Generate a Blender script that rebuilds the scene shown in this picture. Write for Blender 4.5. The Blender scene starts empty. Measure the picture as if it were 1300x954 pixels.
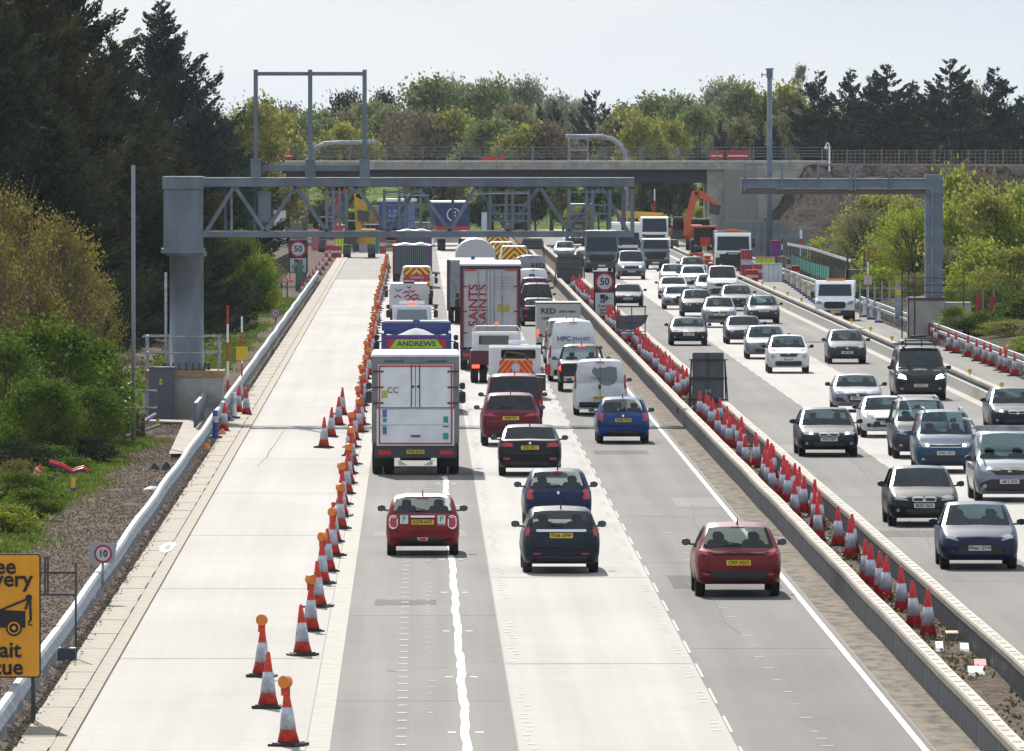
import bpy, bmesh, math, random
import numpy as np
from mathutils import Vector, Matrix
from mathutils.bvhtree import BVHTree
R = math.radians
S = bpy.context.scene
C = S.collection
rnd = random.Random(7)

# ---------------------------------------------------------------- camera
F = 13500.0; HC = 9.9; VX = 530.0; VY = 172.0      # focal length in photo pixels, eye height, where the road vanishes
cam = bpy.data.cameras.new("camera"); co = bpy.data.objects.new("camera", cam); C.objects.link(co)
cam.sensor_width = 36; cam.lens = F / 1300 * 36; cam.clip_start = 1; cam.clip_end = 20000
co.location = (0, 0, HC)
co.rotation_euler = (math.pi/2 - math.atan((477-VY)/F), 0, -math.atan((650-VX)/F))
S.camera = co
S.render.resolution_x = 1024; S.render.resolution_y = 751
# ---------------------------------------------------------------- light
SUN_EL = 37.0; SUN_AZ = -9.0      # degrees above the horizon; degrees right of the road's direction (+Y)
sun = bpy.data.lights.new("sun", 'SUN'); so = bpy.data.objects.new("sun", sun); C.objects.link(so)
sun.energy = 4.6; sun.angle = R(0.55); sun.color = (1.0, 0.95, 0.87)
sd = Vector((math.sin(R(SUN_AZ))*math.cos(R(SUN_EL)), math.cos(R(SUN_AZ))*math.cos(R(SUN_EL)), math.sin(R(SUN_EL))))
so.rotation_euler = sd.to_track_quat('Z', 'Y').to_euler()
w = bpy.data.worlds.new("World"); S.world = w; w.use_nodes = True
nt = w.node_tree; nt.nodes.clear()
def wn(t, **k):
    n = nt.nodes.new(t)
    for a, b in k.items(): setattr(n, a, b)
    return n
sky = wn('ShaderNodeTexSky', sky_type='NISHITA', sun_disc=False, sun_elevation=R(SUN_EL), sun_rotation=R(SUN_AZ),
         air_density=1.0, dust_density=0.6, ozone_density=1.5)
bg1 = wn('ShaderNodeBackground'); bg1.inputs[1].default_value = 0.07
# thin high cloud: a pale veil mixed over the clear sky
tc = wn('ShaderNodeTexCoord'); mp = wn('ShaderNodeMapping'); mp.inputs['Scale'].default_value = (6, 6, 22)
nz = wn('ShaderNodeTexNoise'); nz.inputs['Scale'].default_value = 1.6; nz.inputs['Detail'].default_value = 5
cr = wn('ShaderNodeValToRGB'); cr.color_ramp.elements[0].position = .40; cr.color_ramp.elements[1].position = .68
cr.color_ramp.elements[0].color = (.66, .775, .90, 1); cr.color_ramp.elements[1].color = (.86, .905, .95, 1)
bg2 = wn('ShaderNodeBackground'); bg2.inputs[1].default_value = 0.81
mx = wn('ShaderNodeMixShader'); mx.inputs[0].default_value = 0.93
ow = wn('ShaderNodeOutputWorld')
L = nt.links.new
L(sky.outputs[0], bg1.inputs[0]); L(tc.outputs['Generated'], mp.inputs[0]); L(mp.outputs[0], nz.inputs['Vector'])
L(nz.outputs['Fac'], cr.inputs[0]); L(cr.outputs[0], bg2.inputs[0])
L(bg1.outputs[0], mx.inputs[1]); L(bg2.outputs[0], mx.inputs[2]); L(mx.outputs[0], ow.inputs[0])
S.view_settings.view_transform = 'Standard'; S.view_settings.look = 'None'
S.view_settings.exposure = 0.28; S.view_settings.gamma = 1.0; S.view_settings.use_curve_mapping = False
try:
    S.cycles.max_bounces = 6; S.cycles.transparent_max_bounces = 12; S.cycles.glossy_bounces = 3
    S.cycles.diffuse_bounces = 3; S.cycles.caustics_reflective = False; S.cycles.sample_clamp_indirect = 4
except Exception: pass

# ---------------------------------------------------------------- projection of photo pixels to places on the road plane
def G(px, py, z=0.0):
    Y = F*(HC-z)/(py-VY); return Vector(((px-VX)*Y/F, Y, z))
def XA(px, Y): return (px-VX)*Y/F
def ZA(py, Y): return HC-(py-VY)*Y/F
def YK(py): return F*HC/(py-VY)

# ---------------------------------------------------------------- materials
MATS = {}
def srgb(r, g, b):
    f = lambda c: (c/255/12.92) if c/255 <= .04045 else ((c/255+.055)/1.055)**2.4
    return (f(r), f(g), f(b))
def mat(name, col, rough=.6, metal=0., spec=.5, var=0., vscale=3., coat=0., emit=0., bump=0., bscale=40., detail=4, col2=None, stretch=None, vlo=.4, vhi=.6, alpha=None):
    if name in MATS: return MATS[name]
    m = bpy.data.materials.new(name); m.use_nodes = True; MATS[name] = m
    t = m.node_tree; b = t.nodes['Principled BSDF']
    b.inputs['Base Color'].default_value = (*col, 1); b.inputs['Roughness'].default_value = rough
    b.inputs['Metallic'].default_value = metal; b.inputs['Specular IOR Level'].default_value = spec
    if coat: b.inputs['Coat Weight'].default_value = coat; b.inputs['Coat Roughness'].default_value = .06
    if emit: b.inputs['Emission Color'].default_value = (*col, 1); b.inputs['Emission Strength'].default_value = emit
    if var or col2 or bump:
        tcn = t.nodes.new('ShaderNodeTexCoord'); mpn = t.nodes.new('ShaderNodeMapping')
        t.links.new(tcn.outputs['Object'], mpn.inputs[0])
        if stretch: mpn.inputs['Scale'].default_value = stretch
    if var or col2:
        n = t.nodes.new('ShaderNodeTexNoise'); n.inputs['Scale'].default_value = vscale; n.inputs['Detail'].default_value = detail
        n.inputs['Roughness'].default_value = .62
        t.links.new(mpn.outputs[0], n.inputs['Vector'])
        r = t.nodes.new('ShaderNodeValToRGB'); r.color_ramp.elements[0].position = vlo; r.color_ramp.elements[1].position = vhi
        a = col2 if col2 else tuple(c*(1-var) for c in col)
        r.color_ramp.elements[0].color = (*a, 1); r.color_ramp.elements[1].color = (*(col if col2 else tuple(min(1, c*(1+var)) for c in col)), 1)
        t.links.new(n.outputs['Fac'], r.inputs[0]); t.links.new(r.outputs[0], b.inputs['Base Color'])
    if bump:
        n2 = t.nodes.new('ShaderNodeTexNoise'); n2.inputs['Scale'].default_value = bscale; n2.inputs['Detail'].default_value = 3
        t.links.new(mpn.outputs[0], n2.inputs['Vector'])
        bp = t.nodes.new('ShaderNodeBump'); bp.inputs['Strength'].default_value = bump; bp.inputs['Distance'].default_value = .05
        t.links.new(n2.outputs['Fac'], bp.inputs['Height']); t.links.new(bp.outputs[0], b.inputs['Normal'])
    return m
def glass(name, tint, refl=.10, trans=.5):
    m = bpy.data.materials.new(name); m.use_nodes = True; MATS[name] = m
    t = m.node_tree; t.nodes.clear()
    o = t.nodes.new('ShaderNodeOutputMaterial'); tr = t.nodes.new('ShaderNodeBsdfTransparent'); gl = t.nodes.new('ShaderNodeBsdfGlossy')
    tr.inputs[0].default_value = (*tint, 1); gl.inputs['Roughness'].default_value = .04; gl.inputs[0].default_value = (.9, .95, 1, 1)
    lw = t.nodes.new('ShaderNodeLayerWeight'); lw.inputs[0].default_value = .25
    ma = t.nodes.new('ShaderNodeMath'); ma.operation = 'MULTIPLY_ADD'; ma.inputs[1].default_value = .75; ma.inputs[2].default_value = refl; ma.use_clamp = True
    mxs = t.nodes.new('ShaderNodeMixShader')
    t.links.new(lw.outputs['Fresnel'], ma.inputs[0]); ma.inputs[1].default_value = .5; t.links.new(ma.outputs[0], mxs.inputs[0]); t.links.new(tr.outputs[0], mxs.inputs[1]); t.links.new(gl.outputs[0], mxs.inputs[2]); t.links.new(mxs.outputs[0], o.inputs[0])
    return m
def leafmat(name, c1, c2, trans=.45):
    m = bpy.data.materials.new(name); m.use_nodes = True; MATS[name] = m
    t = m.node_tree; t.nodes.clear()
    o = t.nodes.new('ShaderNodeOutputMaterial'); d = t.nodes.new('ShaderNodeBsdfDiffuse'); tl = t.nodes.new('ShaderNodeBsdfTranslucent')
    g = t.nodes.new('ShaderNodeNewGeometry'); r = t.nodes.new('ShaderNodeValToRGB')
    tcn = t.nodes.new('ShaderNodeTexCoord'); n = t.nodes.new('ShaderNodeTexNoise'); n.inputs['Scale'].default_value = .7; n.inputs['Detail'].default_value = 3
    ad = t.nodes.new('ShaderNodeMath'); ad.operation = 'MULTIPLY_ADD'; ad.inputs[1].default_value = .45
    su = t.nodes.new('ShaderNodeMath'); su.operation = 'MULTIPLY_ADD'; su.inputs[1].default_value = 1.6; su.inputs[2].default_value = -.5
    t.links.new(tcn.outputs['Object'], n.inputs['Vector']); t.links.new(n.outputs['Fac'], su.inputs[0])
    t.links.new(g.outputs['Random Per Island'], ad.inputs[0]); t.links.new(su.outputs[0], ad.inputs[2])
    r.color_ramp.elements[0].color = (*c1, 1); r.color_ramp.elements[1].color = (*c2, 1)
    r.color_ramp.elements[0].position = .1; r.color_ramp.elements[1].position = .95
    t.links.new(ad.outputs[0], r.inputs[0]); t.links.new(r.outputs[0], d.inputs[0]); t.links.new(r.outputs[0], tl.inputs[0])
    mxs = t.nodes.new('ShaderNodeMixShader'); mxs.inputs[0].default_value = trans
    t.links.new(d.outputs[0], mxs.inputs[1]); t.links.new(tl.outputs[0], mxs.inputs[2]); t.links.new(mxs.outputs[0], o.inputs[0])
    return m
def roadmat(name, col, rough, streak=.10, patch=.10, spec=.5, cross=.05):
    """worn road surface: long wheel-track streaks, patches, fine cross brushing, stones"""
    m = bpy.data.materials.new(name); m.use_nodes = True; MATS[name] = m
    t = m.node_tree; b = t.nodes['Principled BSDF']; lk = t.links.new
    tcn = t.nodes.new('ShaderNodeTexCoord')
    def noise(scale, st, det=3):
        mpn = t.nodes.new('ShaderNodeMapping'); mpn.inputs['Scale'].default_value = st; lk(tcn.outputs['Object'], mpn.inputs[0])
        n = t.nodes.new('ShaderNodeTexNoise'); n.inputs['Scale'].default_value = scale; n.inputs['Detail'].default_value = det
        lk(mpn.outputs[0], n.inputs['Vector']); return n.outputs['Fac']
    def madd(a, k, c):
        n = t.nodes.new('ShaderNodeMath'); n.operation = 'MULTIPLY_ADD'; lk(a, n.inputs[0]); n.inputs[1].default_value = k
        if isinstance(c, float): n.inputs[2].default_value = c
        else: lk(c, n.inputs[2])
        return n.outputs[0]
    v = madd(noise(1.6, (1, .008, 1), 4), streak*4, 1.0-streak*2)
    v = madd(noise(.22, (1, .25, 1), 5), patch*4, v); v = madd(noise(1.0, (.25, 1.6, 1), 5), cross*4, v)
    v = madd(noise(14, (1, .35, 1), 3), .32, v)
    v = madd(v, 1.0, -patch*2-cross*2-.16)
    mu = t.nodes.new('ShaderNodeVectorMath'); mu.operation = 'SCALE'; mu.inputs[0].default_value = col; lk(v, mu.inputs['Scale'])
    lk(mu.outputs[0], b.inputs['Base Color']); b.inputs['Roughness'].default_value = rough; b.inputs['Specular IOR Level'].default_value = spec
    return m

# ---------------------------------------------------------------- mesh helper
class MB:
    def __init__(s): s.v = []; s.f = []; s.m = []; s.M = Matrix.Identity(4)
    def add(s, vs, fs, mi=0):
        o = len(s.v); s.v += [tuple(s.M @ Vector(p)) for p in vs]
        for f in fs: s.f.append(tuple(i+o for i in f)); s.m.append(mi)
        return s
    def box(s, x0, x1, y0, y1, z0, z1, mi=0):
        return s.add([(x0,y0,z0),(x1,y0,z0),(x1,y1,z0),(x0,y1,z0),(x0,y0,z1),(x1,y0,z1),(x1,y1,z1),(x0,y1,z1)],
                     [(0,3,2,1),(4,5,6,7),(0,1,5,4),(1,2,6,5),(2,3,7,6),(3,0,4,7)], mi)
    def cb(s, cx, cy, cz, sx, sy, sz, mi=0): return s.box(cx-sx/2, cx+sx/2, cy-sy/2, cy+sy/2, cz-sz/2, cz+sz/2, mi)
    def prism(s, pts, y0, y1, mi=0):      # outline in x,z pushed along y
        n = len(pts); vs = [(x, y0, z) for x, z in pts]+[(x, y1, z) for x, z in pts]
        fs = [tuple(range(n)), tuple(range(2*n-1, n-1, -1))]+[(i, i+n, (i+1) % n+n, (i+1) % n) for i in range(n)]
        return s.add(vs, fs, mi)
    def prismx(s, pts, x0, x1, mi=0):     # outline in y,z pushed along x
        n = len(pts); vs = [(x0, y, z) for y, z in pts]+[(x1, y, z) for y, z in pts]
        fs = [tuple(range(n-1, -1, -1)), tuple(range(n, 2*n))]+[((i+1) % n, (i+1) % n+n, i+n, i) for i in range(n)]
        return s.add(vs, fs, mi)
    def bar(s, a, b, w=.1, h=None, mi=0):  # square bar between two points
        a = Vector(a); b = Vector(b); h = h or w; d = (b-a); q = d.to_track_quat('Y', 'Z').to_matrix()
        X = q @ Vector((w/2, 0, 0)); Z = q @ Vector((0, 0, h/2))
        vs = [a-X-Z, a+X-Z, a+X+Z, a-X+Z, b-X-Z, b+X-Z, b+X+Z, b-X+Z]
        return s.add(vs, [(0,1,2,3),(7,6,5,4),(0,4,5,1),(1,5,6,2),(2,6,7,3),(3,7,4,0)], mi)
    def tube(s, pts, r, n=8, mi=0, caps=True):
        pts = [Vector(p) for p in pts]; rs = r if isinstance(r, (list, tuple)) else [r]*len(pts); vs = []; fs = []
        for i, p in enumerate(pts):
            d = (pts[min(i+1, len(pts)-1)]-pts[max(i-1, 0)])
            q = d.to_track_quat('Z', 'Y').to_matrix() if d.length > 1e-9 else Matrix.Identity(3)
            for k in range(n):
                a = 2*math.pi*k/n; vs.append(p+q @ Vector((math.cos(a)*rs[i], math.sin(a)*rs[i], 0)))
        for i in range(len(pts)-1):
            for k in range(n): fs.append((i*n+k, i*n+(k+1) % n, (i+1)*n+(k+1) % n, (i+1)*n+k))
        if caps: fs.append(tuple(range(n-1, -1, -1))); fs.append(tuple(range((len(pts)-1)*n, len(pts)*n)))
        return s.add(vs, fs, mi)
    def lathe(s, prof, n=16, mi=0, c=(0, 0, 0)):   # prof (r,z)
        return s.tube([(c[0], c[1], c[2]+z) for r, z in prof], [max(r, 1e-4) for r, z in prof], n, mi)
    def disc(s, cx, y, cz, rx, rz=None, n=20, mi=0, th=.01):
        rz = rz or rx; return s.prism([(cx+rx*math.cos(2*math.pi*k/n), cz+rz*math.sin(2*math.pi*k/n)) for k in range(n)], y, y+th, mi)
    def mesh(s, name, mats, smooth=False):
        used = sorted({i for f in s.f for i in f})
        if len(used) < len(s.v):
            mp_ = {a: b for b, a in enumerate(used)}; s.v = [s.v[i] for i in used]; s.f = [tuple(mp_[i] for i in f) for f in s.f]
        me = bpy.data.meshes.new(name); me.from_pydata(s.v, [], s.f)
        for m in (mats if isinstance(mats, (list, tuple)) else [mats]): me.materials.append(m)
        if max(s.m, default=0) > 0: me.polygons.foreach_set('material_index', s.m)
        if smooth: me.polygons.foreach_set('use_smooth', [True]*len(s.f))
        me.update(); return me
def ob(name, me, parent=None, loc=(0, 0, 0), rot=(0, 0, 0), scale=None):
    o = bpy.data.objects.new(name, me); C.objects.link(o); o.location = loc; o.rotation_euler = rot
    if scale is not None: o.scale = scale if isinstance(scale, (tuple, list)) else (scale,)*3
    if parent: o.parent = parent
    return o
def tag(o, label, cat, group=None):
    o['label'] = label; o['category'] = cat
    if group: o['group'] = group
    return o
def thing(name, label, cat, loc=(0, 0, 0), rz=0., group=None):
    o = bpy.data.objects.new(name, None); C.objects.link(o); o.location = loc; o.rotation_euler = (0, 0, rz); o.empty_display_size = .3
    return tag(o, label, cat, group)
def struct(name, me, parent=None, loc=(0, 0, 0), kind='structure'):
    o = ob(name, me, parent, loc); o['kind'] = kind; return o
def kids(o): return [c for c in o.children]
def dup(root, loc=None, rz=None, label=None, parent=None, group=None):
    r = root.copy(); C.objects.link(r)
    if loc is not None: r.location = loc
    if rz is not None: r.rotation_euler = (0, 0, rz)
    if parent is not None: r.parent = parent
    if label: r['label'] = label
    if group: r['group'] = group
    for c in root.children:
        dup(c, parent=r)
    return r
def paint_over(o, mt):
    for s_ in o.material_slots:
        s_.link = 'OBJECT'; s_.material = mt
_txt = {}
def text_mesh(txt, size, m, bold=False, depth=.004, vertical=False, squeeze=1.0):
    k = (txt, size, m.name, squeeze, depth, bold)
    if k in _txt: return _txt[k]
    cu = bpy.data.curves.new("lettering", 'FONT'); cu.body = txt; cu.size = size; cu.align_x = 'CENTER'; cu.align_y = 'CENTER'; cu.extrude = depth
    cu.resolution_u = 3
    if bold: cu.offset = size*.022
    t = bpy.data.objects.new("lettering_source", cu); me = bpy.data.meshes.new_from_object(t)
    bpy.data.objects.remove(t); bpy.data.curves.remove(cu)
    if squeeze != 1: me.transform(Matrix.Scale(squeeze, 4, (1, 0, 0)))
    me.materials.clear(); me.materials.append(m); me.name = 'lettering'; _txt[k] = me
    return me
def letters(txt, size, m, parent, loc, rz=0., bold=True, squeeze=1., tilt=0., name='lettering'):
    """upright text, readable from -y side when rz=0"""
    o = ob(name, text_mesh(txt, size, m, bold, squeeze=squeeze), parent, loc, (math.pi/2, tilt, rz)); return o

# common materials
M = {}
M['white'] = mat('white_paint', (.80, .81, .83), .42, var=.05, vscale=2)
M['white_dirty'] = mat('dusty_white_panel', (.76, .77, .80), .5, var=.07, vscale=1.5)
M['black'] = mat('black_plastic', (.018, .018, .02), .5)
M['rubber'] = mat('tyre_rubber', (.02, .02, .02), .8)
M['dark'] = mat('dark_metal', (.05, .052, .055), .5)
M['under'] = mat('underbody', (.015, .015, .015), .9)
M['chrome'] = mat('chrome', (.7, .72, .75), .15, metal=1)
M['alloy'] = mat('alloy_rim', (.45, .46, .48), .3, metal=.9)
M['red_lens'] = mat('red_lens', (.45, .012, .02), .2, coat=.6)
M['red_lit'] = mat('lit_brake_lamp', (1, .09, .04), .2, emit=1.6)
M['clear_lens'] = mat('headlamp_lens', (.30, .33, .36), .12, coat=.8, spec=.8)
M['amber'] = mat('amber_lens', (.75, .22, .02), .35, coat=.3)
M['lamp_on'] = mat('lit_headlamp', (1, .93, .8), .2, emit=6)
M['drl'] = mat('daytime_running_light', (1, .98, .95), .2, emit=2.6)
M['plate_y'] = mat('yellow_plate', (.82, .56, .03), .4)
M['plate_w'] = mat('white_plate', (.75, .75, .72), .4)
M['ink'] = mat('black_lettering', (.01, .01, .012), .5)
M['seat'] = mat('dark_seat_cloth', (.02, .022, .03), .9)
M['glass'] = glass('car_glass', (.80, .88, .85), .035); M['glass_f'] = glass('windscreen_glass', (.20, .33, .38), .05)
M['glass_d'] = glass('privacy_glass', (.04, .05, .07), .04)
M['mirror'] = mat('mirror_glass', (.05, .09, .10), .25, spec=.8)
M['concrete'] = mat('grey_concrete', (.34, .325, .30), .85, var=.16, vscale=.9, detail=6, bump=.3, bscale=8)
M['concrete_tan'] = mat('tan_concrete', (.27, .228, .175), .8, var=.22, vscale=2.2, detail=7, bump=.35, bscale=14)
M['galv'] = mat('galvanised_steel', (.30, .32, .35), .6, metal=.15, var=.25, vscale=3)
M['gantry'] = mat('grey_gantry_paint', (.135, .165, .205), .5, var=.16, vscale=1.6, detail=8, stretch=(1, 1, .35))
M['gantry_r'] = mat('blue_grey_gantry_paint', (.145, .185, .245), .5, var=.16, vscale=1.6, detail=8, stretch=(.35, 1, 1))
M['orange'] = mat('orange_cone_plastic', (.56, .040, .018), .5, var=.32, vscale=4, spec=.4)
M['red_cone'] = mat('red_cone_plastic', (.58, .016, .024), .5, var=.34, vscale=4, spec=.4)
M['sleeve'] = mat('reflective_sleeve', (.46, .48, .55), .4, var=.28, vscale=6)
M['red'] = mat('red_paint', (.50, .02, .025), .4)
M['blue'] = mat('blue_plastic', (.02, .06, .26), .5)
M['green'] = mat('green_mesh', (.01, .30, .22), .6, var=.3, vscale=2)
M['yellow'] = mat('yellow_plastic', (.72, .46, .02), .5)
M['hiviz'] = mat('hi_vis_yellow', (.62, .78, .05), .6)
M['purple'] = mat('purple_duct', (.16, .03, .28), .5)
M['steel_dark'] = mat('weathered_dark_steel', (.075, .075, .085), .55, var=.35, vscale=1.2, detail=6, stretch=(1, 1, .35))
M['cap'] = mat('dusty_barrier_cap', (.26, .215, .165), .65, var=.2, vscale=3, detail=6)
M['sign_black'] = mat('sign_black_backing', (.012, .016, .024), .55)
M['sign_back'] = mat('sign_rear_grey', (.085, .09, .10), .55, var=.1, vscale=2)
M['weathered'] = mat('weathered_fence_timber', (.19, .15, .115), .85, var=.25, vscale=2)
M['timber'] = mat('timber', (.30, .19, .10), .8, var=.25, vscale=4)
M['bark'] = mat('bark', (.075, .055, .04), .9, var=.3, vscale=3)
M['twig'] = mat('budding_twigs', (.15, .105, .085), .9, var=.3, vscale=3)
M['tan_cloth'] = mat('sandbag', (.06, .07, .11), .9)
# ================================================================ THE GROUND AND ROADS
Y0, Y1 = 120., 1150.
def sheet(name, x0, x1, z, m, ya=Y0, yb=Y1, n=1):
    b = MB(); st = (yb-ya)/n
    for i in range(n): b.add([(x0, ya+i*st, z), (x1, ya+i*st, z), (x1, ya+(i+1)*st, z), (x0, ya+(i+1)*st, z)], [(0, 1, 2, 3)])
    return struct(name, b.mesh(name, m))
M['soil'] = mat('gravelly_soil', (.165, .125, .095), .95, spec=.05, col2=(.06, .046, .036), vscale=3.2, detail=9, vlo=.36, vhi=.62, bump=.9, bscale=6, stretch=(1.4, .6, 1))
M['field'] = mat('rough_grass_ground', (.065, .075, .03), .95, spec=.05, col2=(.04, .045, .02), vscale=.15, detail=8, bump=.6, bscale=2)
M['asph_l'] = roadmat('worn_grey_concrete_lane', (.128, .117, .109), .80, .30, .28, spec=.29, cross=.08)
M['asph_g'] = roadmat('grey_asphalt_lane', (.112, .103, .096), .80, .30, .28, spec=.29, cross=.08)
M['conc'] = roadmat('pale_concrete_lane', (.325, .302, .282), .78, .13, .14, spec=.34, cross=.06)
M['conc2'] = roadmat('pale_closed_lane', (.325, .299, .275), .78, .11, .13, spec=.34, cross=.06)
M['old'] = roadmat('old_works_surface', (.13, .112, .098), .7, .12, .2, spec=.2, cross=.1)
M['mark'] = mat('road_marking_white', (.62, .615, .59), .6, var=.14, vscale=5, detail=8)
M['mark_worn'] = mat('worn_road_marking', (.50, .47, .43), .8, col2=(.26, .24, .22), vscale=7, detail=7, vlo=.36, vhi=.5)
M['yellowish'] = mat('worn_yellow_edge_strip', (.33, .30, .255), .8, var=.12, vscale=2, detail=5)
M['joint'] = mat('joint_sealant', (.035, .032, .03), .7)
M['band'] = mat('stained_drain_channel', (.22, .183, .14), .85, spec=.08, col2=(.06, .048, .038), vscale=1.6, detail=10, vlo=.33, vhi=.56, stretch=(1.6, .5, 1))
g = MB(); g.add([(-3000, -400, -.06), (3000, -400, -.06), (3000, 9000, -.06), (-3000, 9000, -.06)], [(0, 1, 2, 3)])
struct('ground', g.mesh('ground', M['field']))
def terrain(name, xs, ys, zf, m, parent=None):
    b = MB(); nx = len(xs); vs = [(x, y, zf(x, y)) for y in ys for x in xs]
    fs = [(j*nx+i, j*nx+i+1, (j+1)*nx+i+1, (j+1)*nx+i) for j in range(len(ys)-1) for i in range(nx-1)]
    b.add(vs, fs); return struct(name, b.mesh(name, m, True))
ysl = [Y0+i*4 for i in range(258)]
xl = [-60, -40, -28, -22, -18, -15, -13, -11.5, -10.2, -9.2, -8.4, -7.7, -7.1, -6.55, -6.3]
rr = random.Random(3)
def zl(x, y):
    if x > -6.4: return .02
    return .0+.05*math.sin(y*.7+x*2)+rr.uniform(-.05, .05)+(.25*min(1, max(0, (-x-9)/4)))
terrain('verge', xl, ysl, zl, M['soil'])
terrain('median_ground', [9.2, 9.6, 10.0, 10.35, 10.7], ysl, lambda x, y: .06+rr.uniform(-.05, .06), M['soil'])
terrain('works_verge', [24.55, 25.2, 26, 28, 31, 36, 50, 90], ysl, lambda x, y: (0.02 if x < 25.3 else .1+min(.9, (x-25.3)*.12)+rr.uniform(-.08, .08)), mat('dark_scrub_soil', (.10, .085, .05), .95, spec=.03, col2=(.035, .032, .02), vscale=.8, detail=9, bump=.8, bscale=4))
sheet('closed_lane', -5.70, -1.80, 0, M['conc2'], yb=730)
sheet('closed_lane', -5.70, -1.80, 0, M['old'], ya=730, yb=905)
sheet('lane_edge_strip', -1.80, -1.42, .004, M['yellowish'])
sheet('road_lane', -1.42, 1.62, 0, M['asph_l']); sheet('road_lane', 1.62, 5.17, 0, M['conc']); sheet('road_lane', 5.17, 8.33, 0, M['asph_g'])
sheet('drain_channel', 8.33, 9.12, 0, M['band'], n=1)
sheet('road_lane', 10.75, 14.02, 0, M['asph_g']); sheet('road_lane', 14.02, 17.62, 0, M['conc']); sheet('road_lane', 17.62, 20.55, 0, M['asph_l'])
sheet('edge_strip', 20.55, 20.95, .004, M['yellowish']); sheet('works_lane', 20.95, 24.6, 0, M['asph_l'])
def stripes(name, rects, z, m):
    b = MB()
    for x0, x1, a, c in rects: b.add([(x0, a, z), (x1, a, z), (x1, c, z), (x0, c, z)], [(0, 1, 2, 3)])
    return struct(name, b.mesh(name, m))
# edge line beside the median, the wobbly temporary lane line, short lane marks
stripes('edge_line', [(8.12, 8.23, Y0, 905)], .006, M['mark'])
b = MB(); ys = [Y0+i*1.2 for i in range(0, 620)]; vs = []
for y in ys:
    c = .80+.014*math.sin(y*.42)+.012*math.sin(y*1.1)+rr.uniform(-.004, .004); wv = .072+rr.uniform(-.009, .009); vs += [(c-wv, y, .006), (c+wv, y, .006)]
b.add(vs, [(2*i, 2*i+1, 2*i+3, 2*i+2) for i in range(len(ys)-1) if ys[i] < 306 or i % 9 < 4])
struct('lane_line', b.mesh('lane_line', M['mark']))
studs = [y for y in np.arange(140, 800, 9.0)]
stripes('lane_marks', [(5.185, 5.235, y, y+5) for y in studs]+[(14.0, 14.07, y, y+4.2) for y in studs]+[(17.58, 17.65, y+4, y+7.5) for y in studs], .007, mat('faded_lane_mark', (.29, .272, .25), .7, var=.1, vscale=3))
stripes('stud_marks', [(.50, .62+.02, y, y+.22) for y in np.arange(140, 420, 18.)]+[(.96, 1.10, y, y+.22) for y in np.arange(140, 420, 18.)], .0065, M['mark'])
stripes('removed_marks', [(.18+.03*math.sin(y*5.3), .30+.05*math.sin(y*3.3), y, y+.16) for y in np.arange(180, 330, 2.1) if int(y*7) % 3]
        + [(1.78+.05*math.sin(y), 1.90+.05*math.sin(y), y, y+.3) for y in np.arange(170, 500, 1.3) if int(y/9) % 3]
        + [(4.92, 5.06, y, y+.3) for y in np.arange(170, 420, 1.1) if int(y/4.5) % 2]
        + [(6.55+.03*math.sin(y*4.2)-(y-170)*.004, 6.72+.03*math.sin(y*2.2)-(y-170)*.004, y, y+.16) for y in np.arange(170, 300, 2.1) if int(y*5) % 3]
        + [(-.35, -.18, y, y+.25) for y in np.arange(170, 300, 2.4)], .0055, M['mark_worn'])
# concrete-slab joints: along and across
stripes('slab_joint', [(1.61, 1.635, Y0, 700), (-1.82, -1.795, Y0, 700), (20.52, 20.57, Y0, 900), (8.315, 8.345, Y0, 900), (14.01, 14.035, Y0, 900)], .005, mat('worn_joint', (.10, .088, .075), .75))
M['hair'] = mat('hairline_joint', (.20, .18, .165), .8)
stripes('slab_joint', [(x0, x1, y+rr.uniform(-3, 3), y+rr.uniform(-3, 3)+.0) for x0, x1, y in []]+[(-5.7, -1.85, y, y+.10) for y in np.arange(170, 720, 31.)]+[(-1.4, 1.6, y, y+.1) for y in (186, 219, 262, 293, 352)]
        + [(5.2, 8.3, y, y+.12) for y in (205, 246, 276, 318, 345)]+[(1.66, 5.15, y, y+.12) for y in (199, 238)]+[(8.34, 9.1, y, y+.12) for y in np.arange(165, 700, 9.)]+[(10.8, 14., y, y+.12) for y in (236, 291, 348)], .0045, M['hair'])
# sealed patches, cracks and tyre darkened spots
pq = random.Random(21)
M['patch_d'] = roadmat('dark_patch_repair', (.125, .115, .108), .88, .2, .25, spec=.15); M['patch_l'] = roadmat('pale_patch_repair', (.27, .25, .23), .88, .15, .2, spec=.15)
for i, (x0, x1, a, c, mm) in enumerate([(-1.1, 1.2, 262, 266, 'patch_l'), (5.6, 8.0, 232, 239, 'patch_d'), (-.9, .4, 224, 226.5, 'patch_d'), (6.9, 8.1, 283, 290, 'patch_l'), (11.3, 13.5, 262, 266, 'patch_d'), (18.2, 20.3, 330, 338, 'patch_d'), (11.0, 12.2, 330, 340, 'patch_l'), (-1.2, .7, 330, 338, 'patch_d'), (5.5, 7.2, 330, 334, 'patch_d')]):
    n = 8; top = [(x0+(x1-x0)*k/n, a+pq.uniform(-.25, .25)) for k in range(n+1)]; bot = [(x1-(x1-x0)*k/n, c+pq.uniform(-.25, .25)) for k in range(n+1)]
    struct('road_patch', MB().add([(x, y, .0035) for x, y in top+bot], [tuple(range(2*n+2))]).mesh('road_patch', M[mm]))
M['crack'] = mat('road_crack', (.20, .185, .17), .9, spec=.1)
b = MB()
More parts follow.
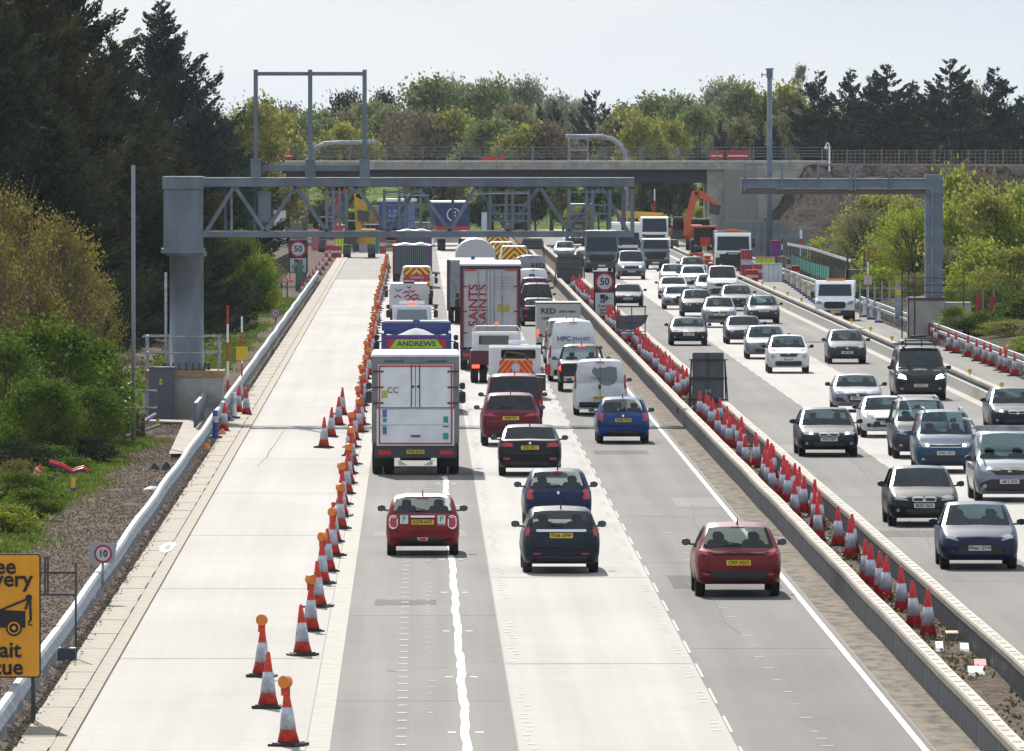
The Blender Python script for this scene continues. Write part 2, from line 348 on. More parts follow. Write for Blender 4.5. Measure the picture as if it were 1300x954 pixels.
for (x, y, dx, dy, n) in [(6.4, 211, -.1, 2.2, 12), (-.4, 196, .5, .4, 6), (12.3, 255, .15, 3, 9), (7.1, 262, .1, 3, 9), (.2, 246, .55, .5, 5), (12.9, 300, .1, 4, 10), (-4.8, 318, .1, 5, 8)]:
    pts = [(x, y)]
    for k in range(n): pts.append((pts[-1][0]+dx*pq.uniform(-.3, 1.1), pts[-1][1]+dy*pq.uniform(.5, 1.3)))
    for (xa, ya), (xb, yb) in zip(pts[:-1], pts[1:]): w_ = pq.uniform(.008, .022); b.add([(xa-w_, ya, .0048), (xa+w_, ya, .0048), (xb+w_, yb, .0048), (xb-w_, yb, .0048)], [(0, 1, 2, 3)])
o = struct('crack', b.mesh('crack', M['crack']), kind='stuff')
# left concrete drainage channel: one block after another, slot open between two rows
me_a = MB().box(-.275, .275, 0, 2.97, -.1, .055).mesh('channel_block', M['concrete_tan'])
me_b = MB().box(-.135, .135, 0, 2.97, -.1, .045).mesh('channel_block', M['concrete_tan'])
chan = struct('drainage_channel', MB().box(-6.32, -5.68, Y0, 900, -.12, -.02).mesh('drainage_channel', M['joint']))
y = 168.0
while y < 560:
    ob('channel_block', me_a, chan, (-6.32+.12+.01*math.sin(y)-.01+.01, y, 0.004*math.sin(y*3)))
    ob('channel_block', me_b, chan, (-5.775, y, 0))
    y += 3.
bb = MB(); 
while y < 900: bb.box(-6.475, -5.925, y, y+2.94, -.1, .055).box(-5.91, -5.64, y, y+2.94, -.1, .045); y += 3.
o = ob('channel_block', bb.mesh('channel_block', M['concrete_tan']), chan); o['kind'] = 'stuff'

# ================================================================ BARRIERS
def rail_barrier(name, label, X, ya, yb, step, profile, mp, h, side=1, n_ind=120, z0=0):
    t = thing(name, label, 'barrier', (X, ya, z0))
    b = MB()
    for prof in profile:
        n = len(prof); seg = int((yb-ya)/8); pts = []
        for k in range(seg+1):
            yy = (yb-ya)*k/seg; dx = .016*math.sin(yy*.19)+.008*math.sin(yy*.57)
            pts += [(x+dx, yy, z) for x, z in prof]
        b.add(pts, [(k*n+i, k*n+(i+1) % n, (k+1)*n+(i+1) % n, (k+1)*n+i) for k in range(seg) for i in range(n)]+[tuple(range(n-1, -1, -1))])
    ob('rail', b.mesh('rail', mp), t)
    pm = MB().box(-.05, .05, -.04, .04, -.3, h).mesh('post', mp)
    k = 0; yy = 2.
    while yy < yb-ya and k < n_ind:
        ob('post', pm, t, (.016*math.sin(yy*.19)+.008*math.sin(yy*.57)-.07*side, yy, 0)); yy += step; k += 1
    return t
wb = [[(.0, .38), (.05, .39), (.085, .44), (.03, .49), (.0, .555), (.03, .62), (.085, .67), (.05, .725), (-.02, .735), (-.06, .72), (-.06, .69), (-.02, .70), (.0, .67), (-.03, .60), (-.03, .52), (.0, .46), (-.02, .42)]]
rail_barrier('crash_barrier', 'galvanised steel crash barrier along the gravel verge left of the closed lane', -6.72, 160, 720, 4.0, wb, M['galv'], .68, 1, 140)
rail_barrier('crash_barrier', 'twin rail galvanised barrier behind the row of cones on the far right shoulder', 25.05, 300, 905, 4.0,
             [[(-.05, .66), (.05, .66), (.05, .80), (-.05, .80)], [(-.13, .42), (-.05, .42), (-.05, .56), (-.13, .56)]], M['galv'], .7, -1, 150)
# short length of barrier by the gantry base
rail_barrier('crash_barrier', 'short grey barrier end standing beside the gantry plinth', -7.35, 352, 372, 2.5, [[(-.05, .5), (.06, .5), (.06, 1.05), (-.05, 1.05)]], M['gantry'], 1.0, 1, 9)
# temporary steel barriers: 6 m sections, ribbed sides, dusty caps with slots
def corr(side):
    b = MB(); n = 20; vs = []; fs = []
    xs = []
    for k in range(n):
        a = k*.3
        for dy, dx in ((0, 0), (.04, .035), (.17, .035), (.21, 0)): xs.append((a+dy, dx))
    xs.append((5.98, 0))
    m = len(xs)
    for z in (0., .58):
        for yy, dx in xs: vs.append((side*(-dx), yy, z))
    for k in range(m-1): fs.append((k, k+1, m+k+1, m+k))
    b.add(vs, fs); b.box(side*.01, side*.012+side*.02, 0, 5.98, 0, .02); return b
def steel_barrier(label, X, side, ya, yb, seed, xw):
    t = thing('safety_barrier', label, 'barrier', (X, ya, 0))
    b1 = corr(1); b2 = corr(-1)
    for v, s_ in ((b1, -xw), (b2, xw)):
        v.v = [(p[0]+s_, p[1], p[2]) for p in v.v]
    b1.add(b2.v, b2.f)
    pm = b1.mesh('panel', M['steel_dark'])
    cb_ = MB().prism([(-xw-.05, .50), (-xw-.05, .60), (-xw-.02, .635), (xw+.02, .635), (xw+.05, .60), (xw+.05, .50), (xw+.01, .50), (xw+.01, .57), (-xw-.01, .57), (-xw-.01, .50)], .01, 5.96)
    for k in range(4): cb_.box(-.07+.0, .055, .5+k*1.6, .72+k*1.6, .636, .640, 1)
    cm = cb_.mesh('barrier_cap', [M['cap'], M['joint']])
    q = random.Random(seed); n = int((yb-ya)/6); px = 0
    for k in range(n):
        nx = q.uniform(-.014, .014); an = math.atan((px-nx)/6)
        ob('panel', pm, t, (px, k*6., 0), (0, 0, an)); ob('barrier_cap', cm, t, (px, k*6., 0), (0, 0, an)); px = nx
    return t
steel_barrier('ribbed dark steel barrier with dusty cap on the left side of the cone filled median', 9.17, -1, 160, 905, 1, .085)
steel_barrier('ribbed dark steel barrier with dusty cap on the right side of the cone filled median', 10.68, 1, 160, 905, 2, .085)
rb = steel_barrier('dark steel barrier with yellow reflectors between the oncoming traffic and the works lane', 21.36, 1, 300, 905, 5, .085)
rf = MB().tube([(0, 0, .62), (0, 0, .72)], .02, 6, 1).disc(0, -.02, .79, .09, n=10, th=.04).mesh('reflector', [M['yellow'], M['black']])
for k in range(20): ob('reflector', rf, rb, (0, 66+k*22.5, 0))
cbk = MB().prism([(-.14, 0), (-.12, .10), (-.08, .40), (.08, .40), (.12, .10), (.14, 0)], .02, 2.96).mesh('concrete_block', M['concrete'])
cw = thing('concrete_barrier', 'low pale concrete block barrier at the edge of the oncoming carriageway', 'barrier', (21.1, 300, 0))
for k in range(200): ob('concrete_block', cbk, cw, (0.004*math.sin(k*7), k*3., 0))

# ================================================================ CONES
def cone_mesh(m_body):
    b = MB(); b.box(-.23, .23, -.23, .23, 0, .05, 1)
    b.lathe([(.165, .05), (.135, .26)], 14, 0); b.lathe([(.137, .26), (.082, .66)], 14, 2); b.lathe([(.080, .66), (.03, .96), (.022, .97)], 14, 0)
    return b
def cone(label, col, loc, lamp=False, group=None, lampc='amber', tiltx=0):
    t = thing('traffic_cone', label, 'cone', loc, rnd.uniform(-.5, .5), group); t.rotation_euler[0] = rnd.uniform(-.035, .035)+tiltx; t.rotation_euler[1] = rnd.uniform(-.05, .05)
    ob('cone_body', CM[col], t); ob('base', CM['base'], t); ob('reflective_sleeve', CM['sleeve'], t)
    if lamp: l = ob('warning_lamp', CM['lamp'], t, (rnd.uniform(-.02, .02), 0, .86)); l.rotation_euler = (0, 0, rnd.uniform(-.7, .7))
    return t
CM = {}
for k in ('orange', 'red_cone'):
    CM[k] = MB().lathe([(.185, .05), (.130, .27), (.082, .63), (.032, .96), (.02, .98)], 16).mesh('cone_body', M[k], True)
CM['base'] = MB().box(-.25, .25, -.25, .25, 0, .05).box(-.2, .2, -.2, .2, .05, .07).mesh('base', M['black'])
CM['sleeve'] = MB().lathe([(.137, .27), (.090, .63)], 16).mesh('reflective_sleeve', M['sleeve'], True)
CM['lamp'] = MB().box(-.06, .06, -.045, .045, -.04, .10, 1).disc(0, -.06, .18, .105, n=16, th=.12).mesh('warning_lamp', [M['amber'], M['orange']])
# the long row that closes the left lane: a cone every few metres, every second one with a lamp
def xrow(y): return -3.35+(-1.95+3.35)*min(1, max(0, (y-190)/55.)) if y < 245 else (-1.95 if y < 330 else -1.95+.0)
gl_ = 'cones with lamps closing the left lane'; gp_ = 'plain cones closing the left lane'
near = [(332, 860, 1), (340, 900, 0), (366, 948, 1), (384, 833, 0), (394, 802, 1), (404, 771.5, 0), (409, 742, 1), (416, 726, 0)]
for px, py, l in near:
    p = G(px, py); cone('orange traffic cone with an amber lamp in the long row closing the left lane' if l else 'plain orange traffic cone without a lamp in the row closing the left lane', 'orange', p, bool(l), gl_ if l else gp_)
y = 250.; k = 1
while y < 800:
    xx = XA(416+ (444-416)*(1-min(1, max(0, (y-250)/125.)))*0, y)*0 + (-2.0 if y < 380 else -2.0-.25*min(1, (y-380)/200.))
    l = k % 2 == 1
    cone('orange traffic cone with an amber lamp in the long row closing the left lane' if l else 'plain orange traffic cone without a lamp in the row closing the left lane', 'orange', (xx+rnd.uniform(-.09, .09), y, 0), l, gl_ if l else gp_)
    y += 8.7 if y < 420 else 7.6; k += 1
for i, (px, py) in enumerate([(411, 569), (420, 555), (429.5, 540), (434, 527)]):
    cone(['leftmost of the four plain cones set diagonally in the closed lane', 'second cone of the diagonal four standing in the closed lane', 'third cone of the diagonal four standing in the closed lane', 'farthest cone of the diagonal four in the closed lane'][i], 'orange', G(px, py), False, 'four cones set diagonally in the closed lane')
# cones stood inside the median
q = random.Random(11); gm = 'red and white cones stored in the median'
lm = 'red and white traffic cone stored between the two steel barriers of the median'
med = [(1179, 812), (1161, 800), (1146, 780), (1124, 765), (1118, 759), (1106, 748), (1100, 742)]
for i, (px, py) in enumerate(med): cone(['nearest red and white cone at the open end of the median', 'second nearest cone in the median, just behind the nearest', 'third cone from the near end of the median row', 'left one of the close pair fourth from the near median end', 'right one of the close pair fourth from the near median end', 'sixth cone from the near end of the median row', 'seventh cone from the near end of the median row'][i], 'red_cone', G(px, py), False, gm)
y = 246.
while y < 680:
    n = 1 if q.random() < .62 else 2
    for i in range(n): cone(lm, 'red_cone', (q.uniform(9.68, 10.30), y+q.uniform(-.5, .5), .05), False, gm)
    y += q.choice([1.2, 2.0, 2.8, 3.4, 5, 7.5]) if y < 330 else q.choice([2.6, 3.4, 4.2, 6])
# cones on the far right shoulder
for i, (px, py) in enumerate([(1289, 478), (1277, 473.5), (1271, 471), (1258.5, 465.5), (1250.5, 462.5), (1241, 459), (1229, 453.5), (1214, 449), (1205, 446)]):
    cone('red and white cone in the short row beside the far right barrier', 'red_cone', G(px, py), i == 1, 'cones beside the right hand barrier')
tag(cone('', 'red_cone', G(1188, 439)), 'plain all red cone standing first in the row by the far right barrier', 'cone')
# ================================================================ VEHICLES
PAINT = {}
def paint(n, c, metal=.25, rough=.35):
    if n not in PAINT: PAINT[n] = mat('car_paint_'+n, c, rough, metal=metal*(.3 if sum(c) < .5 else .7), coat=.22 if sum(c) < .5 else .6, spec=.20 if sum(c) < .5 else .4, var=.10, vscale=1.1)
    return PAINT[n]
paint('red', (.24, .010, .012), .1); paint('white', (.64, .65, .67), 0); paint('silver', (.19, .21, .25), .5); paint('grey', (.045, .052, .068), .5)
paint('dark', (.013, .017, .028), .35); paint('black', (.008, .010, .016), .2); paint('navy', (.006, .016, .062), .4); paint('blue', (.015, .085, .32), .35)
paint('burgundy', (.13, .004, .016), .3); paint('steelblue', (.022, .065, .125), .5); paint('cherry', (.17, .006, .012), .2); paint('darkgreen', (.02, .045, .045), .4)
paint('blueblack', (.008, .015, .030), .4); paint('brightblue', (.006, .045, .20), .3); paint('paleblue', (.26, .33, .42), .5)

def hull(p):
    """stations along the car from the front (y=0) to the rear (y=L): y, top, belt, half width, bottom, band"""
    Lc, W, H = p['L'], p['W']/2, p['H']; hz = p['hz']; nz_ = p.get('nose', hz-.2); c, h, rr_, rg = p['cowl'], p['head'], p['rr'], p['rg']
    rz = p['rz']; dz = p.get('dz', rz-.06); bz = p.get('bz', dz-.14); belt = p['belt']; zb = p.get('zb', .22)
    st = [(0, nz_-.12, nz_-.17, W*.80, .36, ''), (.03, nz_-.04, nz_-.10, W*.88, .27, ''), (.12, nz_, nz_-.06, W*.945, zb, ''), (.35, nz_+(hz-nz_)*.45, nz_+(hz-nz_)*.45-.06, W*.985, zb, ''),
          (c*.62, hz-.05, hz-.11, W, zb, ''), (c, hz, min(belt, hz-.035), W, zb, 'ws'), ((c+h)/2, hz+(H-hz)*.56, belt+.0, W, zb, 'ws'),
          (h, H-.045, belt+.01, W, zb, 'side'), ((h*2+rr_)/3, H, belt+.02, W, zb, 'pillar'), ((h*2+rr_)/3+.12, H, belt+.02, W, zb, 'side'), ((h+rr_*2)/3+.12, H-.012, belt+.03, W, zb, 'side'),
          (rr_, H-.06, belt+.05, W, zb, 'rw'), ((rr_+rg)/2, rz+(H-.06-rz)*.5, belt+.04, W*.99, zb, 'rw'), (rg, rz, min(belt+.03, rz-.03), W*.985, zb+.02, '')]
    if Lc-rg > .55: st += [((rg+Lc)/2, (rz+dz)/2+.02, (rz+dz)/2-.05, W*.975, zb+.03, '')]
    st += [(Lc-.10, dz, dz-.06, W*.94, zb+.04, ''), (Lc-.03, dz-.05, dz-.12, W*.90, zb+.08, ''), (Lc, bz, bz-.1, W*.84, zb+.14, '')]
    tum = p.get('tum', .30); V = []; n = 11
    for (y_, T, B, w_, z_, bnd) in st:
        g_ = max(0, T-B); b_ = B-z_
        x7 = w_-.07-tum*max(0, g_-.06)
        V.append([(0, z_), (w_-.14, z_), (w_-.045, z_+.06), (w_-.01, z_+b_*.33), (w_, z_+b_*.62), (w_-.012, B-b_*.12), (w_-.045, B), (x7, B+g_*.86), (x7-.085, B+g_*.965), (x7*.55, T+.0), (0, T+.012)])
    parts = {'body': MB(), 'windscreen': MB(), 'rear_window': MB(), 'side_window': MB(), 'side_window2': MB()}
    allb = MB(); verts = []
    for (s_, sec) in zip(st, V):
        row = [(x, s_[0], z) for x, z in sec]+[(-x, s_[0], z) for x, z in sec[1:-1][::-1]]
        verts.append(row)
    m = 20
    for mbk in parts.values(): mbk.v = [v for r_ in verts for v in r_]
    allb.v = list(parts['body'].v)
    rw_skip = p.get('no_rear_glass', False); sw_skip = p.get('no_side_glass', 0)
    for i in range(len(st)-1):
        bnd = st[i][5]
        for k in range(m):
            f = (i*m+k, i*m+(k+1) % m, (i+1)*m+(k+1) % m, (i+1)*m+k)[::-1]
            allb.f.append(f); kk = k if k < 10 else 19-k
            tgt = 'body'
            if bnd == 'ws' and kk in (8, 9): tgt = 'windscreen'
            elif bnd == 'rw' and kk in (8, 9) and not rw_skip: tgt = 'rear_window'
            elif bnd in ('side', 'ws', 'rw') and kk == 6:
                if not (sw_skip and st[i][0] > sw_skip) and not (bnd == 'rw' and Lc-rg < .3) : tgt = 'side_window' if k < 10 else 'side_window2'
            parts[tgt].f.append(f)
    for mbk in (parts['body'], allb):
        mbk.f.append(tuple(range(m))); mbk.f.append(tuple(range((len(st)-1)*m+m-1, (len(st)-1)*m-1, -1)))
    for mbk in parts.values(): mbk.m = [0]*len(mbk.f)
    return parts, BVHTree.FromPolygons([Vector(v) for v in allb.v], allb.f), st

def ell(cx, cz, rx, rz, n=14): return [(cx+rx*math.cos(2*math.pi*k/n), cz+rz*math.sin(2*math.pi*k/n)) for k in range(n)]
def rrect(cx, cz, w_, h_, r=.02):
    r = min(r, w_/2.01, h_/2.01); out = []
    for sx, sz, a0 in ((1, 1, 0), (-1, 1, 90), (-1, -1, 180), (1, -1, 270)):
        for a in (0, 45, 90): out.append((cx+sx*(w_/2-r)+r*math.cos(R(a0+a)), cz+sz*(h_/2-r)+r*math.sin(R(a0+a))))
    return out
def dens(pts, step=.10):
    out = []
    for i, a in enumerate(pts):
        b_ = pts[(i+1) % len(pts)]; d = math.dist(a, b_); k = max(1, int(d/step))
        out += [(a[0]+(b_[0]-a[0])*j/k, a[1]+(b_[1]-a[1])*j/k) for j in range(k)]
    return out
def patch(bvh, pts, end, off=.012, L_=4.5, axis='y', side=1):
    """a thin shaped piece that lies on the body surface, outline given in the end view"""
    pts = dens(pts); n = len(pts); cx = sum(p_[0] for p_ in pts)/n; cz = sum(p_[1] for p_ in pts)/n
    vs = []; rings = (1, .66, .33)
    last = None
    def hit(a, z):
        nonlocal last
        if axis == 'y':
            o = Vector((a, -3 if end == 'F' else L_+3, z)); d = Vector((0, 1 if end == 'F' else -1, 0))
        else:
            o = Vector((side*3, a, z)); d = Vector((-side, 0, 0))
        r_ = bvh.ray_cast(o, d, 8)
        if r_[0] is None:
            r_ = bvh.find_nearest(Vector((a, 0 if end == 'F' else L_, z)) if axis == 'y' else Vector((side, a, z)))
        q_ = r_[0]
        if axis == 'y': return Vector((a, q_.y-(off if end == 'F' else -off), z))
        return Vector((q_.x+side*off, a, z))
    for r_ in rings:
        for (a, z) in pts: vs.append(hit(cx+(a-cx)*r_, cz+(z-cz)*r_))
    vs.append(hit(cx, cz))
    back = []
    for i in range(n):
        v = vs[i].copy()
        if axis == 'y': v.y += (off+.02)*(1 if end == 'F' else -1)
        else: v.x -= side*(off+.02)
        back.append(v)
    vs += back; fs = []
    for j in range(2):
        for i in range(n): fs.append((j*n+i, j*n+(i+1) % n, (j+1)*n+(i+1) % n, (j+1)*n+i))
    for i in range(n): fs.append((2*n+i, 2*n+(i+1) % n, 3*n)); fs.append((i, 3*n+1+i, 3*n+1+(i+1) % n, (i+1) % n))
    return vs, fs
def wheel_mesh(r, w_):
    t = MB(); n = 24
    prof = [(r*.62, -w_/2), (r*.93, -w_/2), (r, -w_*.36), (r, w_*.36), (r*.93, w_/2), (r*.62, w_/2)]
    t.M = Matrix.Rotation(math.pi/2, 4, 'Y'); t.lathe(prof, n)
    return t.mesh('tyre', M['rubber'], False)
def rim_mesh(r, w_):
    t = MB(); t.M = Matrix.Rotation(math.pi/2, 4, 'Y'); t.lathe([(r*.62, w_/2-.02), (r*.5, w_/2-.05), (r*.14, w_/2-.03), (.001, w_/2-.02)], 10)
    t.lathe([(r*.62, -w_/2+.02), (r*.5, -w_/2+.05), (r*.14, -w_/2+.03), (.001, -w_/2+.02)], 10)
    return t.mesh('rim', M['alloy'])
_wh = {}
def wheel(parent, x, y_, r, w_=.21, rim=True):
    k = (r, w_)
    if k not in _wh: _wh[k] = (wheel_mesh(r, w_), rim_mesh(r, w_))
    o = ob('wheel', _wh[k][0], parent, (x, y_, r))
    if rim: ob('rim', _wh[k][1], o)
    return o

# proportions of each kind of body
ST = {
 'mini':  dict(L=3.82, W=1.73, H=1.41, hz=.98, nose=.86, cowl=1.05, head=1.62, rr=3.32, rg=3.66, rz=1.00, dz=.96, bz=.80, belt=.96, tum=.26, wb=(.65, 3.15)),
 'hatch': dict(L=4.25, W=1.80, H=1.47, hz=.98, nose=.76, cowl=1.15, head=1.95, rr=3.55, rg=4.02, rz=1.02, dz=.95, bz=.78, belt=.95, tum=.33, wb=(.85, 3.48)),
 'small': dict(L=4.0, W=1.72, H=1.47, hz=.98, nose=.76, cowl=1.0, head=1.75, rr=3.35, rg=3.80, rz=1.0, dz=.93, bz=.76, belt=.94, tum=.32, wb=(.78, 3.28)),
 'estate': dict(L=4.65, W=1.76, H=1.47, hz=.94, nose=.72, cowl=1.2, head=1.95, rr=4.15, rg=4.48, rz=1.02, dz=.97, bz=.80, belt=.94, tum=.33, wb=(.92, 3.62)),
 'saloon': dict(L=4.85, W=1.86, H=1.46, hz=.94, nose=.74, cowl=1.45, head=2.2, rr=3.55, rg=4.22, rz=1.07, dz=1.05, bz=.90, belt=.96, tum=.36, wb=(.88, 3.85)),
 'coupe': dict(L=4.4, W=1.82, H=1.32, hz=.88, nose=.68, cowl=1.35, head=2.1, rr=3.1, rg=3.95, rz=.98, dz=.95, bz=.8, belt=.88, tum=.40, wb=(.85, 3.5)),
 'suv':   dict(L=4.6, W=1.88, H=1.67, hz=1.10, nose=.92, cowl=1.15, head=1.85, rr=3.95, rg=4.36, rz=1.15, dz=1.08, bz=.88, belt=1.08, tum=.30, zb=.27, wb=(.88, 3.62)),
 'lowsuv': dict(L=4.5, W=1.86, H=1.55, hz=1.02, nose=.86, cowl=1.15, head=1.85, rr=3.75, rg=4.24, rz=1.05, dz=.99, bz=.82, belt=1.0, tum=.40, zb=.27, wb=(.88, 3.55)),
 'cross': dict(L=4.15, W=1.78, H=1.57, hz=1.06, nose=.86, cowl=1.0, head=1.75, rr=3.45, rg=3.92, rz=1.12, dz=1.04, bz=.85, belt=1.02, tum=.34, zb=.25, wb=(.8, 3.35)),
 'mpv':   dict(L=4.4, W=1.80, H=1.80, hz=1.14, nose=.86, cowl=.90, head=1.65, rr=4.20, rg=4.33, rz=1.10, dz=1.05, bz=.9, belt=1.06, tum=.20, wb=(.85, 3.55)),
 'connect': dict(L=4.5, W=1.84, H=1.86, hz=1.16, nose=.90, cowl=.90, head=1.60, rr=4.32, rg=4.43, rz=1.12, dz=1.05, bz=.9, belt=1.06, tum=.18, wb=(.85, 3.6)),
 'vivaro': dict(L=4.8, W=1.92, H=1.96, hz=1.22, nose=.92, cowl=.85, head=1.55, rr=4.66, rg=4.74, rz=1.20, dz=1.15, bz=1.0, belt=1.10, tum=.15, wb=(.9, 3.8)),
 'custom': dict(L=5.0, W=1.98, H=1.97, hz=1.25, nose=.96, cowl=.90, head=1.62, rr=4.84, rg=4.93, rz=1.22, dz=1.15, bz=1.0, belt=1.12, tum=.17, wb=(1.0, 3.9)),
 'transit': dict(L=5.6, W=2.05, H=2.45, hz=1.36, nose=1.0, cowl=.95, head=1.70, rr=5.44, rg=5.53, rz=1.36, dz=1.3, bz=1.1, belt=1.2, tum=.16, wb=(1.0, 4.4)),
 'panel_hi': dict(L=5.6, W=2.05, H=2.45, hz=1.36, nose=1.0, cowl=.95, head=1.70, rr=5.44, rg=5.53, rz=1.36, dz=1.3, bz=1.1, belt=1.2, tum=.16, wb=(1.0, 4.4), no_rear_glass=True, sw_skip=2.2),
 'panel': dict(L=4.8, W=1.92, H=1.96, hz=1.22, nose=.92, cowl=.85, head=1.55, rr=4.66, rg=4.74, rz=1.20, dz=1.15, bz=1.0, belt=1.10, tum=.15, wb=(.9, 3.8), no_rear_glass=True),
 'pickup': dict(L=5.3, W=1.88, H=1.80, hz=1.16, nose=.98, cowl=1.35, head=2.0, rr=3.35, rg=3.52, rz=1.22, dz=1.12, bz=1.02, belt=1.14, tum=.26, zb=.30, wb=(.95, 4.1)),
 'jeep': dict(L=4.5, W=1.92, H=1.92, hz=1.16, nose=1.02, cowl=1.1, head=1.6, rr=4.3, rg=4.42, rz=1.12, dz=1.05, bz=.9, belt=1.10, tum=.12, zb=.30, wb=(.9, 3.6)),
}
# face of each kind: (part, [outline in half widths and metres], material), mirrored when 'm'
FRONT = {
 'hatch': [('headlight_housing', [(.50, .64), (.89, .70), (.95, .815), (.68, .815), (.53, .76)], 'black', 1), ('headlight', [(.54, .665), (.86, .72), (.90, .795), (.71, .795), (.58, .74)], 'clear_lens', 1), ('grille', rrect(0, .60, .9, .07, .03), 'black', 0), ('intake', [(-.62, .36), (.62, .36), (.50, .54), (-.50, .54)], 'black', 0), ('fog_lamp', ell(.72, .42, .05, .045), 'clear_lens', 1), ('fog_surround', rrect(.70, .42, .16, .12, .04), 'black', 1)],
 'sal':  [('headlight_housing', [(.42, .645), (.86, .665), (.94, .785), (.64, .795), (.45, .75)], 'black', 1), ('headlight', [(.47, .665), (.82, .685), (.89, .765), (.66, .775), (.50, .74)], 'clear_lens', 1), ('grille_frame', rrect(.17, .70, .33, .13, .05), 'chrome', 1), ('grille', rrect(.17, .70, .29, .10, .04), 'black', 1), ('intake', rrect(0, .38, 1.0, .14, .05), 'black', 0), ('fog_lamp', ell(.74, .42, .05, .045), 'clear_lens', 1)],
 'audi': [('headlight', [(.46, .64), (.86, .70), (.92, .78), (.56, .74)], 'clear_lens', 1), ('grille', [(-.36, .74), (-.42, .60), (-.30, .36), (.30, .36), (.42, .60), (.36, .74)], 'black', 0), ('intake', [(.48, .36), (.84, .40), (.86, .54), (.60, .52)], 'black', 1)],
 'suv':  [('headlight', [(.52, .82), (.86, .86), (.93, .96), (.66, .96), (.55, .92)], 'clear_lens', 1), ('grille', rrect(0, .84, .86, .16, .05), 'black', 0), ('intake', rrect(0, .52, 1.3, .2, .06), 'black', 0), ('fog_lamp', ell(.72, .56, .06, .05), 'clear_lens', 1)],
 'juke': [('headlight', ell(.74, .72, .11, .10), 'clear_lens', 1), ('indicator', [(.56, .92), (.86, .98), (.90, 1.02), (.62, .99)], 'clear_lens', 1), ('grille', [(-.50, .84), (-.36, .70), (.36, .70), (.50, .84), (.30, .86), (-.30, .86)], 'black', 0), ('intake', rrect(0, .42, 1.25, .20, .08), 'black', 0)],
 'van':  [('headlight', [(.54, .78), (.88, .84), (.92, 1.0), (.76, 1.0), (.58, .92)], 'clear_lens', 1), ('grille', [(-.40, .74), (.40, .74), (.52, .86), (.40, .95), (-.40, .95), (-.52, .86)], 'black', 0), ('bumper_insert', [(-.9, .30), (.9, .30), (.86, .52), (.55, .62), (-.55, .62), (-.86, .52)], 'black', 0), ('fog_lamp', ell(.72, .44, .06, .05), 'clear_lens', 1)],
 'caddy': [('headlight', [(.54, .74), (.88, .78), (.92, .92), (.70, .92), (.56, .86)], 'clear_lens', 1), ('grille', rrect(0, .82, 1.0, .09, .02), 'black', 0), ('grille_bar', rrect(0, .77, 1.05, .02, .01), 'chrome', 0), ('intake', [(-.72, .34), (.72, .34), (.56, .52), (-.56, .52)], 'black', 0), ('fog_lamp', ell(.74, .42, .06, .04), 'clear_lens', 1)],
 'jag':  [('headlight', ell(.66, .68, .10, .075), 'clear_lens', 1), ('headlight_inner', ell(.44, .66, .07, .06), 'clear_lens', 1), ('grille', ell(0, .62, .26, .10), 'black', 0), ('intake', rrect(0, .40, 1.1, .12, .04), 'black', 0)],
 'porsche': [('headlight', ell(.66, .64, .12, .07), 'clear_lens', 1), ('intake', rrect(.45, .40, .38, .12, .04), 'black', 1)],
}
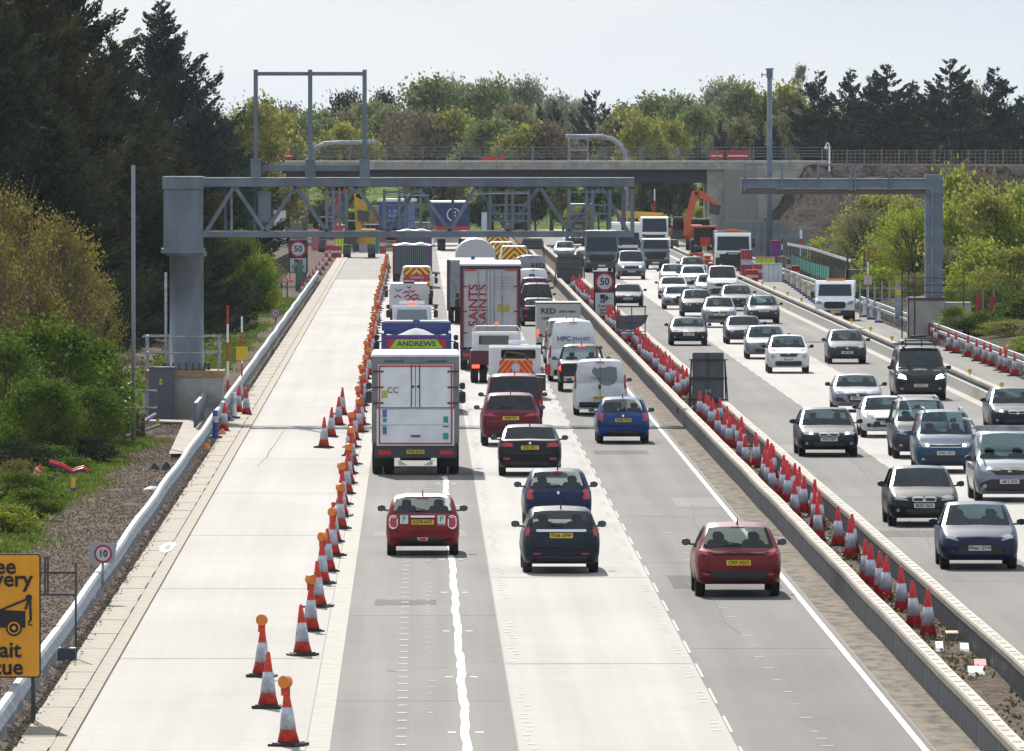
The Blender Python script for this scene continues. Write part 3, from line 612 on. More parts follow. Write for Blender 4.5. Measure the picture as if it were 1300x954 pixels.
REAR = {
 'mini': [('tail_light_surround', rrect(.80, .80, .24, .32, .09), 'chrome', 1), ('tail_light', rrect(.80, .805, .19, .26, .07), 'red_lens', 1), ('handle_bar', rrect(0, .93, .66, .045, .02), 'chrome', 0), ('bumper_insert', [(-.86, .24), (.86, .24), (.84, .42), (-.84, .42)], 'black', 0), ('fog_surround', [(-.16, .44), (.16, .44), (.11, .35), (-.11, .35)], 'chrome', 0), ('rear_fog_lamp', [(-.11, .425), (.11, .425), (.08, .37), (-.08, .37)], 'red_lens', 0)],
 'estate': [('tail_light', [(.80, .84), (.93, .84), (.90, 1.08), (.82, 1.10)], 'red_lens', 1), ('chrome_strip', rrect(0, .98, 1.28, .055, .01), 'chrome', 0), ('reflector', rrect(.62, .46, .18, .035, .01), 'red_lens', 1), ('bumper_insert', rrect(0, .34, 1.3, .12, .04), 'black', 0), ('step', rrect(0, .62, 1.5, .015, .005), 'black', 0)],
 'suv':  [('tail_light', [(.66, .90), (.93, .93), (.92, 1.03), (.80, 1.06), (.68, 1.0)], 'red_lens', 1), ('bumper_insert', [(-.9, .30), (.9, .30), (.88, .58), (-.88, .58)], 'black', 0), ('reflector', rrect(.74, .50, .14, .05, .01), 'red_lens', 1), ('spoiler_bar', rrect(0, .955, 1.2, .03, .01), 'black', 0)],
 'jag':  [('tail_light', [(.42, .94), (.90, .98), (.93, 1.06), (.62, 1.05)], 'red_lens', 1), ('bumper_insert', [(-.9, .32), (.9, .32), (.86, .52), (-.86, .52)], 'black', 0), ('crease', rrect(0, .76, 1.4, .012, .004), 'black', 0)],
 'saloon': [('tail_light', [(.52, .86), (.92, .86), (.94, .98), (.80, 1.0), (.55, .97)], 'red_lens', 1), ('reflector', rrect(.72, .52, .22, .06, .02), 'red_lens', 1), ('bumper_insert', rrect(0, .36, 1.2, .14, .04), 'black', 0), ('badge', ell(0, .97, .04, .04), 'chrome', 0), ('crease', rrect(0, .66, 1.5, .014, .005), 'black', 0)],
 'hatch': [('tail_light', rrect(.82, .86, .20, .26, .06), 'red_lens', 1), ('bumper_insert', rrect(0, .34, 1.15, .14, .04), 'black', 0), ('badge', ell(0, .90, .04, .04), 'chrome', 0), ('crease', rrect(0, .60, 1.45, .014, .005), 'black', 0)],
 'van':  [('tail_light', [(.88, .95), (.95, .95), (.95, 1.45), (.88, 1.45)], 'red_lens', 1), ('bumper_insert', rrect(0, .38, 1.55, .2, .04), 'black', 0), ('door_gap', rrect(0, 1.15, .012, 1.25, .004), 'black', 0), ('handle', rrect(.04, 1.02, .05, .16, .02), 'black', 0)],
 'pickup': [('tail_light', [(.86, .78), (.96, .78), (.96, 1.08), (.86, 1.08)], 'red_lens', 1), ('bumper_insert', rrect(0, .50, 1.5, .2, .04), 'chrome', 0), ('tailgate_gap', rrect(0, .64, 1.5, .014, .005), 'black', 0)],
}
_proto = {}
def make_kind(style, face):
    k = (style, tuple(face.items()))
    if k in _proto: return _proto[k]
    p = ST[style]; parts, bvh, st = hull(p); out = []; W2 = p['W']/2
    out.append(('body', parts['body'].mesh('body', paint('white', 0), True), 'PAINT'))
    for nme in ('windscreen', 'rear_window', 'side_window', 'side_window2'):
        if parts[nme].f: out.append((nme.rstrip('2'), parts[nme].mesh(nme.rstrip('2'), M['glass'], True), 'GLASS'))
    # wheel arches
    ar = MB()
    r_ = .36 if p['H'] < 1.6 else .39
    for s_ in (-1, 1):
        for wy in p['wb']:
            vs, fs = patch(bvh, [(wy+r_*math.cos(R(a)), .26+r_*max(-.2, math.sin(R(a)))) for a in range(-20, 201, 20)], 'F', .004, p['L'], 'x', s_)
            ar.add(vs, fs)
    out.append(('wheel_arch', ar.mesh('wheel_arch', M['under']), None))
    for end, tbl in (('F', FRONT), ('R', REAR)):
        if end not in face: continue
        for ii, it in enumerate(tbl[face[end]]):
            nme, pts, mm, mir = it
            nn = [(max(-.97, min(.97, a/ (1 if abs(a) <= 1 else 1))), z) for a, z in pts]
            absolute = not any(isinstance(a, tuple) for a in [0])
            for s_ in ((1, -1) if mir else (1,)):
                q_ = [(s_*a*(W2 if True else 1), z) for a, z in nn]
                vs, fs = patch(bvh, q_, end, .012+.006*ii, p['L'])
                out.append((nme, MB().add(vs, fs).mesh(nme, M[mm], False), mm))
    # shut lines of the lid and doors
    def gap(x0, z0, x1, z1, end, nme):
        vs, fs = patch(bvh, [(x0-.007, z0), (x0+.007, z0), (x1+.007, z1), (x1-.007, z1)] if abs(x0-x1) < .02 else [(x0, z0-.006), (x1, z1-.006), (x1, z1+.006), (x0, z0+.006)], end, .006, p['L']); out.append((nme, MB().add(vs, fs).mesh(nme, M['under']), None))
    if 'R' in face and face['R'] not in ('van', 'pickup'):
        zt = p.get('dz', p['rz']-.06)-.06
        for s_ in (-1, 1): gap(s_*W2*.70, .56, s_*W2*.70, zt, 'R', 'boot_gap')
        gap(-W2*.70, .56, W2*.70, .56, 'R', 'boot_gap')
    if 'F' in face:
        zt = p['nose']-.035
        gap(-W2*.62, zt, W2*.62, zt, 'F', 'bonnet_gap')
        for s_ in (-1, 1): gap(s_*W2*.45, .30, s_*W2*.45, .34, 'F', 'bumper_gap')
    # cabin: shelf, seats
    zc = p['belt']-.06
    inn = MB().box(-W2+.14, W2-.14, p['cowl']+.06, p['rg']-.1, zc-.3, zc-.02); out.append(('cabin_trim', inn.mesh('cabin_trim', M['seat']), None))
    for s_ in (-1, 1):
        for yy in (p['head']+.45, p['head']+1.3):
            if yy > p['rr']-.1: continue
            b = MB().prism(rrect(s_*.38, zc+.08, .46, .30, .08), yy, yy+.14).prism(rrect(s_*.38, min(zc+.31, p['H']-.22), .22, .17, .06), yy+.02, yy+.12)
            out.append(('seat', b.mesh('seat', M['seat']), None))
    # door mirrors
    for s_ in (-1, 1):
        b = MB(); zz = p['belt']+.09; yy = p['cowl']+.52
        x1 = s_*(W2+.01); x2 = s_*(W2+.21); ys_ = (yy-.08, yy+.06)
        b.prism([(min(x1, x2)+a*.20, zz+c_*.075) for a, c_ in [(.12, -.7), (.5, -1), (.88, -.8), (1, 0), (.88, .8), (.5, 1), (.12, .7), (0, 0)]], ys_[0], ys_[1], 0)
        b.prism([(min(x1, x2)+a*.20, zz+c_*.075) for a, c_ in [(.17, -.55), (.5, -.8), (.83, -.6), (.9, 0), (.83, .6), (.5, .8), (.17, .55), (.1, 0)]], ys_[1], ys_[1]+.008, 1)
        b.box(min(s_*(W2-.06), x1+s_*.03), max(s_*(W2-.06), x1+s_*.03), yy-.03, yy+.03, zz-.07, zz-.03, 0)
        out.append(('door_mirror', b.mesh('door_mirror', [M['black'], M['mirror']]), 'MIRROR'))
    _proto[k] = (out, bvh, p); return _proto[k]

def surf(bvh, x, z, end, L_):
    r_ = bvh.ray_cast(Vector((x, -3 if end == 'F' else L_+3, z)), Vector((0, 1 if end == 'F' else -1, 0)), 9)
    return r_[0].y if r_[0] is not None else (0 if end == 'F' else L_)
PM = {}
def plate(parent, reg, front, x, y_, z, w_=.52):
    yl = 'plate_w' if front else 'plate_y'
    k = (yl, w_)
    if k not in PM: PM[k] = MB().prism(rrect(0, 0, w_, .115, .015), -.008, .008).mesh('number_plate', M[yl])
    s_ = -1 if front else 1
    o = ob('number_plate', PM[k], parent, (x, y_, z))
    if reg: letters(reg, .112*(w_/.52), M['ink'], o, (0, s_*.011, 0), 0 if front else math.pi, True, .86)
    return o
_yr = random.Random(17)
def car(style, col, px, py, view, label, cat='car', fk=None, rk=None, reg=None, gl='glass', yaw=0., opts=(), roofcol=None, name=None, group=None, Yg=None, X=None):
    """view 'R': we see its rear (drives away), 'F': we see its front (comes towards us); px,py: photo point between the nearest tyres"""
    face = {'F': fk} if view == 'F' else {'R': rk}
    out, bvh, p = make_kind(style, face)
    Yt = Yg if Yg else YK(py); Xt = X if X is not None else XA(px, Yt)
    Lc, W2 = p['L'], p['W']/2
    # place so that the near wheels touch the road at Yt
    if view == 'R': rz_ = math.pi + yaw; near = Lc-p['wb'][1]; Yc = Yt-near+Lc   # local y=L is the rear -> nearest
    else: rz_ = 0. + yaw; near = p['wb'][0]; Yc = Yt-near
    t = thing(name or cat.replace(' ', '_'), label, cat, (Xt, Yc, 0), 0., group)
    # rear view: local +y points toward the camera -> rotate by pi
    t.rotation_euler = (0, 0, rz_+R(_yr.uniform(-.7, .7)))
    pm = PAINT[col]
    for nme, me, k in out:
        o = ob(nme, me, t)
        if k == 'PAINT': paint_over(o, pm)
        elif k == 'GLASS': paint_over(o, (M['glass'] if view == 'R' and gl == 'glass' else M['glass_f']) if (nme != 'rear_window' and nme != 'side_window') else M[gl])
        elif k == 'MIRROR' and 'bodymirror' in opts: o.material_slots[0].link = 'OBJECT'; o.material_slots[0].material = pm
        elif 'lit' in opts and nme == 'headlight': pass
        elif 'brake' in opts and nme == 'tail_light': paint_over(o, M['red_lit'])
        elif 'drl' in opts and nme == 'headlight': paint_over(o, M['drl'])
        elif 'foglit' in opts and nme == 'fog_lamp': paint_over(o, M['lamp_on'])
    for s_ in (-1, 1):
        for wy in p['wb']: wheel(t, s_*(W2-.13), wy, .315 if p['H'] < 1.6 else (.34 if p['H'] < 2.1 else .36))
    if reg is not None:
        zz = {'F': {'sal': .54, 'audi': .50, 'suv': .68, 'juke': .57, 'van': .56, 'caddy': .60, 'jag': .50, 'porsche': .50, 'hatch': .50}, 'R': {'mini': .80, 'estate': .87, 'suv': .75, 'jag': .90, 'saloon': .84, 'hatch': .76, 'van': .62, 'pickup': .52}}[view][fk if view == 'F' else rk]
        yy = surf(bvh, 0, zz, view, Lc)
        plate(t, reg, view == 'F', 0, yy+(-.03 if view == 'F' else .03), zz)
    if view == 'F':
        if 'badge' not in opts:
            zz = p['nose']-.08; yy = surf(bvh, 0, zz, 'F', Lc); ob('badge', MB().disc(0, 0, 0, .055, th=.02).mesh('badge', M['chrome']), t, (0, yy-.02, zz))
        if 'lit' in opts:
            for s_ in (-1, 1):
                zz = {'sal': .71, 'caddy': .83, 'van': .90, 'hatch': .74}.get(fk, .72); xx = s_*W2*.60
                yy = surf(bvh, xx, zz, 'F', Lc); ob('lit_lamp', MB().disc(0, 0, 0, .055, th=.02, n=12).mesh('lit_lamp', M['lamp_on']), t, (xx, yy-.035, zz))
    else:
        # high brake lamp, aerial, wiper
        zz = p['H']-.09; yy = p['rr']+.02
        ob('high_brake_lamp', MB().box(-.14, .14, 0, .03, -.015, .015).mesh('high_brake_lamp', M['red_lit' if 'brake' in opts else 'red_lens']), t, (0, yy, p['H']-.075))
        ob('aerial', MB().tube([(0, 0, 0), (0, .06, .16)], [.022, .006], 6).mesh('aerial', M['black']), t, (0, p['rr']-.12, p['H']-.02))
        if style not in ('saloon', 'pickup', 'coupe'): ob('wiper', MB().bar((-.05, 0, 0), (.34, .0, .05), .02).mesh('wiper', M['black']), t, (0, (p['rr']+p['rg'])/2+ (p['rg']-p['rr'])*.35+.02, p['rz']+.09))
    if 'rails' in opts:
        for s_ in (-1, 1):
            xr = s_*(W2-.20-ST[style]['tum']*(p['H']-p['belt'])); ob('roof_rail', MB().tube([(xr, p['head']+.05, p['H']-.07), (xr, p['head']+.15, p['H']+.05), (xr, p['rr']-.2, p['H']+.05), (xr, p['rr']-.1, p['H']-.07)], .022, 6).mesh('roof_rail', M['alloy']), t)
    if roofcol:
        b = MB(); zt = p['H']
        xr = W2-.17-p['tum']*(p['H']-p['belt'])
        b.add([(x*xr, y_, zt+dz_) for y_, dz_ in ((p['head']-.05, -.03), (p['head']+.4, .01), ((p['head']+p['rr'])/2, .028), (p['rr']-.2, .01), (p['rr']+.02, -.03)) for x in (-1.05, -.7, 0, .7, 1.05)],
              [(j*5+i, j*5+i+1, (j+1)*5+i+1, (j+1)*5+i) for j in range(4) for i in range(4)])
        for i_ in range(5):
            for j_ in (0, 4): b.v[i_*5+j_] = (b.v[i_*5+j_][0], b.v[i_*5+j_][1], b.v[i_*5+j_][2]-.05)
        ob('roof', b.mesh('roof', PAINT[roofcol], True), t)
    return t
# ---------------------------------------------------------------- the queue on the left carriageway (rear views)
m1 = car('mini', 'red', 536.5, 705, 'R', 'small red hatchback with a white roof and green P plates on the boot', 'car', rk='mini', reg='RO70 KHT', roofcol='white')
p_ = ST['mini']; bv = _proto[('mini', (('R', 'mini'),))][1]
M['teal'] = mat('teal_lettering', (.01, .33, .27), .5)
for s_ in (-1, 1):
    yy = surf(bv, s_*.44, .86, 'R', p_['L']); o = ob('learner_plate', MB().prism(rrect(0, 0, .19, .20, .01), -.005, .005).mesh('learner_plate', M['plate_w']), m1, (s_*.44, yy+.02, .86)); letters('P', .17, M['teal'], o, (0, .008, .01), math.pi)
letters('COOPER', .045, M['chrome'], m1, (-.44, surf(bv, .44, .735, 'R', 3.82)+.02, .735), math.pi)
car('estate', 'blueblack', 710, 727, 'R', 'dark blue estate car with a chrome strip, nearest car in the middle lane', 'car', rk='estate', reg='PX56 OFW', opts=('bodymirror',))
car('small', 'navy', 706, 670, 'R', 'navy small car half hidden behind the dark estate with the chrome strip', 'car', rk='hatch', reg=None, opts=('bodymirror',))
car('saloon', 'black', 673.5, 604, 'R', 'black saloon with the bright rear window glint behind the crimson sports utility car', 'car', rk='saloon', reg='DS67 JKO', gl='glass_d', opts=('bodymirror',))
car('suv', 'burgundy', 647, 566, 'R', 'crimson sports utility car with slim red tail lights in the middle lane', 'car', rk='jag', reg='SP68 PXA', gl='glass_d')
car('lowsuv', 'cherry', 935, 757, 'R', 'dark red sports utility car alone in the right hand lane, nearest of all', 'car', rk='suv', reg='CF07 HDO')
car('small', 'brightblue', 790, 563, 'R', 'bright blue hatchback beside the end of the white van', 'car', rk='hatch', reg='GK08 TDN', opts=('bodymirror',))
car('panel', 'white', 763, 527, 'R', 'white panel van with a cat printed across its rear doors', 'van', rk='van', reg='PE15 NGK')
car('pickup', 'black', 740, 497, 'R', 'black pickup with a hard top and lit brake lamps', 'pickup', rk='pickup', reg=None, opts=('brake',))
car('panel_hi', 'white', 728, 484, 'R', 'white high roof van lettered HPC TRANSIT on its rear doors', 'van', rk='van')
car('vivaro', 'white', 718, 462, 'R', 'white van in front of the HPC van with a pale rear window band', 'van', rk='van')
car('saloon', 'black', 684, 414, 'R', 'black car beside the red lettered lorry trailer, just ahead of the RED box van', 'car', rk='saloon')
car('mpv', 'dark', 681, 401, 'R', 'dark people carrier with a blue glow in its rear window beside the trailer', 'car', rk='hatch', gl='glass_d')
car('mpv', 'burgundy', 679, 392, 'R', 'dark plum people carrier with a pink brake light strip beside the trailer top', 'car', rk='hatch', gl='glass_d')
car('panel', 'white', 676, 383, 'R', 'white van with a blue label seen just ahead of the plum people carrier', 'van', rk='van')
car('panel_hi', 'silver', 674, 374, 'R', 'silver van lettered RED high on its rear doors beyond the trailer', 'van', rk='van')
car('vivaro', 'silver', 670, 364, 'R', 'silver van at the head of the visible line beside the trailer', 'van', rk='van')

def spot(px, s): Y = F/s; return XA(px, Y), Y      # s = photo pixels per metre
def axle(t, y, W2, r=.50, dual=True, w_=.30):
    for s_ in (-1, 1):
        wheel(t, s_*(W2-.16), y, r, w_)
        if dual: wheel(t, s_*(W2-.50), y, r, w_, False)
def truck_cab(t, W2, y0, y1, H, m, zb=.55, window=False):
    b = MB().prismx([(y0, zb), (y0, H-.1), (y0+.15, H), (y1-.45, H), (y1-.06, H-.95), (y1, H-1.6), (y1, zb)], -W2, W2)
    return ob('cab', b.mesh('cab', m), t)
def side_mirrors(t, W2, y, z, big=True):
    for s_ in (-1, 1):
        b = MB(); xx = s_*(W2+.16)
        b.prism(rrect(xx, z, .2, .36, .06), y, y+.1).prism(rrect(xx, z+.34, .17, .2, .05), y, y+.1).bar((s_*W2*.95, y+.05, z+.2), (xx, y+.05, z+.2), .04)
        ob('door_mirror', b.mesh('door_mirror', M['black']), t)
# local axes of these lorries: rear face at y=0, front towards +y, seen from behind
def box_lorry():
    X, Y = spot(527.5, 43.4); W2 = 1.275
    t = thing('box_lorry', 'white box lorry with a tail lift and the letters CC on its left door', 'lorry', (X, Y-1.3, 0))
    z0, z1 = 1.02, 3.45
    ob('box_body', MB().box(-W2, W2, .06, 7.2, z0-.1, z1).mesh('box_body', M['white_dirty']), t)
    ob('roof', MB().prism([(-W2-.02, z1), (-W2+.04, z1+.07), (W2-.04, z1+.07), (W2+.02, z1)], .0, 7.2).mesh('roof', M['white']), t)
    gm = mat('box_frame_grey', (.20, .20, .205), .5, var=.12, vscale=2)
    b = MB().box(-W2, -W2+.17, -.02, .1, .95, z1).box(W2-.17, W2, -.02, .1, .95, z1).box(-W2+.17, W2-.17, -.02, .1, z1-.20, z1)
    ob('door_frame', b.mesh('door_frame', gm), t)
    for s_ in (-1, 1):
        ob('marker_lamp', MB().prism(rrect(s_*.62, z1-.13, .58, .03, .01), -.035, -.02).mesh('marker_lamp', M['black']), t)
        xa, xb = sorted((s_*.012, s_*1.10)); ob('rear_door', MB().box(xa, xb, -.045, .02, 1.98, 3.22).mesh('rear_door', M['white_dirty']), t)
        ob('lock_rod', MB().tube([(s_*.12, -.06, 1.99), (s_*.12, -.06, 3.22)], .014, 6).mesh('lock_rod', M['dark']), t)
        ob('lock_knob', MB().disc(s_*.075, -.075, 2.58, .035, n=10, th=.03).mesh('lock_knob', M['black']), t)
        for zz in (3.02, 2.56, 2.10): ob('hinge', MB().box(*sorted((s_*.93, s_*1.24)), -.06, -.045, zz-.025, zz+.025).mesh('hinge', M['dark']), t)
    ob('tail_lift', MB().box(-1.13, 1.13, -.09, -.0, .86, 1.95).mesh('tail_lift', M['white_dirty']), t)
    ob('tail_lift_edge', MB().box(-1.13, 1.13, -.098, -.09, 1.925, 1.94).box(-1.0, 1.0, -.096, -.09, 1.46, 1.468).mesh('tail_lift_edge', M['dark']), t)
    for bx_ in ((-1.075, -1.03, -.105, -.098, .90, 3.20), (1.03, 1.075, -.105, -.098, .90, 3.20), (-1.03, 1.03, -.105, -.098, .90, .945), (-1.03, 1.03, -.06, -.046, 3.155, 3.20)): ob('reflective_tape', MB().box(*bx_).mesh('reflective_tape', M['red']), t)
    letters('CC', .24, M['ink'], t, (-.66, -.052, 2.47), 0, False)
    st_ = MB().prism(rrect(-.9, 2.36, .17, .22, .01), -.055, -.046); ob('sticker', st_.mesh('sticker', mat('pale_green_sticker', (.42, .48, .10), .5)), t)
    bl = mat('blue_sticker', (.07, .17, .36), .5)
    for x, z, w_, h_, mm in ((-.90, 1.80, .13, .22, bl), (-.90, 1.30, .12, .22, bl), (-.90, 1.60, .10, .12, M['teal']), (.88, 1.62, .14, .18, M['teal']), (.88, 1.14, .15, .18, M['teal']), (.88, 1.42, .17, .03, M['ink']), (-.92, 1.44, .16, .015, M['ink']), (0, 1.14, .28, .07, mat('maker_plate', (.12, .11, .10), .5))):
        ob('sticker', MB().prism(rrect(x, z, w_, h_, .01), -.102, -.092).mesh('sticker', mm), t)
    ob('bumper', MB().box(-1.2, 1.2, -.04, .14, .50, .84).box(-1.22, 1.22, 0, .12, .84, .95).mesh('bumper', M['dark']), t)
    for s_ in (-1, 1):
        ob('tail_light', MB().prism(rrect(s_*.90, .66, .40, .13, .02), -.07, -.03).mesh('tail_light', M['red_lens']), t)
        ob('underrun_bracket', MB().prism([(s_*.50, .28), (s_*.50, .44), (s_*.22, .28)][::s_], .1, .14).mesh('underrun_bracket', M['white_dirty']), t)
        ob('mudflap', MB().box(*sorted((s_*.62, s_*1.24)), .5, .53, .22, .55).mesh('mudflap', M['under']), t)
    plate(t, 'PN20 EWZ', False, 0, -.07, .68, .52).rotation_euler = (0, 0, math.pi)
    ob('chassis', MB().box(-.45, .45, .2, 7.3, .42, .95).mesh('chassis', M['under']), t)
    truck_cab(t, 1.16, 7.3, 9.1, 2.75, M['white']); side_mirrors(t, 1.24, 8.7, 2.05)
    axle(t, 1.3, W2, .48); axle(t, 7.9, W2, .48, False)
    return t
box_lorry()
def chevrons(name, x0, x1, z0, z1, y, parent, m1_, m2_, n=5, ang=1.0, th=.012):
    """board of slanting stripes that point up to the middle"""
    ob(name, MB().box(x0, x1, y, y+.02, z0, z1).mesh(name, m1_), parent)
    b = MB(); xc = (x0+x1)/2; hw = (x1-x0)/2; h_ = z1-z0; wd = hw/n*.5
    for s_ in (-1, 1):
        for k in range(-3, n+int(h_*ang/(hw/n))+2):
            a = k*hw/n; pts = []
            for (xx, zz) in [(a, 0), (a+wd, 0), (a+wd-h_*ang, h_), (a-h_*ang, h_)]: pts.append((xx, zz))
            # clip in x to [0,hw]
            def clip(ps, ax, keep_gt):
                out = []
                for i in range(len(ps)):
                    p1, p2 = ps[i], ps[(i+1) % len(ps)]; i1 = (p1[0] >= ax) if keep_gt else (p1[0] <= ax); i2 = (p2[0] >= ax) if keep_gt else (p2[0] <= ax)
                    if i1: out.append(p1)
                    if i1 != i2: tt = (ax-p1[0])/(p2[0]-p1[0]); out.append((ax, p1[1]+(p2[1]-p1[1])*tt))
                return out
            pts = clip(clip(pts, 0, True), hw, False) if pts else pts
            if len(pts) >= 3: b.prism([(xc+s_*px_, z0+pz) for px_, pz in (pts if s_ > 0 else pts[::-1])], y-.012, y-.002)
    if b.f: ob('stripe', b.mesh('stripe', m2_), parent)
def tipper_blue():
    X, Y = spot(528.5, 35.6); W2 = 1.25
    t = thing('tipper_lorry', 'blue tipper lorry lettered ANDREWS and heaped with pale load ahead of the box lorry', 'lorry', (X, Y, 0))
    bm_ = mat('tipper_blue', (.012, .045, .26), .4, coat=.4)
    b = MB(); b.box(-W2, -W2+.09, 0, 6, 1.1, 2.84).box(W2-.09, W2, 0, 6, 1.1, 2.84).box(-W2+.09, W2-.09, 0, .09, 1.1, 2.78).box(-W2+.09, W2-.09, 5.9, 6, 1.1, 2.9).box(-W2+.05, W2-.05, 0.1, 6, 1.0, 1.12)
    ob('tipper_body', b.mesh('tipper_body', bm_), t)
    ob('headboard', MB().box(-W2+.0, W2, 5.3, 5.9, 2.6, 3.15).box(-.12, .12, 5.2, 5.3, 2.9, 3.25).mesh('headboard', bm_), t)
    for s_ in (-1, 1): ob('sheet_roll', MB().tube([(s_*.12, 5.2, 3.17), (s_*1.18, 5.2, 3.17)], .05, 8).mesh('sheet_roll', M['white']), t)
    hp = MB(); nx, ny = 18, 10; vs = []
    for j in range(ny+1):
        for i in range(nx+1):
            x = -1.15+2.3*i/nx; yy = .15+2.8*j/ny; vs.append((x, yy, 2.66+.34*math.exp(-(x*x)/.35)*math.sin(math.pi*min(1, (j+.5)/ny))+.10*math.exp(-((abs(x)-1.0)**2)/.02)+rnd.uniform(-.015, .015)))
    hp.add(vs, [(j*(nx+1)+i, j*(nx+1)+i+1, (j+1)*(nx+1)+i+1, (j+1)*(nx+1)+i) for j in range(ny) for i in range(nx)])
    ob('load', hp.mesh('load', mat('pale_aggregate', (.42, .42, .43), .95, var=.12, vscale=3), True), t)
    ob('tailgate_rim', MB().prism([(-1.13, 2.76), (1.13, 2.76), (1.13, 2.68), (-1.13, 2.68)], -.03, 0).mesh('tailgate_rim', M['purple']), t)
    ob('name_board', MB().prism([(-.95, 2.30), (.95, 2.30), (.72, 2.62), (-.72, 2.62)], -.04, -.0).mesh('name_board', mat('lime_board', (.42, .62, .03), .5)), t)
    for s_ in (-1, 1): ob('stripe', MB().prism([(s_*1.06, 2.30), (s_*.97, 2.30), (s_*.74, 2.62), (s_*1.06, 2.62)][::s_], -.035, 0).mesh('stripe', M['red']), t)
    letters('ANDREWS', .25, mat('deep_blue_lettering', (.01, .03, .16), .5), t, (0, -.045, 2.46), 0, True, 1.15)
    ob('chassis', MB().box(-.5, .5, .2, 8, .5, 1.0).mesh('chassis', M['under']), t)
    truck_cab(t, 1.2, 6.3, 8.1, 2.8, bm_); side_mirrors(t, 1.28, 7.6, 2.2); axle(t, 1.3, W2); axle(t, 2.7, W2); axle(t, 7.2, W2, .5, False)
    ob('bumper', MB().box(-1.2, 1.2, 0, .1, .5, .85).mesh('bumper', M['black']), t)
tipper_blue()
def curtain(label, px, s, z1, W=2.5, name='lorry_trailer', L_=13.4, cabc='red'):
    pass
def saints():
    X, Y = spot(622.5, 30.2); W2 = 1.275
    t = thing('lorry_trailer', 'tall grey lorry trailer with red SAINTS lettering running up its rear door', 'lorry', (X, Y, 0), R(-.35))
    fm = mat('trailer_red', (.22, .02, .035), .45); dm = mat('trailer_grey_door', (.42, .42, .44), .5, var=.08, vscale=1.2)
    ob('box_body', MB().box(-W2, W2, .05, 13.5, .98, 4.42).mesh('box_body', mat('trailer_side', (.55, .54, .55), .5, var=.08)), t)
    ob('roof', MB().box(-W2-.01, W2+.01, .0, 13.5, 4.42, 4.50).mesh('roof', M['white']), t)
    b = MB().box(-W2, -W2+.11, -.02, .1, .9, 4.42).box(W2-.11, W2, -.02, .1, .9, 4.42).box(-W2+.11, W2-.11, -.02, .1, 4.28, 4.42)
    ob('door_frame', b.mesh('door_frame', mat('plum_frame', (.06, .02, .04), .5)), t)
    for bx_ in ((-W2+.12, -W2+.17, 1.0, 4.25), (W2-.17, W2-.12, 1.0, 4.25), (-W2+.17, -.6, 4.2, 4.25), (.6, W2-.17, 4.2, 4.25)): ob('reflective_tape', MB().box(bx_[0], bx_[1], -.05, -.02, bx_[2], bx_[3]).mesh('reflective_tape', M['red']), t)
    for s_ in (-1, 1):
        ob('rear_door', MB().box(*sorted((s_*.015, s_*1.12)), -.03, .02, 1.0, 4.26).mesh('rear_door', dm), t)
        for xx in (.16, .50): ob('lock_rod', MB().tube([(s_*xx, -.05, .98), (s_*xx, -.05, 4.25)], .022, 6).mesh('lock_rod', M['galv']), t)
        for zz in (3.55, 2.5, 1.6): ob('hinge', MB().box(*sorted((s_*.98, s_*1.25)), -.06, -.03, zz-.03, zz+.03).mesh('hinge', M['dark']), t)
    for k in range(5): ob('notice_line', MB().box(.15, 1.0, -.036, -.03, 3.42+k*.12, 3.43+k*.12).mesh('notice_line', M['dark']), t)
    rm = mat('lettering_red', (.30, .01, .03), .5)
    for xx in (-.70, -.30):
        o = ob('lettering', text_mesh('SAiNTS', .56, rm, True, squeeze=1.0), t, (xx, -.036, 2.75), (math.pi/2, -math.pi/2, 0))
    gm_ = mat('gold_logo', (.45, .30, .04), .5)
    ob('logo', MB().prism([(.28, 2.50), (.50, 2.50), (.50, 2.84), (.30, 2.78)], -.04, -.03).prism([(.52, 2.46), (.80, 2.50), (.78, 2.82), (.60, 2.74)], -.04, -.03).mesh('logo', gm_), t)
    ob('bumper', MB().box(-1.2, 1.2, .0, .12, .45, .9).mesh('bumper', M['dark']), t)
    for s_ in (-1, 1): ob('tail_light', MB().box(*sorted((s_*.8, s_*1.15)), -.03, .0, .6, .75).mesh('tail_light', M['red_lens']), t)
    for yy in (2.0, 3.3, 4.6): axle(t, yy, W2)
    for s_ in (-1, 1): ob('side_skirt', MB().box(*sorted((s_*1.15, s_*1.2)), 5.5, 12, .45, .98).mesh('side_skirt', M['dark']), t)
    truck_cab(t, 1.24, 13.9, 15.9, 3.7, M['white']); side_mirrors(t, 1.26, 15.2, 2.6); axle(t, 15.1, W2, .5, False)
saints()
def lux():
    # jeep like dark red van with a large black rear window
    t = car('jeep', 'burgundy', 651, 548, 'R', 'dark maroon boxy car with a large black rear window behind the crimson one', 'car', rk='pickup', gl='glass_d')
lux()
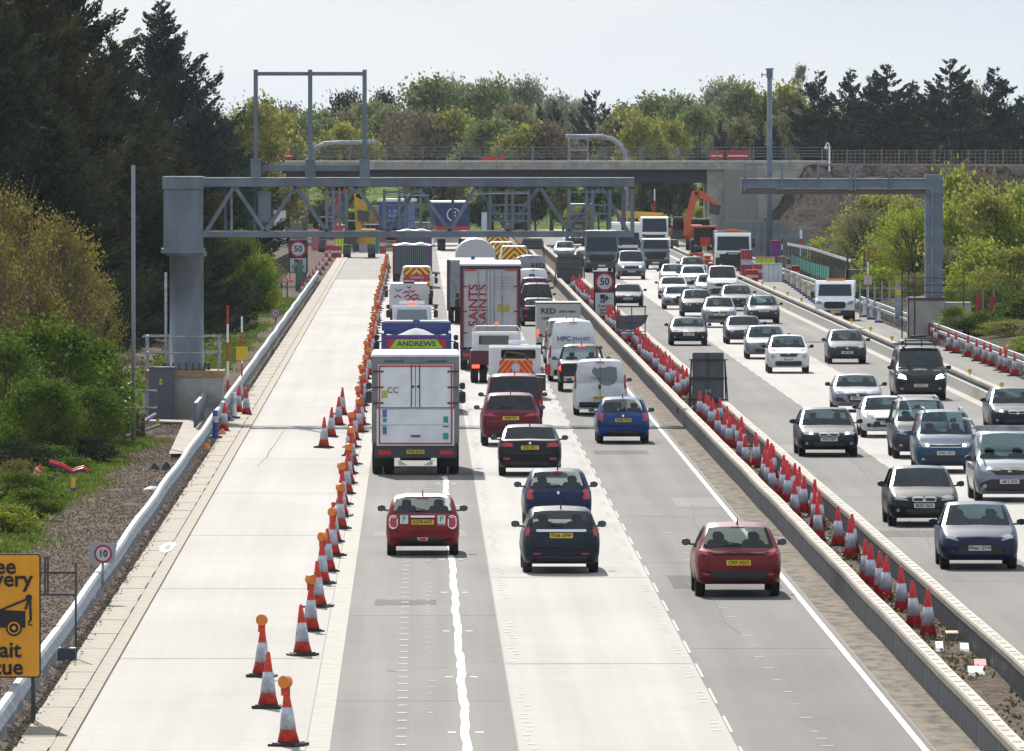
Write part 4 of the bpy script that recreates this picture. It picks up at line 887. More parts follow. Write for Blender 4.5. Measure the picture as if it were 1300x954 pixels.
def rescue():
    X, Y = spot(655, 34.0); W2 = 1.02
    t = thing('recovery_truck', 'white recovery truck with an orange and red striped board across its deck', 'truck', (X, Y, 0))
    ob('cab', MB().prismx([(3.4, .6), (3.4, 1.9), (3.55, 2.0), (4.6, 1.98), (5.1, 1.3), (5.9, 1.15), (6, .5)], -.98, .98).mesh('cab', M['white_dirty']), t)
    ob('cab_rear_window', MB().prism(rrect(.12, 1.66, 1.3, .34, .06), 3.38, 3.40).mesh('cab_rear_window', M['glass_d']), t)
    ob('deck', MB().box(-W2, W2, 0, 3.3, .72, .86).mesh('deck', M['dark']), t)
    ob('light_bar', MB().prism(rrect(.1, 2.10, .7, .14, .05), 3.9, 4.1).mesh('light_bar', M['white']), t)
    chevrons('chevron_board', -.62, .62, 1.02, 1.50, .0, t, mat('board_orange', (.80, .26, .03), .5), mat('board_red', (.65, .03, .02), .5), 3, .8)
    ob('crest', MB().disc(0, -.03, 1.22, .16, th=.012).mesh('crest', mat('pale_crest', (.45, .5, .65), .5)), t)
    ob('winch_frame', MB().bar((-.7, 1, .86), (-.35, 1, 1.8), .07).bar((.7, 1, .86), (.35, 1, 1.7), .07).bar((-.35, 1, 1.8), (.35, 1, 1.7), .07).mesh('winch_frame', mat('olive_frame', (.07, .08, .04), .6)), t)
    b = MB().prism(rrect(W2+.20, 1.10, .22, .40, .05), 2.6, 2.7).bar((W2-.1, 2.65, 1.1), (W2+.15, 2.65, 1.1), .05); ob('side_marker', b.mesh('side_marker', M['red_lens']), t)
    ob('toolbox', MB().box(W2-.25, W2+.1, .4, 3, .35, .95).mesh('toolbox', M['dark']), t)
    ob('bumper', MB().box(-W2, W2, -.02, .1, .4, .7).mesh('bumper', M['dark']), t)
    axle(t, 1.1, W2, .38); axle(t, 5.0, W2, .38, False)
rescue()
def dropside():
    X, Y = spot(631, 31.8); W2 = 1.05
    t = thing('dropside_truck', 'dark red dropside truck with two white roof bars beside the recovery truck', 'truck', (X, Y, 0))
    ob('body', MB().box(-W2, W2, 0, .06, .8, 1.3).box(-W2, -W2+.06, .06, 3.4, .8, 1.3).box(W2-.06, W2, .06, 3.4, .8, 1.3).box(-W2, W2, 0, 3.4, .74, .8).mesh('body', paint('maroon', (.10, .02, .03), .1)), t)
    ob('cab', MB().prismx([(3.5, .6), (3.5, 1.9), (3.65, 2.0), (4.7, 1.95), (5.2, 1.3), (5.9, 1.15), (6, .5)], -.98, .98).mesh('cab', M['white']), t)
    for yy, zz in ((.1, 2.02), (3.2, 2.22)):
        ob('roof_bar', MB().tube([(-.92, yy, .8), (-.92, yy, zz-.1), (-.82, yy, zz), (.82, yy, zz), (.92, yy, zz-.1), (.92, yy, .8)], .035, 8).mesh('roof_bar', M['white']), t)
    ob('rear_window', MB().prism(rrect(-.1, 1.66, 1.2, .36, .05), 3.48, 3.5).mesh('rear_window', M['glass_d']), t)
    ob('beacon', MB().lathe([(.06, 0), (.06, .09), (.03, .12)], 10, c=(0, 3.2, 2.25)).mesh('beacon', M['red_lit']), t)
    for s_ in (-1, 1): ob('tail_light', MB().box(*sorted((s_*.7, s_*1.0)), -.03, 0, .6, .74).mesh('tail_light', M['red_lit'] if s_ < 0 else M['red_lens']), t)
    axle(t, 1.1, W2, .36); axle(t, 5.0, W2, .36, False)
dropside()
# lettering and pictures on the vans
def van_print(px, py, style, items):
    Y = YK(py); p = ST[style]; bvh = None
    for k_, v in _proto.items():
        if k_[0] == style: bvh = v[1]
    t = [o for o in C.objects if o.type == 'EMPTY' and abs(o.location.x-XA(px, Y)) < .01 and abs(o.location.y-(Y+p['wb'][1])) < .1][0]
    for it in items:
        if it[0] == 'T': _, txt, sz, mm, x, z, sq = it; yy = surf(bvh, x, z, 'R', p['L']); letters(txt, sz, mm, t, (-x, yy+.02, z), math.pi, True, sq)
        else: _, pts, mm, nme = it; vs, fs = patch(bvh, [(-a, b_) for a, b_ in pts], 'R', .018, p['L']); ob(nme, MB().add(vs, fs).mesh(nme, mm), t)
gy = mat('faded_print', (.16, .18, .21), .5); bp_ = mat('blue_print', (.03, .06, .22), .5)
van_print(728, 484, 'panel_hi', [('T', 'HPC', .26, bp_, -.38, 1.72, 1.1), ('T', 'TRANSIT', .20, mat('light_blue_print', (.15, .25, .5), .5), .32, 1.72, .9), ('T', '020 8574 1407', .11, mat('light_blue_print', (.15, .25, .5), .5), .1, 1.46, 1)])
van_print(763, 527, 'panel', [('P', [(-.30, 1.55), (-.22, 1.72), (-.12, 1.66), (.1, 1.68), (.34, 1.74), (.58, 1.70), (.60, 1.30), (.48, 1.12), (.30, 1.06), (.05, 1.10), (-.10, 1.30)], gy, 'cat_picture'), ('T', 'and', .12, gy, .12, 1.26, 1), ('P', rrect(0, 1.02, .06, .16, .03), M['black'], 'door_handle')])
van_print(674, 374, 'panel_hi', [('T', 'RED', .42, M['ink'], .35, 1.78, 1.1)])
van_print(676, 383, 'panel', [('P', rrect(-.1, 1.55, .34, .20, .02), M['blue'], 'label')])
def red_box():
    X, Y = spot(709, 28.0)
    t = thing('box_van', 'grey box van with RED lettering across the top of its rear', 'van', (X, Y, 0))
    b = MB().box(-1.0, 1.0, 0, 4.2, .5, 2.26); ob('box_body', b.mesh('box_body', mat('box_van_grey', (.42, .42, .42), .55, var=.07)), t)
    ob('roof_edge', MB().box(-1.02, 1.02, -.01, 4.2, 2.26, 2.32).mesh('roof_edge', M['dark']), t)
    letters('RED', .34, M['ink'], t, (-.46, -.01, 1.92), 0, True, 1.1)
    letters('DIGITAL MEDIA', .13, M['ink'], t, (.40, -.01, 1.90), 0, True, .85); letters('.com', .2, M['ink'], t, (-.6, -.01, 1.62), 0, True)
    for s_ in (-1, 1): ob('tail_light', MB().box(*sorted((s_*.88, s_*.97)), -.03, 0, .75, 1.1).mesh('tail_light', M['red_lit']), t)
    ob('cab', MB().prismx([(4.3, .5), (4.3, 1.9), (5.2, 1.8), (5.8, 1.1), (6.4, .9), (6.4, .4)], -.95, .95).mesh('cab', M['white']), t)
    axle(t, 1.0, 1.0, .34, False, .22); axle(t, 5.4, 1.0, .34, False, .22)
red_box()
def small_flat(px, s, label, H, mode, W=2.05, vehname='truck'):
    X, Y = spot(px, s); W2 = W/2
    t = thing(mode+'_truck' if mode != 'tanker' else 'tanker_lorry', label, 'truck', (X, Y, 0))
    pr = 'white'
    if mode == 'towing':
        ob('cab', MB().prismx([(1.5, .6), (1.5, H-.1), (1.6, H), (2.8, H-.03), (3.4, 1.2), (4.2, 1.1), (4.3, .5)], -W2+.04, W2-.04).mesh('cab', M['white']), t)
        ob('rear_window', MB().prism([(-.74, 1.12), (.74, 1.12), (.68, 1.62), (-.68, 1.62)], 1.46, 1.49).mesh('rear_window', mat('milky_window', (.25, .29, .36), .3)), t)
        ob('light_bar', MB().prism(rrect(0, H+.10, 1.2, .15, .05), 1.9, 2.2).mesh('light_bar', M['white']), t); ob('beacon', MB().prism(rrect(.0, H+.03, .4, .09, .03), 1.8, 1.89).mesh('beacon', M['red_lit']), t)
        ob('rail', MB().bar((-.95, 0, .98), (.95, 0, .98), .10).mesh('rail', M['white']), t); ob('marker_strip', MB().box(-.9, .9, -.06, -.05, .80, .90).mesh('marker_strip', M['yellow']), t)
        ob('deck', MB().box(-W2, W2, 0, 1.4, .5, .9).mesh('deck', M['dark']), t)
    elif mode == 'sheeted':
        ob('body', MB().prism([(-W2, .6), (W2, .6), (W2, 1.6), (W2-.08, H), (-W2+.08, H), (-W2, 1.6)], 0, 5).mesh('body', M['white_dirty']), t)
        rm = mat('print_red', (.45, .02, .06), .5); bm2 = mat('print_blue', (.12, .22, .45), .5)
        def vee(x, z, w_, m_, up=1):
            ob('zigzag', MB().prism([(x-w_, z+up*w_*.6), (x, z), (x+w_, z+up*w_*.6), (x+w_, z+up*w_*.6-.07), (x, z-.08), (x-w_, z+up*w_*.6-.07)], -.02, -.008).mesh('zigzag', m_), t)
        vee(.0, 1.80, .12, rm); vee(.18, 1.58, .16, rm); vee(-.14, 1.62, .20, rm, -1); vee(-.05, 1.42, .2, rm, -1); vee(.34, 1.46, .2, rm, -1); vee(.12, 1.28, .2, rm, -1); vee(.42, 1.26, .18, rm, -1); vee(-.55, 1.62, .2, bm2); vee(-.6, 1.4, .2, rm, -1)
        ob('top_rack', MB().box(-.3, .3, 0, 1, H, H+.12).mesh('top_rack', M['dark']), t)
    elif mode == 'chevron':
        ob('body', MB().prism([(-W2, .5), (W2, .5), (W2, 1.5), (W2-.18, H-.06), (W2-.3, H), (-W2+.3, H), (-W2+.18, H-.06), (-W2, 1.5)], 0, 5).mesh('body', M['white_dirty']), t)
        chevrons('chevron_board', -W2+.2, W2-.2, 1.0, H-.06, -.03, t, mat('chevron_yellow', (.75, .68, .05), .5), mat('chevron_red', (.5, .04, .04), .5), 2, 1)
    axle(t, 1.0, W2, .36, False, .24)
    if mode != 'towing': axle(t, 4.2, W2, .36, False, .24)
    for s_ in (-1, 1): ob('tail_light', MB().box(*sorted((s_*(W2-.3), s_*(W2-.05))), -.03, 0, .52, .68).mesh('tail_light', M['red_lens']), t)
    side_mirrors(t, W2, 2.4, 1.4)
    return t
small_flat(523, 26.8, 'white works pickup with a red beacon bar ahead of the blue tipper', 1.84, 'towing', 1.95)
small_flat(519, 23.8, 'white panelled truck with red and blue zigzag print on its rear', 2.0, 'sheeted', 2.1)
t = small_flat(529, 21.8, 'works truck with a chevron top and a pink label board beyond the zigzag print truck', 2.25, 'chevron', 1.95)
ob('label_board', MB().box(-.72, .72, -.06, -.045, 1.42, 1.80).mesh('label_board', mat('pink_board', (.45, .03, .10), .5)), t); letters('TRAFFIC', .22, mat('pink_lettering', (.75, .4, .45), .5), t, (0, -.07, 1.61))
small_flat(653, 18.9, 'yellow and red chevron backed van in the right hand queue', 2.45, 'chevron', 2.0)
small_flat(637, 18.2, 'chevron van half hidden between two other striped vans', 2.45, 'chevron', 1.9)
small_flat(632, 17.3, 'farthest chevron backed truck below the gantry beam', 2.7, 'chevron', 2.0)
def ribbed(px, s, H, label):
    X, Y = spot(px, s); t = thing('bulk_lorry', label, 'lorry', (X, Y, 0), R(.2))
    rdm = mat('dark_red_body', (.28, .012, .03), .5)
    ob('body', MB().box(-1.27, 1.27, .1, 9, .9, H).mesh('body', rdm), t)
    b = MB()
    for k in range(17):
        x = -1.08+k*.135; b.box(x-.035, x+.035, -.05, -.002, .95, H-.06, 1)
    b.box(-1.15, 1.15, 0.0, .06, .92, H-.03); ob('ribbed_door', b.mesh('ribbed_door', [mat('blue_grey_ribs', (.03, .035, .05), .5), mat('lit_tone_ribs', (.13, .16, .20), .5)]), t)  # ribs get a lighter tone that paints in the light on them
    for s_ in (-1, 1): ob('corner_post', MB().box(*sorted((s_*1.16, s_*1.28)), -.04, .1, .6, H+.02).mesh('corner_post', M['purple'] if s_ > 0 else rdm), t)
    ob('load', MB().prism([(-1.1, H), (-.5, H+.14), (.1, H+.05), (.6, H+.16), (1.1, H)], .3, 8).mesh('load', M['white_dirty']), t)
    for yy in (1.4, 2.7): axle(t, yy, 1.27)
    truck_cab(t, 1.2, 9.3, 11, 2.8, rdm)
ribbed(523.5, 19.6, 2.75, 'nearer of two dark red bulk lorries with ribbed grey rear doors')
ribbed(525.5, 17.7, 3.0, 'farther of two dark red bulk lorries with ribbed grey rear doors')
def tanker():
    X, Y = spot(604, 20.8); t = thing('tanker_lorry', 'silver domed tanker lorry ahead of the tall red lettered trailer', 'lorry', (X, Y, 0))
    pts = [(1.22*math.cos(R(a)), 2.55+1.02*math.sin(R(a))) for a in range(0, 181, 15)]+[(-1.22, 1.1), (1.22, 1.1)]
    ob('tank', MB().prism(pts, 0, 9).mesh('tank', mat('tank_silver', (.5, .5, .52), .35, metal=.5), False), t)
    ob('stripe_board', MB().box(-1.0, 1.0, -.04, 0, 2.05, 2.25).mesh('stripe_board', M['amber']), t)
    ob('bumper', MB().box(-1.2, 1.2, -.02, .1, .5, 1).mesh('bumper', M['dark']), t)
    for yy in (1.4, 2.7): axle(t, yy, 1.25)
    truck_cab(t, 1.2, 9.5, 11.3, 3, M['white'])
    X, Y = spot(598, 24.2); t = thing('lorry', 'dark grey lorry with a silver side seen just left of the tall trailer', 'lorry', (X, Y, 0))
    ob('body', MB().box(-1.1, 1.25, 0, 8, .9, 3.3).mesh('body', mat('grey_lorry_side', (.24, .25, .28), .5, var=.15)), t)
    ob('roof', MB().box(-1.1, 1.25, 0, 8, 3.3, 3.38).mesh('roof', M['white_dirty']), t); ob('beacon', MB().lathe([(.1, 0), (.12, .1), (.05, .18)], 10, c=(.1, .3, 3.38)).mesh('beacon', M['blue']), t)
    ob('corner_post', MB().box(-1.27, -1.1, -.02, .3, .7, 3.36).mesh('corner_post', M['dark']), t)
    for yy in (1.4, 2.7): axle(t, yy, 1.2)
    truck_cab(t, 1.2, 8.2, 10, 3.0, M['red'])
tanker()
def trailer_far():
    X, Y = spot(575, 14.8); t = thing('curtain_trailer', 'dark blue lorry trailer with a round white crest under the bridge', 'lorry', (X, Y, 0), R(2))
    ob('body', MB().prism([(-1.35, 2.1), (1.4, 2.1), (1.45, 4.1), (-1.75, 4.1), (-1.5, 2.3)], 0, 12).mesh('body', mat('navy_curtain', (.012, .03, .13), .5, var=.1)), t)
    ob('roof', MB().box(-1.78, 1.48, -.02, 12, 4.1, 4.24).mesh('roof', M['white']), t)
    b = MB()
    for k in range(18):
        a, c_ = k*20, k*20+20
        b.add([(r_*math.cos(R(q_))+.05, -.03, 3.1+r_*math.sin(R(q_))) for q_, r_ in ((a, .58), (c_, .58), (c_, .50), (a, .50))], [(0, 1, 2, 3)])
    b.box(-.12, .0, -.03, -.01, 2.75, 3.35).box(.0, .25, -.03, -.01, 3.22, 3.35).box(.0, .25, -.03, -.01, 2.95, 3.05)
    ob('crest', b.mesh('crest', M['white']), t)
    ob('frame', MB().box(-1.3, 1.4, -.05, 12, 1.75, 2.1).mesh('frame', M['red']), t)
    for yy in (1.4, 2.7): axle(t, yy, 1.25)
    truck_cab(t, 1.2, 12.3, 14, 3, M['white'])
    X, Y = spot(499, 13.6); t = thing('container', 'blue faced container with a bright white roof beyond the closed lane', 'container', (X, Y, 0), R(-6))
    ob('body', MB().box(-1.3, 1.4, 0, 6, 1.2, 3.7).mesh('body', mat('container_blue', (.03, .10, .30), .5, var=.2, vscale=1)), t)
    ob('roof', MB().box(-1.5, 1.5, -.1, 7, 3.7, 3.95).mesh('roof', M['white']), t)
    ob('side_panel', MB().box(-1.34, -1.3, -.02, 6, 1.2, 3.7).mesh('side_panel', mat('container_plum', (.2, .1, .12), .6)), t)
    letters('LS', .9, mat('pale_blue_lettering', (.3, .45, .7), .5), t, (0, -.02, 2.6))
    ob('undercarriage', MB().box(-1.2, 1.3, .1, 6, .1, 1.2).mesh('undercarriage', M['under']), t)
trailer_far()
# ---------------------------------------------------------------- oncoming carriageway (front views)
car('hatch', 'navy', 1242, 722.5, 'F', 'dark blue hatchback with one bright headlamp, lowest car on the oncoming side', 'car', fk='hatch', reg='WN61 GYW', opts=('bodymirror', 'badge'))
car('hatch', 'black', 1172, 668, 'F', 'black hatchback with a silver plate just behind the dark blue hatchback', 'car', fk='sal', reg='BD67 XLN', gl='glass_d')
c1 = car('connect', 'silver', 1280, 637, 'F', 'silver van with a roof rack cut off by the right edge of the picture', 'van', fk='van', reg='LM15 ZWJ', opts=('lit',))
car('mpv', 'steelblue', 1199.5, 600.5, 'F', 'steel blue van based car with two warm headlamps and roof rails', 'car', fk='caddy', reg='GN65 UKD', opts=('lit', 'rails', 'bodymirror', 'badge'))
car('mpv', 'grey', 1170, 582, 'F', 'dark grey people carrier with roof rails left of the steel blue one', 'car', fk='caddy', opts=('rails', 'badge'))
car('coupe', 'white', 1127, 555.5, 'F', 'pearl white coupe partly behind the dark grey people carrier', 'car', fk='hatch', reg='FG60 AMY')
car('saloon', 'dark', 1051.5, 579.5, 'F', 'charcoal saloon with twin grilles and lit headlamps next to the median', 'car', fk='sal', reg='FH57 KBY', opts=('lit', 'badge'))
car('coupe', 'silver', 1088, 523, 'F', 'silver executive car with a deep black grille in the middle oncoming lane', 'car', fk='audi', reg='GM63 AKX')
cv = car('custom', 'dark', 1168, 508, 'F', 'dark grey van with a laden roof rack and white ringed headlamps', 'van', fk='van', reg='SG68 VLC', opts=('drl', 'badge'), gl='glass_d')
car('saloon', 'blueblack', 1291, 549, 'F', 'blue black saloon at the right edge behind the silver van', 'car', fk='sal', opts=('lit',))
car('small', 'grey', 1075, 462, 'F', 'dark grey small hatchback alone in the lane beside the concrete barrier', 'car', fk='hatch', reg='LR08 NFO')
car('cross', 'white', 1000.5, 474, 'F', 'white compact crossover with round lamps and two lit fog lights', 'car', fk='juke', reg='SK13 EYA', opts=('foglit',))
car('saloon', 'silver', 972, 456, 'F', 'silver saloon with four round lamps partly behind the white crossover', 'car', fk='jag', opts=())
car('coupe', 'grey', 945, 437, 'F', 'low dark sports car ahead of the silver saloon with round lamps', 'car', fk='porsche', gl='glass_d')
car('coupe', 'black', 874, 439, 'F', 'black saloon next to the median, level with the low dark sports car', 'car', fk='sal', reg='KL59 SZA')
car('estate', 'grey', 969, 411, 'F', 'dark grey estate with a bonnet scoop and silver lamps', 'car', fk='suv', reg='YJ04 RHX', opts=('rails', 'badge'))
car('cross', 'silver', 913, 416, 'F', 'silver compact family car left of the dark estate with the scoop', 'car', fk='suv', reg='EX65 PBV')
car('saloon', 'darkgreen', 936, 395, 'F', 'dark green saloon between the white high van and the dark estate', 'car', fk='hatch')
car('hatch', 'grey', 885, 402, 'F', 'grey hatchback behind the silver family car', 'car', fk='jag')
car('coupe', 'silver', 862, 393, 'F', 'pale silver saloon next to the median with a wide dark grille', 'car', fk='audi')
car('custom', 'white', 917, 379, 'F', 'white high roof van in the middle of the oncoming cars', 'van', fk='van', gl='glass_d')
car('small', 'white', 900, 379, 'F', 'white small car partly hidden left of the white high van', 'car', fk='hatch')
car('coupe', 'white', 854.5, 379.5, 'F', 'white low car directly behind the pale silver saloon', 'car', fk='hatch')
car('hatch', 'white', 880.5, 366.5, 'F', 'white hatchback, right one of two side by side below the excavator', 'car', fk='sal')
car('hatch', 'silver', 855, 364, 'F', 'pale hatchback, left one of two side by side below the excavator', 'car', fk='sal')
car('saloon', 'grey', 880, 353, 'F', 'grey saloon showing only its roof beside the orange works barriers', 'car', fk='sal')
car('coupe', 'dark', 797, 390, 'F', 'dark sports saloon directly right of the fifty sign', 'car', fk='jag', reg='SW12 XLB', gl='glass_d')
car('custom', 'silver', 801.5, 355, 'F', 'silver van with a roof rack and bright headlamps beyond the fifty sign', 'van', fk='van', reg='NV18 KTB', opts=('lit', 'badge'), gl='glass_d')
car('hatch', 'dark', 743, 343, 'F', 'dark car with a white bonnet glint beside the tilted sign board', 'car', fk='sal', opts=('lit',))
car('cross', 'silver', 717, 332, 'F', 'silver crossover left of the dark car near the tilted sign board', 'car', fk='suv', opts=())
car('mpv', 'grey', 731, 313, 'F', 'grey people carrier below the end of the gantry beam with one flaring lamp', 'car', fk='caddy', opts=('lit',))
# things on the roofs
rk = MB().box(-.75, .8, .3, .36, 0, .05).box(-.75, .8, 1.7, 1.76, 0, .05).box(-.75, -.7, .3, 1.9, .05, .1).box(.75, .8, .3, 1.9, .05, .1)
o = ob('roof_rack', MB().box(-.84, .9, 1.0, 1.1, 1.90, 2.05).box(-.84, -.80, 1.0, 3.2, 1.93, 1.98).box(.86, .9, 1, 3.2, 1.93, 1.98).box(-.84, .9, 3.1, 3.2, 1.9, 1.96).mesh('roof_rack', M['galv']), c1)
o = ob('rack_end', MB().bar((-.98, 1.0, 2.18), (-.84, 1.0, 1.95), .05).bar((-1.1, 2.6, 2.2), (-.98, 1.0, 2.18), .05).bar((-.98, 1., 2.18), (-.98, 1., 2.04), .03).mesh('rack_end', M['galv']), c1)
t = thing('ladder_stack', 'ladders and pipes strapped on the roof of the dark grey van', 'ladders', (cv.location.x, cv.location.y+1.6, 1.99))
b = MB()
for z, x0, x1 in ((.10, -.95, .85), (.22, -.55, .55), (.30, -.45, .60)): b.bar((x0, 0, z), (x1, 0, z), .05)
for x in (-.5, .1, .6): b.bar((x, 0, 0), (x, .2, .32), .05)
ob('ladder', b.mesh('ladder', M['dark']), t); ob('pipe', MB().tube([(-.62, 0, .14), (-.55, 2.4, .14)], .07, 8).tube([(-.3, 0, .36), (.25, .6, .38)], .05, 6).mesh('pipe', M['black']), t)
ob('cross_rail', MB().bar((-1.0, .1, .06), (1.0, .1, .06), .05).bar((-1.0, 1.9, .06), (1.0, 1.9, .06), .05).bar((-.8, .1, -.05), (-.8, .1, .1), .04).bar((.8, .1, -.05), (.8, .1, .1), .04).mesh('cross_rail', M['galv']), t)

# flat fronted lorries, local front at y=0
def flat_front(name, label, cat, px, s, W, H, zscreen, m, grille='black', bonnet=0, sign=None, body=None, py=None):
    X, Y = spot(px, s); W2 = W/2; t = thing(name, label, cat, (X, Y, 0))
    z0, z1 = zscreen
    b = MB().prismx([(0, .45), (-.02, z0-.1), (.06, z0), (.22, z1), (.5, H), (2.2, H), (2.2, .45)], -W2, W2); ob('cab', b.mesh('cab', m), t)
    sc = MB(); yv = lambda z: .06+(z-z0)/(z1-z0)*.16-.012
    sc.add([(-W2+.1, yv(z0), z0+.02), (W2-.1, yv(z0), z0+.02), (W2-.16, yv(z1), z1-.04), (-W2+.16, yv(z1), z1-.04)], [(0, 1, 2, 3)]); ob('windscreen', sc.mesh('windscreen', mat('dark_windscreen', (.010, .022, .040), .12, spec=.35)), t)
    ob('grille', MB().prism([(-W2*.72, .75), (W2*.72, .75), (W2*.78, z0-.22), (-W2*.78, z0-.22)], -.05, .0).mesh('grille', M[grille]), t)
    ob('bumper', MB().box(-W2, W2, -.1, .3, .32, .68).mesh('bumper', M['dark']), t)
    for s_ in (-1, 1): ob('headlight', MB().prism(rrect(s_*(W2-.24), .82, .30, .16, .04), -.06, 0).mesh('headlight', M['clear_lens']), t)
    side_mirrors(t, W2+.02, .25, (z0+z1)/2-.1)
    plate(t, '', True, 0, -.12, .5)
    axle(t, 1.1, W2, .42, False)
    if body:
        bw, bh, bm = body; ob('body', MB().box(-bw/2, bw/2, 2.4, 8, .8, bh).mesh('body', bm), t); axle(t, 6.5, W2, .42)
    if sign: ob('name_board', MB().box(-.52, .52, -.07, -.05, z0-.32, z0-.10).mesh('name_board', M['black']), t); letters(sign, .15, M['white'], t, (0, -.08, z0-.21), 0, True)
    return t
tf = flat_front('tipper_lorry', 'white fronted works tipper parked in the closed lane below the bridge pier', 'lorry', 931, 18.0, 2.5, 3.0, (1.75, 2.8), M['white'], sign='McGRATH', body=(2.4, 3.1, M['dark']))
ob('lower_panel', MB().box(-1.26, 1.26, -.08, .1, .4, 1.28).mesh('lower_panel', M['black']), tf); ob('roof_bar', MB().box(-1.1, 1.1, .6, .7, 3.1, 3.16).box(-.5, .4, .5, .6, 3.16, 3.3).mesh('roof_bar', M['amber']), tf)
flat_front('recovery_truck', 'white cab truck with a curved dark grille behind the silver van', 'truck', 832.5, 17.2, 2.05, 2.30, (1.5, 2.2), M['silver'] if 'silver' in M else PAINT['silver'], body=(2.0, 2.0, M['dark']))
flat_front('motorhome', 'cream coach built motorhome with an overcab bed under the gantry end', 'motorhome', 794, 16.6, 2.4, 3.1, (1.5, 2.5), mat('cream_gel', (.66, .64, .58), .4), body=(2.4, 3.2, mat('cream_gel', (.66, .64, .58), .4)))
flat_front('coach', 'dark fronted lorry just right of the cream motorhome', 'lorry', 831, 15.0, 2.3, 3.0, (1.7, 2.9), M['white'], body=(2.3, 2.9, M['white']))
flat_front('car_transporter', 'grey lorry with a steep dark windscreen left of the motorhome', 'lorry', 764, 17.6, 2.4, 3.0, (1.5, 2.9), M['gantry'], body=(2.2, 3.0, M['dark']))
flat_front('lorry', 'far lorry with glinting white roof rack left of the gantry end', 'lorry', 738, 13.2, 2.4, 3.2, (1.6, 2.9), mat('far_cab_blue', (.06, .10, .16), .5), body=(2.4, 3.3, M['white_dirty']))
def flatbed():
    X, Y = G(1060, 408).xy[:]; t = thing('flatbed_truck', 'white flatbed works truck parked alone in the lane behind the concrete barrier', 'truck', (X, Y, 0), R(-3))
    W2 = 1.03
    ob('cab', MB().prismx([(0, .55), (.02, 1.0), (.55, 1.28), (1.25, 1.95), (1.5, 2.12), (2.6, 2.12), (2.6, .5)], -W2, W2).mesh('cab', M['white']), t)
    ob('windscreen', MB().add([(-.90, .60, 1.33), (.90, .60, 1.33), (.84, 1.22, 1.95), (-.84, 1.22, 1.95)], [(0, 1, 2, 3)]).mesh('windscreen', mat('dark_windscreen', (.010, .022, .040), .12, spec=.35)), t)
    ob('grille', MB().prism(rrect(0, .86, 1.15, .36, .12), -.04, .02).mesh('grille', M['black']), t)
    ob('bumper', MB().box(-W2, W2, -.06, .4, .28, .58).mesh('bumper', M['black']), t)
    for s_ in (-1, 1):
        ob('headlight', MB().prism([(s_*.66, .90), (s_*.98, .92), (s_*.98, 1.12), (s_*.72, 1.04)][::s_], -.02, .2).mesh('headlight', M['clear_lens']), t)
        ob('door_mirror', MB().prism(rrect(s_*(W2+.16), 1.38, .2, .34, .05), .9, 1.0).bar((s_*W2*.9, .95, 1.3), (s_*(W2+.1), .95, 1.3), .05).mesh('door_mirror', M['black']), t)
    plate(t, 'EA17 LZN', True, .05, -.08, .50)
    ob('flat_bed', MB().box(-1.1, 1.1, 2.7, 6.2, .85, 1.0).box(-1.1, 1.1, 2.7, 2.78, 1, 2.15).mesh('flat_bed', M['white_dirty']), t)
    ob('beacon_bar', MB().box(-.5, .5, 1.8, 2.0, 2.12, 2.24).mesh('beacon_bar', M['amber']), t)
    axle(t, .95, W2, .35, False); axle(t, 4.9, W2, .35)
    ob('chassis', MB().box(-.4, .4, .5, 6, .35, .8).mesh('chassis', M['under']), t)
flatbed()
